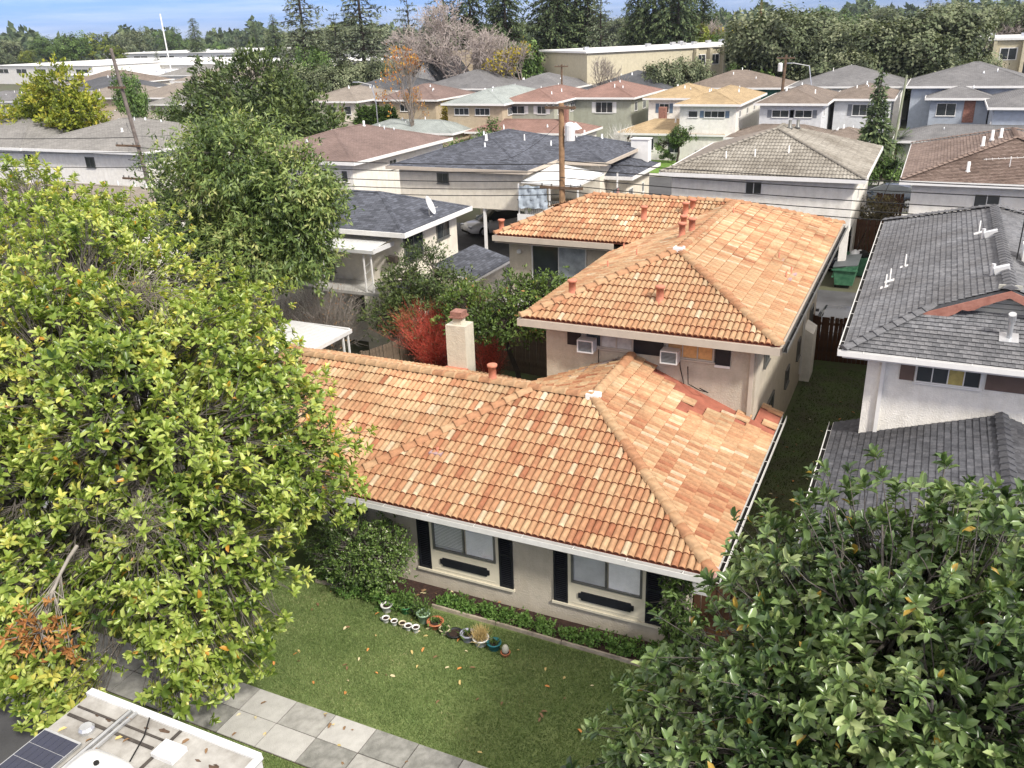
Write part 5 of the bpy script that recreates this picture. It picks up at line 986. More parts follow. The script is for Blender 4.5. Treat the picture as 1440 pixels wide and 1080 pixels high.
# the big bright magnolia on the left: crown reaches from the van to the house
magnolia('magnolia_tree', 'large bright yellow green magnolia filling the left foreground over the van roof', (-15.2, 11.6, 0), [(-15.2, 11.6, 0), (-15.1, 11.7, 1.6), (-14.9, 11.8, 3.0), (-14.9, 11.9, 4.4)],
    MAGL, 7600, F_mag, 21, 18, keepf=KEEPL, tonec=.55)
magnolia('magnolia_tree', 'second bright magnolia behind the first one, reaching towards the drooping tree', (-22.0, 17.0, 0), [(-22, 17, 0), (-21.9, 17, 2), (-21.7, 17, 4.0), (-21.7, 17, 5.0)],
    MAGL2, 2600, F_mag, 22, 12, keepf=None, tonec=.6)
magnolia('magnolia_tree', 'dark glossy magnolia filling the lower right corner in front of the gray tiled roof', (.3, 9.6, 0), [(.3, 9.6, 0), (.4, 9.6, 1.5), (.5, 9.7, 2.8), (.5, 9.8, 3.8)],
    MAGR, 4400, F_magd, 23, 14, keepf=KEEPR, rows=(.14, .205), tonec=.48)
# dead rusty branch in the left magnolia
g = np.random.default_rng(5); root = thing('dead_branch', 'dead branch with rusty brown leaves hanging low on the left magnolia over the van', 'branch', (-11.6, 7.2, 5))
tp = np.array([-13.2, 7.75, 2.9])+g.normal(0, 1, (48, 3))*[.32, .22, .36]; ax = g.normal(0, .5, tp.shape)+[.2, -.4, .1]
P, D, Nn, Lh, W, tn = rosettes(tp, ax, g, 11, (.11, .16), (.34, .46), lambda t: np.full(len(t), .5)); b0 = np.array([-11.6, 7.2, 5.]); V, F, T = leaves6(P-b0, D, Nn, Lh, W, g, tn, .3)
tag(link('dead_leaves', npmesh('dead_leaves', V, F, F_rust, T, True), root, False), kind='stuff')
tw = Twigs(); c_ = tp-b0; s0 = np.array([-13.3, 8.9, 3.9])-b0; cv = bez(s0, c_.mean(0), [0, 0, .3], 5); tw.curve(cv, .04, .02, 5)
tw.seg(cv[g.integers(2, 6, 48)], c_, .012, .006, 3, .5); tw.build('branches', M_twig, root)
# bare twig tangle inside the left crown
def tangle(name, label, cen, n, rad, seed, m=T_gray, r=.007, cat='branch', long=.5):
    g = np.random.default_rng(seed); root = thing(name, label, cat, cen); tw = Twigs(); p = g.normal(0, .25, (n, 3))*rad
    d = unit(g.normal(size=(n, 3)))
    for s in range(4): q = p+d*long*.35+g.normal(0, .05, p.shape); tw.seg(p, q, r*(1-.18*s), r*(.85-.18*s), 3, .3+.15*s); p = q; d = unit(d+g.normal(0, .35, d.shape))
    tw.build('twigs', m, root); return root
tangle('bare_twigs', 'tangle of bare gray twigs in the lower part of the bright magnolia', (-12.0, 9.3, 4.4), 150, (.7, .6, .6), 3, T_gray, .006)
tangle('bare_twigs', 'bare gray branches in the upper middle of the bright magnolia', (-14.6, 12.6, 7.6), 110, (1.3, .8, .5), 4, T_gray, .009)
tangle('bare_twigs', 'bare gray twigs sticking out beside the eave of the tiled house', (-11.8, 13.6, 3.4), 50, (.5, .5, .5), 6, T_gray, .006)

# drooping-leaf tree, mid evergreen trees near the houses
def leafy(name, label, base, trunk, blobs, n, m, seed, Lr, wr, droop=0.0, clump=.35, nl=9, r0=.16, bark=M_bark, per=7, cat='tree', tone=.5, twig=True, six=False, inner=.4):
    g = np.random.default_rng(seed); root = thing(name, label, cat, base); base = np.array(base, float); nc = max(8, n//(per*6)); cen, d0, k = shell(blobs, nc, g, inner, .28)
    idx = g.integers(0, nc, n//per); tips = cen[idx]+g.normal(0, clump, (n//per, 3))*[1, 1, .7]; out_ = d0[idx]
    P = np.repeat(tips, per, 0)+g.normal(0, clump*.22, (len(tips)*per, 3)); O = np.repeat(out_, per, 0)
    D = unit(O*.6+g.normal(0, .7, P.shape)+[0, 0, .25-droop*1.6]); Nn = unit(O*.8+[0, 0, .7]+g.normal(0, .4, P.shape)); Lh = g.uniform(*Lr, len(P)); W = Lh*g.uniform(*wr, len(P))
    tn = np.clip(np.repeat(tone+.2*np.sin(tips[:, 0]*1.3+tips[:, 2])*np.sin(tips[:, 1]*1.1)+g.normal(0, .14, len(tips)), per)+g.normal(0, .15, len(P)), 0, 1)
    V, F, T = leaves6(P-base, D, Nn, Lh, W, g, tn, .2) if six else leaves1(P-base, D, Nn, Lh, W, tn)
    tag(link('crown', npmesh('crown', V, F, m, T, six), root, False), kind='stuff')
    tw = Twigs(); sel = tips[::max(1, len(tips)//700)]
    if trunk is not None: limbs(tw, g, np.array(trunk)-base, sel-base, nl, r0, r0*.45, 5, .010, 8); tw.build('trunk', bark, root)
    return root
leafy('drooping_leaf_tree', 'tall dense green tree with drooping narrow leaves left of the slate roofed house', (-23.0, 25.5, 0), [(-23.0, 25.5, 0), (-22.9, 25.5, 2), (-22.8, 25.6, 3.6), (-22.7, 25.7, 5)],
      [(-25.2, 25.4, 6.4, 2.3, 1.9, 2.2), (-23.3, 25.2, 8.3, 2.2, 1.8, 1.7), (-20.7, 25.4, 7.2, 1.5, 1.4, 1.5), (-20.6, 25.2, 5.2, 1.2, 1.2, 1.5), (-22.6, 25, 5.2, 2.0, 1.7, 1.8), (-24.7, 25, 4.4, 1.5, 1.3, 1.5), (-19.7, 25.4, 6.9, .8, .8, .8)], 68000, F_droop, 31, (.16, .27), (.24, .36), .55, .32, 10, .17, six=False, per=8, tone=.52)
leafy('broad_evergreen_tree', 'broad dark olive evergreen tree standing behind the drooping tree on the left', (-51.5, 58, 0), [(-51.5, 58, 0), (-51.5, 58, 3), (-51.4, 58, 5), (-51.3, 58, 7)],
      [(-50.6, 58, 7.9, 5.0, 4, 3.2), (-55.2, 58, 6.2, 3.2, 3, 2.4), (-46.2, 58, 5.8, 3.4, 3, 2.6), (-48.9, 56, 5.2, 5.0, 3, 2.5), (-54, 57, 4.8, 3.0, 3, 1.6), (-43.8, 57.5, 4.6, 2.0, 2.2, 1.8)], 36000, F_dark, 33, (.28, .5), (.35, .5), 0, .55, 12, .35, per=8, tone=.55)
leafy('yellow_green_tree', 'yellow green leafy tree at the left edge before the white sheds', (-64, 52, 0), [(-64, 52, 0), (-64, 52, 3), (-64, 52, 5), (-64, 52, 6.5)],
      [(-64.9, 52, 9.0, 1.8, 1.8, 1.7), (-63.4, 52, 7.0, 1.8, 2, 1.8), (-66.2, 52, 6.4, 3.0, 2.2, 1.9), (-69.5, 51, 6.0, 2.8, 2.2, 1.8), (-67.5, 52, 8.2, 1.3, 1.3, .8), (-72, 52, 5.0, 2.4, 2, 1.6)], 20000, F_yg, 34, (.25, .42), (.4, .55), 0, .45, 9, .22, per=8, tone=.5)
leafy('courtyard_tree', 'dark green leafy tree in the courtyard in front of the slate roofed house', (-16.8, 27.6, 0), [(-16.8, 27.6, 0), (-16.8, 27.6, 1.2), (-16.7, 27.6, 2.2), (-16.6, 27.6, 3)],
      [(-16.9, 27.6, 4.0, .9, .9, 1.0), (-17.8, 27.4, 3.2, 1.0, .9, .9), (-15.6, 27.4, 3.3, 1.4, 1.1, .9), (-16.8, 27.0, 2.5, 1.5, 1.0, .9), (-18.2, 27, 2.2, .8, .8, .8)], 15000, F_dark, 35, (.10, .19), (.3, .42), .15, .22, 8, .1, per=7, tone=.6)
leafy('courtyard_tree', 'light green spreading tree beside the two storey tiled house, in front of the sliding door', (-12.6, 26.2, 0), [(-12.3, 26.2, 0), (-12.4, 26.2, 1), (-12.7, 26.1, 1.9), (-12.8, 26.1, 2.5)],
      [(-12.4, 26.2, 3.9, 1.0, .9, .7), (-11.3, 26.4, 4.0, .8, .8, .7), (-13.6, 25.6, 3.1, 1.2, 1.0, .6), (-12.2, 25.4, 3.0, 1.1, .9, .6), (-14.6, 26.4, 3.3, .9, .8, .6), (-10.9, 25.8, 3.3, .7, .7, .6)], 13000, toned('light_privet_leaf', [(0, (.03, .05, .012)), (.5, (.09, .15, .03)), (.9, (.19, .26, .06)), (1, (.36, .20, .08))], .5, .35, .25), 36, (.09, .16), (.4, .55), 0, .2, 8, .11, M_barkd, per=7)
leafy('round_shrub', 'round green shrub with pale buds at the left end of the front wall', (-11.0, 14.5, 0), [(-11, 14.5, 0), (-11, 14.5, .4), (-11, 14.5, .7)], [(-11.05, 14.35, .95, 1.15, .7, .88), (-10.5, 14.4, 1.1, .75, .55, .72), (-11.7, 14.3, .9, .7, .6, .7)], 19000, toned('bud_shrub_leaf', [(0, (.02, .04, .012)), (.45, (.08, .14, .03)), (.88, (.24, .34, .09)), (1, (.6, .6, .45))], .4, .45, .2), 37, (.045, .08), (.45, .6), 0, .12, 7, .05, per=7, cat='shrub', inner=.3, tone=.55)
leafy('corner_vine', 'leafy light green vine climbing the right front corner of the tiled house', (-3.55, 14.85, 0), [(-3.5, 14.9, 0), (-3.5, 14.9, .8), (-3.5, 14.9, 1.5)], [(-3.5, 14.8, 1.5, .3, .22, .55), (-3.4, 14.75, .75, .4, .3, .6), (-3.2, 14.7, .35, .6, .4, .35)], 2400, F_gr, 38, (.09, .15), (.4, .5), .2, .12, 4, .03, per=6, cat='vine', tone=.8, six=True)
# green edging plants along the soil strip
F_edge = toned('bright_edging_leaf', [(0, (.03, .065, .014)), (.5, (.09, .18, .035)), (1, (.20, .32, .08))], .55, .3, .2)
for i, (x, y, r) in enumerate([(-11.9, 14.3, .35), (-11.3, 14.0, .4), (-10.7, 14.05, .4), (-10.2, 13.95, .42), (-9.75, 13.95, .4), (-8.9, 14.5, .2), (-8.55, 14.52, .24), (-8.15, 14.5, .25), (-7.75, 14.52, .26), (-7.35, 14.5, .24), (-6.95, 14.55, .22), (-6.4, 14.5, .26), (-5.75, 14.5, .22), (-5.3, 14.5, .26), (-4.75, 14.5, .3), (-4.3, 14.55, .38), (-3.8, 14.6, .36)]):
    leafy('edging_plant', ['low leaves at the far left end of the soil strip', 'leafy clump below the round shrub', 'second leafy clump below the round shrub', 'leafy clump behind the white pot farthest left', 'leafy clump behind the green pot', 'small green plant behind the terracotta bowl', 'small green plant behind the cream bowl', 'small green plant behind the black pot', 'small green plant behind the lavender pot', 'small green plant behind the straw grass pot', 'small green plant behind the teal pot', 'green plant under the left shutter of the right window', 'green plant under the plaque of the right window', 'green plant below the right half of the right window', 'green plant under the right shutter of the right window', 'largest green clump near the right end of the soil strip', 'last green clump beside the corner vine'][i], (x, y, 0), None, [(x, y, r*.42, r, r*.75, r*.45)], 900, F_edge, 60+i, (.035, .07), (.6, .85), 0, .06, per=6, cat='plant', tone=.62, six=False)
    bpy.context.scene.collection.objects[-1] if False else None
for o in [o for o in C.objects if o.name.startswith('edging_plant')]: o['group'] = 'edging plants in the soil strip'
# red twigged bush
def twiggy(name, label, c, n, rad, h, m1, m2, seed, nleaf, up=1.0, cat='bush', r=.008, ll=(.04, .08)):
    g = np.random.default_rng(seed); root = thing(name, label, cat, c); a = g.uniform(0, 6.28, n); sp = g.uniform(.1, 1, n)[:, None]; d = unit(np.stack([np.cos(a), np.sin(a), np.full(n, up)], 1)*np.concatenate([sp, sp, np.ones((n, 1))], 1)*[rad, rad, h]); p = np.zeros((n, 3)); tw = Twigs(); L_ = h*1.05/4*g.uniform(.7, 1.1, n)[:, None]; ends = []
    for s in range(4):
        q = p+d*L_; tw.seg(p, q, r*(1.2-.25*s), r*(.95-.25*s), 3, min(1, .3+.2*s)); 
        if s: 
            for _ in range(2): e = p+unit(d+g.normal(0, .5, d.shape))*L_*.8; tw.seg(p, e, r*.5, r*.25, 3, .7); ends.append(e)
        p = q; d = unit(d+g.normal(0, .16, d.shape))
    tw.build('twigs', m1, root); E_ = np.concatenate(ends)
    if nleaf: P = E_[g.integers(0, len(E_), nleaf)]+g.normal(0, .08, (nleaf, 3)); V, F, T = leaves1(P, g.normal(size=(nleaf, 3)), g.normal(size=(nleaf, 3)), g.uniform(*ll, nleaf), g.uniform(ll[0]*.5, ll[1]*.6, nleaf), g.random(nleaf)); tag(link('crown', npmesh('crown', V, F, m2, T), root, False), kind='stuff')
    return root
twiggy('red_twig_bush', 'bush with bright red upright twigs behind the chimney', (-15.9, 26.4, 0), 520, 1.35, 3.1, F_red, F_rbush, 3, 5200, .9)
twiggy('red_twig_bush', 'dull red leafed bush just right of the chimney', (-13.6, 26.4, 0), 160, .7, 2.4, F_red, F_rbush, 4, 1800, .9)
twiggy('bare_shrub', 'large bare gray brown shrub below the white awning porch', (-20.8, 26.2, 0), 330, 1.9, 3.4, T_gray, F_rust, 5, 500, .7, r=.011)
twiggy('bare_shrub', 'bare gray shrub spreading left of the porch posts', (-22.6, 25.6, 0), 200, 1.5, 3.0, T_gray, None, 6, 0, .8, r=.011)
twiggy('dark_shrub', 'dark green shrub in the shaded courtyard left of the two storey house', (-10.2, 24.4, 0), 90, .9, 1.4, T_gray, F_dark, 7, 4200, .8, ll=(.06, .12))
twiggy('dark_shrub', 'low dark shrub at the foot of the courtyard fence', (-12.0, 24.2, 0), 60, .8, .9, T_gray, F_dark, 8, 2600, .7, ll=(.06, .12))
twiggy('dark_shrub', 'dark green ground shrub below the white patio cover', (-20.2, 25.2, 0), 70, 1.0, 1.0, T_gray, F_dark, 9, 3200, .7, ll=(.06, .12))
twiggy('white_birch', 'small leafless tree with white stems beside the tan bungalow', (-25.5, 76.5, 0), 90, 1.5, 3.8, toned('white_stem', [(0, (.45, .44, .40)), (1, (.7, .68, .62))], .8), None, 10, 0, 1.2, 'tree', .03)
twiggy('dry_ivy_bush', 'dry brown and green bush against the wall of the taupe roofed house', (-2.3, 52, 0), 150, 1.0, 3.0, T_gray, toned('olive_brown_leaf', [(0, (.06, .055, .02)), (1, (.2, .17, .07))], .8), 11, 3000, .8, ll=(.1, .2))

# ---------------- background tree prototypes (built once, then copied thing by thing)
def proto_broad(name, m, seed, H=10., Wd=5., n=5200, ls=(.35, .6), nb=9, flat=.75, bark=M_barkd, tone=.5):
    g = np.random.default_rng(seed); root = thing(name, None, None, (0, 0, 0)); bl = [(g.normal(0, Wd*.42), g.normal(0, Wd*.42), H*g.uniform(.38, .82), Wd*g.uniform(.28, .5), Wd*g.uniform(.28, .5), H*.2*g.uniform(.7, 1.2)) for _ in range(nb)]+[(0, 0, H*.72, Wd*.45, Wd*.45, H*.26)]
    nc = n//40; cen, d0, k = shell(bl, nc, g, .35, .25); idx = g.integers(0, nc, n); P = cen[idx]+g.normal(0, Wd*.065, (n, 3)); O = d0[idx]; D = g.normal(size=(n, 3)); Nn = unit(O+[0, 0, .6]+g.normal(0, .5, (n, 3))); Lh = g.uniform(*ls, n); tn = np.clip(tone+g.normal(0, .2, nc)[idx]+g.normal(0, .12, n), 0, 1)
    V, F, T = leaves1(P, np.cross(D, Nn), Nn, Lh, Lh*.6, tn); tag(link('crown', npmesh('crown', V, F, m, T), root, False), kind='stuff')
    tw = Twigs(); limbs(tw, g, [(0, 0, 0), (0, 0, H*.15), (.1, 0, H*.3), (.1, .1, H*.45)], cen, 7, H*.035, H*.016, 5, .03, 6); tw.build('trunk', bark, root); return root
def proto_conifer(name, m, seed, H=18., R=3.5, levels=34, dens=1.0, droop=.3, top=.02, gap=0.0, shape=1.0, upcurve=0.0):
    g = np.random.default_rng(seed); root = thing(name, None, None, (0, 0, 0)); tw = Twigs(); tw.curve([(0, 0, 0), (.05, 0, H*.4), (0, .05, H*.75), (0, 0, H)], H*.018, .03, 7); Ps = []; Ds = []; Ls = []; Ts = []
    for i in range(levels):
        t = (i+.5)/levels; z = H*(.12+.87*t); rr = R*((1-t)**shape*(1-top)+top)*g.uniform(.75, 1.15); nb = int(5+4*(1-t))
        for j in range(nb):
            if g.random() < gap: continue
            a = g.uniform(0, 6.28); L_ = rr*g.uniform(.7, 1.1); e = np.array([math.cos(a)*L_, math.sin(a)*L_, -droop*L_]); s_ = np.array([0, 0, z]); mid = s_+e*.5+[0, 0, .12*L_]; end = s_+e+[0, 0, upcurve*L_]; tw.seg(np.array([s_, mid]), np.array([mid, end]), [.05, .035], [.035, .012], 3)
            k = max(5, int(L_*11*dens)); u = g.random(k)[:, None]**.7; c = np.where(u < .5, s_+(mid-s_)*u*2, mid+(end-mid)*(u-.5)*2); dd = unit(end-s_)[None]*.8+g.normal(0, .45, (k, 3))+[0, 0, -.25]
            Ps.append(c+g.normal(0, .10, (k, 3))); Ds.append(dd); Ls.append(g.uniform(.35, .75, k)*(.6+.5*(1-t))); Ts.append(np.clip(.25+.5*u[:, 0]+g.normal(0, .15, k), 0, 1))
    P = np.concatenate(Ps); D = np.concatenate(Ds); Lh = np.concatenate(Ls); T_ = np.concatenate(Ts); V, F, T = leaves1(P, D, g.normal(0, .5, P.shape)+[0, 0, 1], Lh, Lh*.38, T_)
    tag(link('crown', npmesh('crown', V, F, m, T), root, False), kind='stuff'); tw.build('trunk', M_barkd, root); return root
def proto_bare(name, m, seed, H=10., spread=.55, depth=6, leafm=None, nleaf=0, lsz=(.15, .3), r0=.2):
    g = np.random.default_rng(seed); root = thing(name, None, None, (0, 0, 0)); tw = Twigs(); p = np.array([[0, 0, 0.]]); q = np.array([[0, 0, H*.2]]); tw.seg(p, q, r0, r0*.8, 6, .2); pts = q; d = np.array([[0, 0, 1.]]); L_ = H*.22; r = r0*.75; ends = None
    for k in range(depth):
        ch = 3 if k < 3 else (3 if k < 5 else 2); pts = np.repeat(pts, ch, 0); d = np.repeat(d, ch, 0); d = unit(d+g.normal(0, spread, d.shape)+[0, 0, .12]); LL = L_*g.uniform(.6, 1.2, (len(d), 1)); mid = pts+d*LL*.5+g.normal(0, .04*L_, d.shape); e = pts+d*LL
        tw.seg(pts, mid, r, r*.8, 4 if k < 3 else 3, .2+.12*k); tw.seg(mid, e, r*.8, r*.62, 4 if k < 3 else 3, .25+.12*k); pts = e; L_ *= .74; r = max(r*.55, .022)
    tw.build('trunk', m, root)
    if nleaf: P = pts[g.integers(0, len(pts), nleaf)]+g.normal(0, .15, (nleaf, 3)); V, F, T = leaves1(P, g.normal(size=(nleaf, 3)), g.normal(size=(nleaf, 3)), g.uniform(*lsz, nleaf), g.uniform(lsz[0]*.6, lsz[1]*.7, nleaf), g.random(nleaf)); tag(link('crown', npmesh('crown', V, F, leafm, T), root, False), kind='stuff')
    return root
def proto_palm(name, seed, H=14., fr=30, L_=1.3, tr=.22):
    g = np.random.default_rng(seed); root = thing(name, None, None, (0, 0, 0)); tw = Twigs(); tw.curve([(0, 0, 0), (.1, 0, H*.5), (0, 0, H)], tr*1.1, tr*.8, 8); tw.build('trunk', M_polewood, root); P = []; D = []; Lh = []; T_ = []
    for i in range(fr):
        a = g.uniform(0, 6.28); el = g.uniform(-.9, 1.3); d = np.array([math.cos(a)*math.cos(el), math.sin(a)*math.cos(el), math.sin(el)]); 
        for s in range(14): t = s/13; c = np.array([0, 0, H])+d*L_*t+[0, 0, -.35*L_*t*t]; sd = unit(np.cross(d, [0, 0, 1.]))*(1 if s % 2 else -1); P.append(c); D.append(d*.7+sd*.9+[0, 0, -.3]); Lh.append(L_*.38); T_.append(np.clip(g.normal(.5, .2), 0, 1))
    V, F, T = leaves1(np.array(P), np.array(D), np.tile([0, 0, 1.], (len(P), 1)), np.array(Lh), np.array(Lh)*.16, np.array(T_)); tag(link('crown', npmesh('crown', V, F, F_gr, T), root, False), kind='stuff'); return root
PROTO = {
 'oak': [proto_broad('live_oak', F_oak, s, 10, 5.6, 15000, (.26, .48), 11) for s in (101, 102, 103)],
 'deodar': [proto_conifer('cedar_tree', F_pine, 111, 18, 5.0, 36, .75, .15, .05, .12, .7, .12)], 'redwood': [proto_conifer('redwood_tree', F_con, s, 19, 4.8, 46, 1.0, .3, .28, .0, .6) for s in (112, 113)],
 'fir': [proto_conifer('fir_tree', F_con, 114, 16, 4.2, 36, 1., .25, .06, 0, .7)], 'pine': [proto_conifer('pine_tree', F_pine, 115, 16, 3.6, 22, 1.1, .0, .25, .25, .6, .1)], 'con': [proto_conifer('small_conifer', F_con, 116, 8, 1.9, 30, 1.5, .1, .02, 0, .8)],
 'bare': [proto_bare('bare_tree', T_pink, s, 11, .5, 8) for s in (121, 122)], 'bare2': [proto_bare('bare_tree', T_gray, 123, 9, .4, 6)], 'orange': [proto_bare('autumn_tree', T_gray, 124, 11, .33, 6, F_or, 620, (.2, .36), .22)],
 'ivy': [proto_bare('ivy_clad_tree', T_pink, 125, 11, .5, 8, F_yel, 900, (.3, .5), .3)], 'yellow': [proto_broad('yellow_tree', F_yel, 131, 10, 4.5, 4000, (.35, .6), 6)], 'green': [proto_broad('green_tree', F_gr, s, 7, 3.6, 6500, (.2, .36), 7) for s in (132, 133)],
 'yg': [proto_broad('olive_tree', F_yg, 134, 10, 4.0, 4500, (.3, .5), 6, tone=.3)], 'round': [proto_broad('clipped_tree', F_gr, 135, 2.8, 1.5, 3000, (.1, .18), 5)], 'palm': [proto_palm('fan_palm', 1, 15, 40, 1.5)], 'palm2': [proto_palm('small_palm', 2, 3.4, 36, 1.9, .2)],
 'cyp': [proto_conifer('cypress', F_gr, 117, 5, .65, 44, 2.2, -.5, .1, 0, .35)], 'shrub': [proto_broad('green_shrub', F_gr, 136, 1.8, 1.6, 2600, (.12, .22), 4)]}
BASEH = {'oak': 10.8, 'deodar': 18, 'redwood': 19, 'fir': 16, 'pine': 16, 'con': 8, 'bare': 11, 'bare2': 8.5, 'orange': 10.5, 'ivy': 11, 'yellow': 10.5, 'green': 7.4, 'yg': 10.5, 'round': 2.9, 'palm': 16, 'palm2': 4, 'cyp': 5, 'shrub': 1.9}
used = set(); rT = random.Random(77)
def put(kind, x, y, h, wf, label, group=None, cat='tree'):
    pr = PROTO[kind]; p = pr[rT.randrange(len(pr))]; h = h*(1.22 if kind in ('redwood', 'deodar', 'fir') and h > 14 else 1.1 if kind == 'oak' and h > 9.8 else 1); s = h/BASEH[kind]; key = p.name
    if key not in used: used.add(key); o = p; o.location = (x, y, 0); o.rotation_euler = (0, 0, rT.uniform(0, 6.28)); o.scale = (s*wf, s*wf, s); tag(o, label, cat, group); return o
    return tag(copy_tree(p, (x, y, 0), rT.uniform(0, 6.28), (s*wf, s*wf, s), label, group), label, cat, group)
TREES = [
 ('deodar', -90.7, 118, 19.5, .95, 'tall sparse gray green cedar, first tall conifer from the left'), ('pine', -85.4, 119, 15.2, .9, 'thin open pine between the two tall gray green cedars'), ('deodar', -79.9, 118, 19, 1.1, 'tall broad gray green cedar, second tall conifer from the left'),
 ('fir', -86.5, 122, 11.5, .8, 'short dark fir between the first two tall cedars'), ('green', -84, 112, 11, .8, 'rounded green tree at the foot of the tall cedars'),
 ('pine', -79.0, 130, 18.5, .8, 'thin pale pine to the right of the second cedar'), ('pine', -76.2, 132, 16.5, .6, 'narrow dark topped pine beside the thin pale pine'), ('fir', -74.0, 133, 17, 1.0, 'dark fir left of the big bare pink tree'),
 ('redwood', -70.8, 136, 20, .95, 'yellowish green redwood above the bare pink tree'), ('redwood', -66.5, 140, 19.5, .95, 'dark redwood right of the bare pink tree'), ('redwood', -68.6, 142, 18.5, .8, 'dark redwood peeping between two larger ones'),
 ('redwood', -62.2, 150, 22, 1.0, 'tall dark redwood, left one of the central pair'), ('redwood', -58.4, 151, 22, 1.0, 'tall dark redwood with bare trunk, right one of the central pair'), ('redwood', -60.2, 147, 20, .9, 'dark redwood standing in front of the central pair'), ('fir', -55.4, 149, 16, 1.1, 'broad dark fir low beside the central redwoods'),
 ('deodar', -49.9, 140, 15, .85, 'bluish gray cedar between the redwood groups'), ('redwood', -47.0, 150, 18.5, .8, 'slim dark redwood left of the cream apartment block'), ('redwood', -44.2, 150, 19.5, .95, 'large redwood above the left half of the apartment roof'), ('redwood', -41.8, 152, 20, .9, 'full redwood above the apartment roof, second from the left'),
 ('redwood', -39.6, 148, 19.5, .95, 'green redwood above the middle of the apartment roof'), ('redwood', -37.6, 155, 18, .8, 'last redwood of the group before the autumn trees'), ('bare', -34.6, 150, 14, .7, 'brownish bare tree right of the redwood group'), ('yg', -35.6, 148, 12.5, .7, 'olive poplar touching the last redwood'),
 ('green', -32.0, 145, 11.3, .9, 'dark green tree behind the apartment roof'), ('yellow', -29.6, 150, 12.4, .75, 'bright yellow leaved tree right of the redwoods'), ('palm', -24.4, 135, 16.5, .9, 'tall fan palm rising above the oaks'),
 ('oak', -22.5, 127, 11.5, .8, 'gray green live oak at the left end of the oak row'), ('oak', -19.0, 125, 13.0, .95, 'gray green live oak, second of the oak row'), ('oak', -15.0, 124, 13.2, .9, 'live oak with yellowish top in the oak row'), ('oak', -17, 121, 10.5, .9, 'lower live oak in front of the oak row'), ('oak', -10.8, 122, 11.2, .9, 'live oak at the dip in the oak row'),
 ('oak', -12.8, 119, 9.6, .9, 'low dark live oak over the mid gray roof'), ('oak', -6.4, 120, 12.4, 1.05, 'broad live oak right of the dip'), ('oak', -3.0, 121, 12.6, 1.1, 'tallest live oak above the conifer'), ('oak', -.3, 119, 11.2, .95, 'live oak right of the tallest one'), ('oak', 1.6, 117, 8.4, .8, 'small live oak against the right apartment block'), ('oak', -7.5, 117, 9.0, .9, 'dark low live oak behind the conifer'),
 ('oak', -28.7, 105, 9.0, .82, 'round dark live oak in front of the cream apartment block'), ('green', -22.2, 109, 7.8, .75, 'bright green round tree right of the apartment block'), ('yg', 1.2, 111, 6.2, .5, 'small yellow green tree below the right apartment block'),
 ('oak', 4.6, 150, 13.0, .9, 'oak behind the right apartment block'), ('bare', 8.0, 145, 12.4, .9, 'reddish bare tree at the right edge behind the apartments'), ('oak', -.6, 160, 12.2, .6, 'dark tree between the oak row and the right edge'), ('bare', 1.5, 165, 11, .8, 'bare pink tree behind the right apartment roof'),
 ('bare', -60.0, 112, 17.5, 1.05, 'large bare pinkish gray tree in the centre'), ('bare', -56.2, 113, 14.0, 1.05, 'bare pinkish tree, right part of the central pair'), ('bare', -65.2, 114, 12.2, .9, 'smaller bare pinkish tree left of the large one'), ('ivy', -50.0, 112, 11.8, 1.0, 'bare tree with yellow ivy on its trunk'), ('green', -53.5, 116, 10.5, .8, 'olive green tree between the bare trees'), ('fir', -55.3, 113, 8, 1.0, 'small dark fir between the bare trees'),
 ('bare2', -36.5, 102, 9.4, .8, 'leafless gray tree left of the cream apartment block'), ('orange', -48.9, 80, 12.2, .62, 'half bare tree with orange leaves behind the rosy brown roof'), ('orange', -51.0, 83, 7.6, .6, 'smaller orange leaved tree left of the tall one'), ('yellow', -46.5, 86, 5.6, .8, 'yellow orange hedge tree beside the seafoam house'),
 ('oak', -77.0, 104, 9.4, .85, 'dense round live oak below the tall cedars'), ('oak', -69.2, 108, 9.6, .75, 'live oak right of the dense round one'), ('green', -32.9, 66, 5.8, .85, 'rounded green tree behind the ridge of the slate roofed white house'), ('shrub', -36.5, 66, 3.6, 1.0, 'leafy hedge bush left of the rounded green tree'), ('shrub', -38.6, 66.5, 3.0, 1.1, 'flowering low bush farther left of the rounded green tree'),
 ('con', -4.3, 76, 8.4, .85, 'dark green small conifer standing alone in the far row'), ('round', -21.4, 81.4, 3.6, .95, 'small clipped round tree on the bright lawn'), ('palm2', -12.2+9.6, 80.5, 3.2, .8, 'low bushy palm in front of the blue gray house'),
 ('green', -85.5, 78, 9.6, .5, 'green tree beyond the leaning pole'), ('green', -61.5, 60, 7.6, .5, 'small green tree left of the broad evergreen'), ('shrub', -28.5, 74.5, 2.8, .9, 'green bush beside the brick fronted bungalow'), ('shrub', -26.9, 75.5, 2.0, .9, 'low green bush near the white stemmed tree'), ('shrub', -22.5, 82.2, 1.2, .7, 'low hedge bush under the tan bungalow window'),
 ('shrub', -19.8, 82.2, 1.2, .7, 'second low hedge bush under the tan bungalow window'), ('shrub', -4.4, 78.5, 2.2, .8, 'green bush beside the path left of the conifer'), ('shrub', -3.4, 72, 2.6, .7, 'dark hedge along the narrow path'), ('shrub', -1.9, 73, 2.2, .8, 'dark bush at the foot of the low wide house'), ('shrub', -50, 78, 2.2, 1.2, 'green bush at the foot of the orange leaved tree')]
for k, x, y, h, wf, lb in TREES: put(k, x, y, h, wf, lb, 'trees and bushes of the neighbourhood')
for i in range(6): put('cyp', -57.8+i*.9, 83.6-.1*i, 4.8, 1.0, 'dark green columnar cypress, %s in the short cypress row' % ['leftmost', 'second', 'third', 'fourth', 'fifth', 'rightmost'][i], 'row of small cypresses')
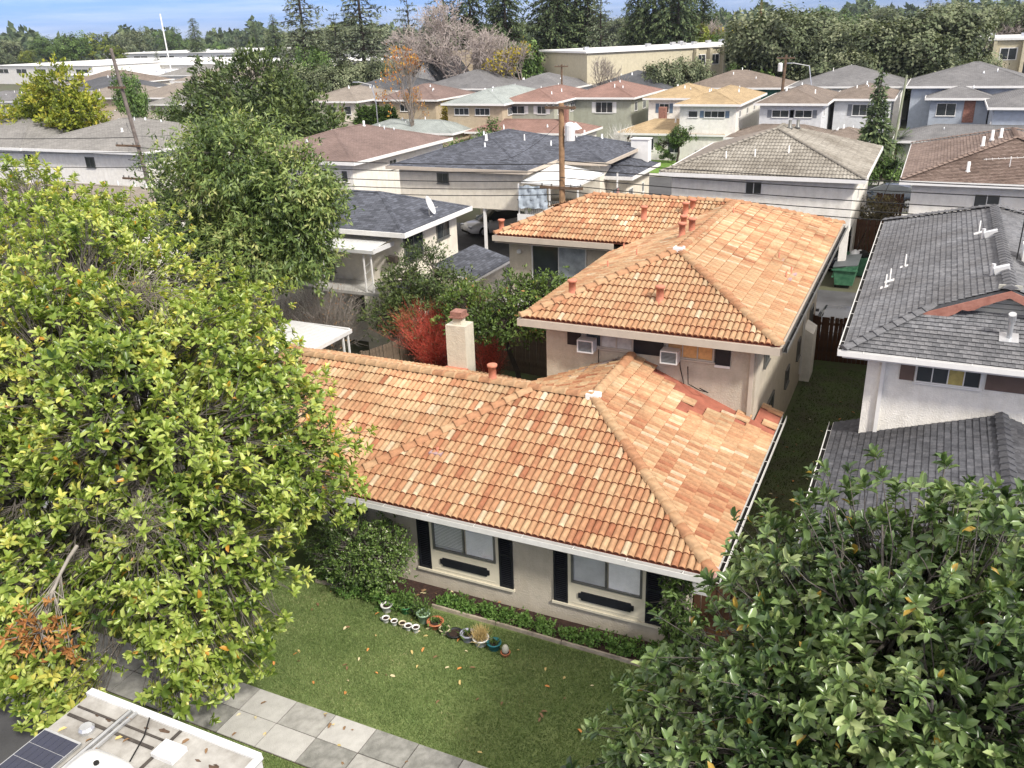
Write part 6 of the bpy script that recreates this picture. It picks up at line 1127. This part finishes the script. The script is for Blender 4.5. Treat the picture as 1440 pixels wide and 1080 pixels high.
# far tree line on the left and behind everything: separate trees from the same prototypes
rF = random.Random(9)
for i in range(60):
    t = i/59; ang = R_(-56+66*t); d_ = rF.uniform(250, 420) if i % 2 else rF.uniform(420, 600); k = rF.choice(['oak', 'green', 'fir', 'redwood', 'oak', 'bare', 'yg', 'deodar'])
    put(k, math.sin(ang)*d_*1.0, math.cos(ang)*d_, rF.uniform(9, 17)*(d_/420)**.3, rF.uniform(.9, 1.5), 'distant %s on the horizon, %s' % ({'oak': 'gray green rounded tree', 'green': 'green leafy tree', 'fir': 'dark pointed fir', 'redwood': 'tall dark redwood', 'bare': 'bare pinkish tree', 'yg': 'yellowish tree', 'deodar': 'sparse cedar'}[k], ['at the left edge', 'left of the white mast', 'right of the white mast', 'beyond the tall cedars', 'behind the bare trees', 'behind the redwoods', 'behind the oak row', 'at the right edge'][min(7, int(t*8))]), 'distant trees on the horizon')
# the wood beyond, one mass of leaves on a strip of bumps
g = np.random.default_rng(99); n = 26000; ang = np.radians(g.uniform(-64, 16, n)); dd = g.uniform(620, 760, n); hgt = 13+4*np.sin(ang*60)+3*np.sin(ang*143+1)+2*np.sin(ang*310); z = g.random(n)**.8*hgt; P = np.stack([np.sin(ang)*dd, np.cos(ang)*dd, z], 1)
V, F, T = leaves1(P, g.normal(size=(n, 3)), g.normal(size=(n, 3)), g.uniform(3, 6, n), g.uniform(2, 4, n), np.clip(g.normal(.5, .25, n), 0, 1))
tag(link('distant_woods', npmesh('distant_woods', V, F, F_con, T)), 'dark band of distant woods along the horizon', 'woods', None, 'stuff')
hl = MB(); ks = 60; vs = []
for i in range(ks+1):
    a = R_(-62+76*i/ks); h_ = 8+6*math.sin(i*.35)+6*math.sin(i*.9+1); 
    for (d_, z_) in ((2600, -.5), (2900, max(4, h_)), (3200, -.5)): vs.append((math.sin(a)*d_, math.cos(a)*d_, z_))
hl.add(vs, [(3*i+j, 3*i+3+j, 3*i+4+j, 3*i+1+j) for i in range(ks) for j in range(2)]); struct('hills', hl, mat('blue_green_hills', (.05, .07, .075), .95))
# ------------------------------------------------------------ poles and cables
def utility_pole(name, label, base, top, r=.14, arms=((-.4, 1.2),), tank=None, m=None, group=None):
    root = thing(name, label, 'utility pole', base, group); b = Vector(base); t = Vector(top); MB().tube([b, t], [r*1.15, r*.8], 10).build('pole', m or M_polewood, root)
    for (dz, ln) in arms:
        c = t+Vector((0, -.12, dz)); ar = MB().obox(c, (1,0,0), (0,1,0), ZU, (ln, .05, .06)).build('crossarm', M_polewood, root)
        for k in (-.9, -.45, .45, .9): MB().lathe(c+Vector((ln*k, 0, .06)), [(.03, 0), (.05, .04), (.03, .09), (.045, .12)], 8).build('insulator', M_frame, ar)
    if tank: c = t+Vector(tank); MB().lathe(c, [(.2, 0), (.24, .03), (.24, .72), (.2, .8), (.08, .86)], 14).build('transformer', M_metalw, root)
    return root
utility_pole('utility_pole', 'brown wooden utility pole with white transformer tank in front of the white carport house', (-15.8, 39, 0), (-15.8, 39, 9.1), .15, ((-3.85, 1.1), (-.2, .75)), (.42, 0, -1.7), mat('light_pole_wood', (.27, .165, .09), .85, .3, 4, .6, 30))
pl2 = utility_pole('utility_pole', 'dark leaning wooden pole on the left in front of the long gray roofed house', (-43.4, 40, 0), (-44.9, 40, 12.0), .12, ((-5.6, 1.0), (-7.6, 1.0), (-2.2, .7)), None, mat('gray_pole_wood', (.15, .125, .11), .85, .35, 4, .6, 30))
utility_pole('utility_pole', 'distant wooden pole with gray transformer before the oaks', (-15.0, 97, 0), (-14.7, 97, 8.8), .16, ((-.3, .9),), (-.5, 0, -1.6))
utility_pole('utility_pole', 'distant thin reddish pole above the red brown roofs', (-39.2, 97, 0), (-39.2, 97, 8.2), .12, ((-.2, .8),), None)
utility_pole('utility_pole', 'thin greenish lamp pole in front of the plain gray bungalow', (-3.0, 78, 0), (-2.6, 78, 7.9), .1, (), None, mat('green_pole_paint', (.28, .30, .2), .7))
ms = thing('mast', 'thin white mast rising from the white sheds on the left', 'mast', (-197, 195, 0)); MB().tube([(-197, 195, 0), (-197.6, 195, 18.5)], .18, 6).build('pole', M_wtrim, ms)
for x_, y_, b_, lb_ in ((-14.0, 97.2, 8.0, 'curved arm street lamp in front of the oaks'), (-56.5, 82, 7.4, 'curved arm street lamp behind the rosy brown roof')):
    sl = thing('street_lamp', lb_, 'street lamp', (x_, y_, 0)); MB().tube([(x_+2, y_, 0), (x_+2, y_, b_*.7), (x_+1.6, y_, b_-.3), (x_, y_, b_)], .06, 6).build('pole', M_galv, sl); MB().box((x_-.7, y_-.12, b_-.06), (x_, y_+.12, b_+.04)).build('lamp_head', M_galv, sl)
def cable(label, a, b, sag, r=.013, group='overhead cables along the alley', nm='overhead_cable'):
    a = Vector(a); b = Vector(b); n = 14; pts = [a.lerp(b, i/n)-Vector((0, 0, 4*sag*(i/n)*(1-i/n))) for i in range(n+1)]; return tag(MB().tube(pts, r, 4, False).build(nm, M_wire, None), label, 'cable', group)
for i, (z, dy) in enumerate(((6.5, 0), (6.1, .3), (5.75, -.2), (5.35, .1), (5.0, .4))):
    for (x0, x1) in ((-43.9, -15.8), (-15.8, 22)): cable('black cable along the alley, %s of the transformer pole, number %s from the top' % ('left' if x0 < -40 else 'right', ['one', 'two', 'three', 'four', 'five'][i]), (x0, 39+dy, z), (x1, 39+dy, z-.15), .35+.05*i, .021)
for i in range(3): cable('thin black cable running left from the dark leaning pole', (-44.3, 40, 6.9-i*.9), (-90, 38, 7.4-i*.9), .5, .021)
cable('service cable from the pole to the slate roof behind it', (-15.8, 39, 8.3), (-21.5, 44.0, 5.6), .3, .01); cable('service cable from the leaning pole up over the gray roof', (-44.4, 40, 7.2), (-56, 50, 6.6), .3, .012); cable('service cable from the leaning pole to the roof of the long gray roofed house', (-44.4, 40, 7.0), (-50, 52, 6.2), .3, .012)
cable('pale diagonal cable dropping into the gap beside the taupe roofed house', (-2.9, 47, 1.2), (-1.6, 60, 4.4), .1, .02); cable('pale diagonal cable crossing the dark carport opening', (-3.0, 43, 1.4), (-6.5, 46, .2), .1, .02)

# ------------------------------------------------------------ cars
def car(name, label, loc, rz, paint, L_=4.7, W_=1.85, H_=1.45):
    root = thing(name, label, 'car', (0, 0, 0)); xs = [-2.35, -2.25, -1.9, -1.2, -.4, .4, 1.2, 1.8, 2.2, 2.35]
    low = [.42, .3, .25, .22, .22, .22, .22, .25, .3, .42]; sh = [.78, .92, 1.0, .98, .95, .93, .88, .82, .72, .6]; wd = [.72, .84, .9, .92, .92, .92, .91, .88, .8, .66]; vs = []; nx = len(xs)
    for i, x in enumerate(xs):
        w2 = wd[i]; 
        for (y, z) in ((-w2*.94, low[i]), (-w2, (low[i]+sh[i])*.5), (-w2*.95, sh[i]-.04), (-w2*.7, sh[i]), (0, sh[i]+.03), (w2*.7, sh[i]), (w2*.95, sh[i]-.04), (w2, (low[i]+sh[i])*.5), (w2*.94, low[i])): vs.append((x, y, z))
    fs = [(i*9+j, i*9+j+1, (i+1)*9+j+1, (i+1)*9+j) for i in range(nx-1) for j in range(8)]+[(i*9+8, i*9, (i+1)*9, (i+1)*9+8) for i in range(nx-1)]+[tuple(range(9))[::-1], tuple(range((nx-1)*9, nx*9))]
    bd = MB().add(vs, fs).build('body', paint, root, True)
    gx = [(-2.0, 1.0, .62), (-1.45, 1.28, .6), (-.6, 1.44, .58), (.3, 1.42, .58), (1.35, .93, .66)]; vs = []
    for (x, z, hw) in gx:
        bz_ = .92; vs += [(x, -.80, bz_), (x, -hw, z), (x, 0, z+.03), (x, hw, z), (x, .80, bz_)]
    MB().add(vs, [(i*5+j, i*5+j+1, (i+1)*5+j+1, (i+1)*5+j) for i in range(4) for j in range(4)]+[(0, 1, 2, 3, 4), (20, 24, 23, 22, 21)]).build('windows', M_glass, root, True)
    rfv = []
    for (x, z, hw) in ((-1.35, 1.33, .52), (-.6, 1.465, .52), (.25, 1.445, .5)): rfv += [(x, -hw, z-.005), (x, 0, z+.03), (x, hw, z-.005)]
    MB().add(rfv, [(i*3+j, i*3+j+1, i*3+j+4, i*3+j+3) for i in range(2) for j in range(2)]).build('roof', paint, root, True)
    for x in (-1.42, 1.42):
        for s in (-1, 1):
            ty = MB().tube([(x, s*.72, .33), (x, s*.93, .33)], .33, 18).build('tyre', M_dark, root); MB().tube([(x, s*.925, .33), (x, s*.945, .33)], .2, 10).build('rim', M_galv, ty)
    for s in (-1, 1):
        MB().obox((2.22, s*.6, .66), (1,0,0), (0,1,0), ZU, (.09, .17, .06)).build('headlight', M_galv, root); MB().obox((-2.3, s*.6, .8), (1,0,0), (0,1,0), ZU, (.05, .18, .06)).build('tail_light', M_brick, root); MB().obox((.95, s*.98, .98), (1,0,0), (0,1,0), ZU, (.08, .09, .06)).build('mirror', paint, root)
    MB().box((2.31, -.26, .42), (2.37, .26, .54)).build('number_plate', M_wtrim, root); MB().box((2.26, -.55, .26), (2.345, .55, .38)).build('lower_grille', M_dark, root)
    root.location = loc; root.rotation_euler = (0, 0, rz); return root
M_carw = mat('white_car_paint', (.68, .69, .70), .18, .03, 2, spec=.6); M_carb = mat('dark_blue_car_paint', (.03, .04, .055), .18, .1, 2, spec=.6); M_cark = mat('black_car_paint', (.012, .013, .016), .18, .1, 2, spec=.6)
car('parked_car', 'white sedan parked in the open carport beneath the white house', (-25.1, 50.7, 0), R_(-128), M_carw)
car('parked_car', 'dark blue hatchback in the gap between the taupe and brown roofed houses', (-2.4, 66.5, 0), R_(175), M_carb)
car('parked_car', 'black car in the shade under the taupe roofed house', (-5.0, 47.6, 0), R_(10), M_cark)
car('parked_car', 'dark gray car parked on the alley behind the cedar fence', (-13.5, 60.5, 0), R_(0), M_cark)
car('parked_car', 'gray car standing behind the board fence at the end of the side yard', (-2.55, 36.2, 0), R_(90), mat('gray_car_paint', (.07, .075, .085), .25, .1, 2, spec=.6))
# dumpster
dp = thing('dumpster', 'green metal dumpster with gray lids on the asphalt behind the side yard', 'dumpster', (-3.0, 45.0, 0)); M_dg = mat('chipped_green_paint', (.025, .10, .055), .5, .35, 5, .2, 20, col2=(.08, .20, .11))
q = MB(); x0, x1, y0, y1 = -3.62, -2.55, 44.0, 46.4
q.add([(x0+.12, y0+.1, .18), (x1-.12, y0+.1, .18), (x1-.12, y1-.1, .18), (x0+.12, y1-.1, .18), (x0, y0, 1.05), (x1, y0, 1.2), (x1, y1, 1.2), (x0, y1, 1.05)], [(0,3,2,1), (4,5,6,7), (0,1,5,4), (1,2,6,5), (2,3,7,6), (3,0,4,7)])
q.box((x0-.06, y0-.05, .92), (x1+.06, y0-.003, 1.0)).box((x0-.05, y0, .55), (x0+.04, y1, .62)); q.build('bin', M_dg, dp)
for i in range(2): MB().add([(x0-.03, y0+.02+i*1.19, 1.09), (x1+.03, y0+.02+i*1.19, 1.25), (x1+.03, y0+1.18+i*1.19, 1.25), (x0-.03, y0+1.18+i*1.19, 1.09), (x0-.03, y0+.02+i*1.19, 1.06), (x1+.03, y0+.02+i*1.19, 1.21), (x1+.03, y0+1.18+i*1.19, 1.21), (x0-.03, y0+1.18+i*1.19, 1.06)], [(0,1,2,3), (4,7,6,5), (0,4,5,1), (1,5,6,2), (2,6,7,3), (3,7,4,0)]).build('lid', mat('dumpster_lid', (.09, .10, .105), .5, .2), dp)
for y_ in (44.3, 46.1): MB().tube([(x0+.1, y_, .09), (x0+.2, y_, .09)], .09, 10).build('caster', M_dark, dp)
for k, (x_, y_, r_) in enumerate(((-2.9, 46.9, .28), (-2.5, 47.0, .3), (-2.7, 47.5, .26))): tag(MB().lathe((x_, y_, .9-.05*k), [(r_*.5, 0), (r_, r_*.5), (r_*.85, r_*1.1), (r_*.2, r_*1.5)], 9).build('rubbish_bag', M_metalw if k != 1 else M_dark, None, True), ['white rubbish bag lying on the pile behind the dumpster', 'black rubbish bag behind the dumpster', 'second white rubbish bag at the back of the pile'][k], 'bag', 'rubbish bags behind the dumpster')
bn = thing('rubbish_cart', 'dark second bin standing behind the green dumpster', 'bin', (-2.7, 47.2, 0)); MB().add([(-3.3, 46.6, .05), (-2.1, 46.6, .05), (-2.1, 47.8, .05), (-3.3, 47.8, .05), (-3.4, 46.55, .95), (-2.05, 46.55, .95), (-2.05, 47.9, .95), (-3.4, 47.9, .95)], [(0,3,2,1), (4,5,6,7), (0,1,5,4), (1,2,6,5), (2,3,7,6), (3,0,4,7)]).build('bin', M_dg, bn)

# ------------------------------------------------------------ camper van roof at lower left
rv = thing('motorhome', 'dirty white camper roof with solar panel parked under the magnolia, bottom left', 'motorhome', (-10.5, 5.9, 0)); M_rv = mat('dirty_van_roof', (.15, .135, .115), .65, 0, 1.3, .2, 20, col2=(.47, .46, .43), detail=10); M_rvw = mat('white_van_side', (.62, .62, .60), .4, .1, 2)
X0, X1, Y0, Y1, Z1 = -10.95, -7.55, 4.7, 6.95, 2.95
MB().box((X0, Y0, .55), (X1, Y1, Z1-.06)).build('body', M_rvw, rv); MB().box((X0+.05, Y0+.05, Z1-.06), (X1-.05, Y1-.05, Z1)).build('roof', M_rv, rv)
MB().box((X0-.01, Y1-.1, Z1-.09), (X1, Y1+.02, Z1+.035)).box((X0, Y0-.02, Z1-.09), (X1, Y0+.1, Z1+.035)).tube([(X1-.02, Y0, Z1-.03), (X1-.02, Y1, Z1-.03)], .06, 8).build('edge_trim', M_rvw, rv)
M_seam = mat('dark_seam_sealant', (.06, .052, .045), .8, .4, 5)
q = MB()
for x_ in (-9.0, -10.05): q.box((x_, Y0+.1, Z1), (x_+.05, Y1-.1, Z1+.015))
q.box((X0+.1, Y1-.36, Z1), (-8.9, Y1-.33, Z1+.02)).box((X0+.1, Y1-.55, Z1), (-9.1, Y1-.50, Z1+.018)).build('roof_seam', M_seam, rv)
MB().box((-9.99, Y0+.1, Z1+.02), (-9.94, Y1-.1, Z1+.06)).box((-9.88, Y0+.1, Z1+.02), (-9.84, Y1-.1, Z1+.06)).build('roof_rail', M_galv, rv)
spn = MB().box((-10.85, 4.95, Z1+.03), (-10.1, 6.05, Z1+.07)).build('solar_panel', M_galv, rv); M_cell = mat('solar_cell', (.008, .012, .035), .12, .2, 3, spec=.7)
q = MB()
for i in range(6):
    for j in range(4): q.box((-10.83+i*.12, 4.98+j*.26, Z1+.071), (-10.715+i*.12, 5.23+j*.26, Z1+.075))
q.build('solar_cells', M_cell, spn)
q = MB(); rq = random.Random(8)
for i in range(12):
    cx_, cy_ = (rq.uniform(X0+.15, X1-.2), Y1-rq.uniform(.12, .5)) if i % 2 else (rq.uniform(X0+.15, -9.1), rq.uniform(Y0+.3, Y1-.3)); k_ = rq.randrange(7, 12); a0 = rq.uniform(.02, .06)
    q.prism([(cx_+math.cos(6.283*j/k_)*a0*rq.uniform(.5, 1.6)*1.6, cy_+math.sin(6.283*j/k_)*a0*rq.uniform(.4, 1), Z1) for j in range(k_)], (0, 0, .006+.0004*i))
q.build('leaf_litter', mat('brown_litter', (.05, .035, .025), .95, .5, 12, .8, 40, col2=(.14, .09, .06)), rv)
for a_, b_ in (((-9.6, 6.85), (-9.2, 6.1)), ((-10.3, 5.1), (-9.8, 5.3))): MB().tube([(*a_, Z1+.03), ((a_[0]+b_[0])/2, (a_[1]+b_[1])/2+.08, Z1+.02), (*b_, Z1+.03)], .012, 5).build('roof_cable', M_dark, rv)
hx, hy = -9.35, 5.65
vs = []; 
for (w2, z_) in ((.42, .0), (.44, .1), (.40, .2), (.30, .24)):
    for k in range(16): a = 2*math.pi*k/16; cx_ = math.copysign(abs(math.cos(a))**.45, math.cos(a)); cy_ = math.copysign(abs(math.sin(a))**.45, math.sin(a)); vs.append((hx+cx_*w2*1.15, hy+cy_*w2*.85, Z1+z_))
MB().add(vs, [(i*16+j, i*16+(j+1) % 16, (i+1)*16+(j+1) % 16, (i+1)*16+j) for i in range(3) for j in range(16)]+[tuple(range(48, 64))]).build('air_unit', M_metalw, rv, True)
MB().box((-9.0, 6.3, Z1), (-8.6, 6.6, Z1+.08)).build('hatch', M_metalw, rv); MB().lathe((-10.3, 6.3, Z1), [(.12, 0), (.12, .05), (.09, .09)], 10).build('vent', M_galv, rv); MB().lathe((-9.4, 5.75, Z1+.24), [(.04, 0), (.04, .03)], 8).build('bolt', M_dark, rv)
MB().box((-11.75, 4.75, .5), (-10.97, 6.9, 2.0)).add([(-11.75, 4.75, 2.0), (-10.97, 4.75, 2.0), (-10.97, 6.9, 2.0), (-11.75, 6.9, 2.0), (-10.97, 4.75, 2.7), (-10.97, 6.9, 2.7)], [(0, 1, 4), (1, 2, 5, 4), (2, 3, 5), (0, 4, 5, 3)]).build('cab', M_rv, rv)
for x_ in (-10.4, -8.4):
    for y_ in (Y0+.02, Y1-.22): MB().tube([(x_, y_, .35), (x_, y_+.2, .35)], .35, 16).build('tyre', M_dark, rv)

# ------------------------------------------------------------ garden edge, pots, fallen leaves
ed = thing('garden_edging', 'low wooden board edging between the lawn and the soil strip', 'edging', (-8, 14.2, 0)); mE = mat('weathered_edging_wood', (.33, .28, .22), .85, .35, 5, .5, 30)
for i, (a, b) in enumerate((((-12.3, 14.02), (-11.0, 14.12)), ((-9.15, 14.26), (-7.5, 14.24)), ((-7.48, 14.245), (-5.9, 14.21)), ((-5.88, 14.215), (-4.05, 14.19)))):
    v = Vector((b[0]-a[0], b[1]-a[1], 0)); MB().obox(((a[0]+b[0])/2, (a[1]+b[1])/2, .045), v.normalized(), v.normalized().cross(ZU), ZU, (v.length/2, .025, .05)).build('board', mE, ed)
M_soil = mat('pot_soil', (.035, .022, .016), .95, .4, 20, .8, 60); PM = {k: mat(k+'_pot', c, .4, .08, 10) for k, c in {'white': (.68, .67, .64), 'cream': (.55, .48, .33), 'lavender': (.34, .34, .42), 'black': (.02, .02, .022), 'terracotta': (.42, .15, .07), 'teal': (.02, .13, .15), 'mint': (.30, .42, .28), 'green': (.05, .2, .08)}.items()}
POTS = [(-10.05, 13.72, .13, .2, 'white', 'white pot of dark soil, farthest left behind the mugs', None), (-9.86, 13.38, .085, .13, 'white', 'white mug shaped pot with a handle, first of the small row', 'h'), (-9.62, 13.36, .075, .13, 'white', 'small white cup pot, second of the small row', None), (-9.42, 13.38, .08, .12, 'cream', 'small cream pot with yellowish rim, third of the small row', None),
 (-9.24, 13.34, .085, .13, 'white', 'small white jug pot, fourth of the small row', 'h'), (-9.04, 13.34, .085, .15, 'white', 'white pot with brown soil at the right end of the small row', None), (-9.06, 13.72, .15, .26, 'mint', 'mint green pot with a bushy gray green plant', 'bush'), (-8.72, 13.66, .18, .17, 'terracotta', 'orange terracotta bowl with scalloped rim and succulents', 'succ'),
 (-8.42, 13.55, .12, .14, 'cream', 'small cream bowl pot with a dark plant beside the black pot', 'succ'), (-8.17, 13.55, .17, .1, 'black', 'wide shallow black plastic pot of soil', None), (-7.83, 13.54, .16, .2, 'lavender', 'lavender gray round pot of brown soil', 'sprig'), (-7.5, 13.52, .17, .2, 'white', 'white patterned bowl pot with a tuft of dry straw grass', 'straw'),
 (-7.17, 13.5, .15, .19, 'teal', 'dark teal glazed pot with a small pale plant', 'sprig'), (-6.85, 13.4, .1, .1, 'terracotta', 'small terracotta pot with a round gray cactus at the right end', 'cactus'), (-9.62, 13.86, .14, .2, 'green', 'green pot holding a leafy pale green plant behind the small mugs', 'bush'), (-9.3, 13.85, .14, .22, 'black', 'black plastic nursery pot between the green and mint pots', None)]
M_straw = toned('straw', [(0, (.35, .24, .09)), (1, (.62, .50, .26))], .8, .2, .2)
for i, (x, y, r, h, k, lb, pl) in enumerate(POTS):
    t = thing('flower_pot', lb, 'flower pot', (x, y, .004), 'flower pots along the soil strip'); t0 = (x, y, .004)
    MB().lathe(t0, [(r*.68, 0), (r*.72, .01), (r, h*.86), (r*1.1, h*.87), (r*1.1, h), (r*.93, h), (r*.9, h*.86)], 18).build('pot', PM[k], t, True); MB().lathe((x, y, .004+h*.82), [(r*.9, 0), (r*.6, .01)], 12).build('soil', M_soil, t)
    gg = np.random.default_rng(300+i); b0 = np.array([x, y, h*.85]); loc0 = np.array([x, y, .004])
    if pl == 'h': MB().tube([(x-r*.9, y, h*.8), (x-r*1.6, y-.01, h*.65), (x-r*1.5, y-.01, h*.35), (x-r*.8, y, h*.25)], .012, 6).build('handle', PM[k], t)
    if pl in ('bush', 'sprig', 'straw', 'succ'):
        n = {'bush': 420, 'sprig': 40, 'straw': 420, 'succ': 70}[pl]; d = gg.normal(0, .45, (n, 3))+[0, 0, 1.0 if pl != 'succ' else .5]; P = b0+gg.normal(0, r*.4, (n, 3))*[1, 1, .1]
        if pl == 'bush': P = b0+[0, 0, .16]+gg.normal(0, .11, (n, 3)); Lh = gg.uniform(.04, .08, n); W = Lh*.5
        elif pl == 'straw': Lh = gg.uniform(.18, .36, n); W = np.full(n, .012)
        elif pl == 'sprig': Lh = gg.uniform(.08, .2, n); W = Lh*.2
        else: Lh = gg.uniform(.07, .13, n); W = Lh*.45
        V, F, T = leaves1(P-loc0, d, gg.normal(size=(n, 3)), Lh, W, gg.random(n)); tag(link('plant', npmesh('plant', V, F, {'bush': F_gr, 'sprig': F_gr, 'straw': M_straw, 'succ': F_gr}[pl], T), t, False), kind='stuff')
    if pl == 'cactus': MB().lathe((x, y, h*.8), [(.05, 0), (.075, .06), (.075, .13), (.045, .19), (.01, .21)], 14).build('cactus', mat('gray_cactus', (.38, .37, .30), .8, .15, 12), t, True)
lf = []
for k, c in enumerate(((.52, .40, .16), (.55, .24, .07), (.58, .50, .30), (.20, .12, .06))):
    V, F, T = leaves6(np.zeros((1, 3)), np.array([[0, 1., 0]]), np.array([[0, 0, 1.]]), np.array([.13]), np.array([.06]), None, np.array([.5]), .1); lf.append(npmesh('fallen_leaf', V, F, mat('fallen_leaf_%s' % ['yellow', 'orange', 'pale', 'brown'][k], c, .7, .2, 8), None))
rl_ = random.Random(15)
def scatter(n, x0, x1, y0, y1, z, lab, grp, wts=(4, 3, 3, 4)):
    for i in range(n):
        o = bpy.data.objects.new('fallen_leaf', lf[rl_.choices(range(4), wts)[0]]); C.objects.link(o); o.location = (rl_.uniform(x0, x1), rl_.uniform(y0, y1), z); o.rotation_euler = (rl_.uniform(-.4, .4), rl_.uniform(-.4, .4), rl_.uniform(0, 6.28)); o.scale = (rl_.uniform(.6, 1.1),)*3; tag(o, lab, 'leaf', grp)
scatter(75, -11.8, -2.8, 10.6, 13.9, .035, 'fallen leaf lying on the front lawn', 'fallen leaves on the lawn'); scatter(24, -11, -5, 9.3, 10.4, .045, 'fallen leaf lying on the pavement slabs', 'fallen leaves on the pavement'); scatter(34, -3.2, -1.0, 16, 30, .05, 'fallen leaf in the dark side yard', 'fallen leaves in the side yard', (2, 2, 4, 4)); scatter(26, -10.8, -7.9, 4.9, 6.8, 2.985, 'fallen brown leaf on the camper roof', 'fallen leaves on the camper roof', (1, 2, 1, 6)); scatter(40, -10, -3.6, 14.4, 14.95, .05, 'fallen leaf on the dark soil strip', 'fallen leaves on the soil strip', (1, 1, 1, 5))
hz = MB().box((-3600, -400, -1.2), (2600, 5600, 33)).build('haze', None); hm = bpy.data.materials.new('haze_air'); hm.use_nodes = True; t_ = hm.node_tree; t_.nodes.remove(t_.nodes['Principled BSDF'])
pvn = N(t_, 'ShaderNodeVolumePrincipled'); pvn.inputs['Color'].default_value = (.80, .87, .97, 1); pvn.inputs['Density'].default_value = .00012; pvn.inputs['Anisotropy'].default_value = .3; t_.links.new(pvn.outputs[0], t_.nodes['Material Output'].inputs['Volume']); hz.data.materials.append(hm); tag(hz, 'thin pale haze in the air over the neighbourhood', 'haze', None, 'stuff')
bpy.context.view_layer.update()
print('tris', sum(len(m.loops)-2*len(m.polygons) for m in bpy.data.meshes), 'objects', len(bpy.data.objects))
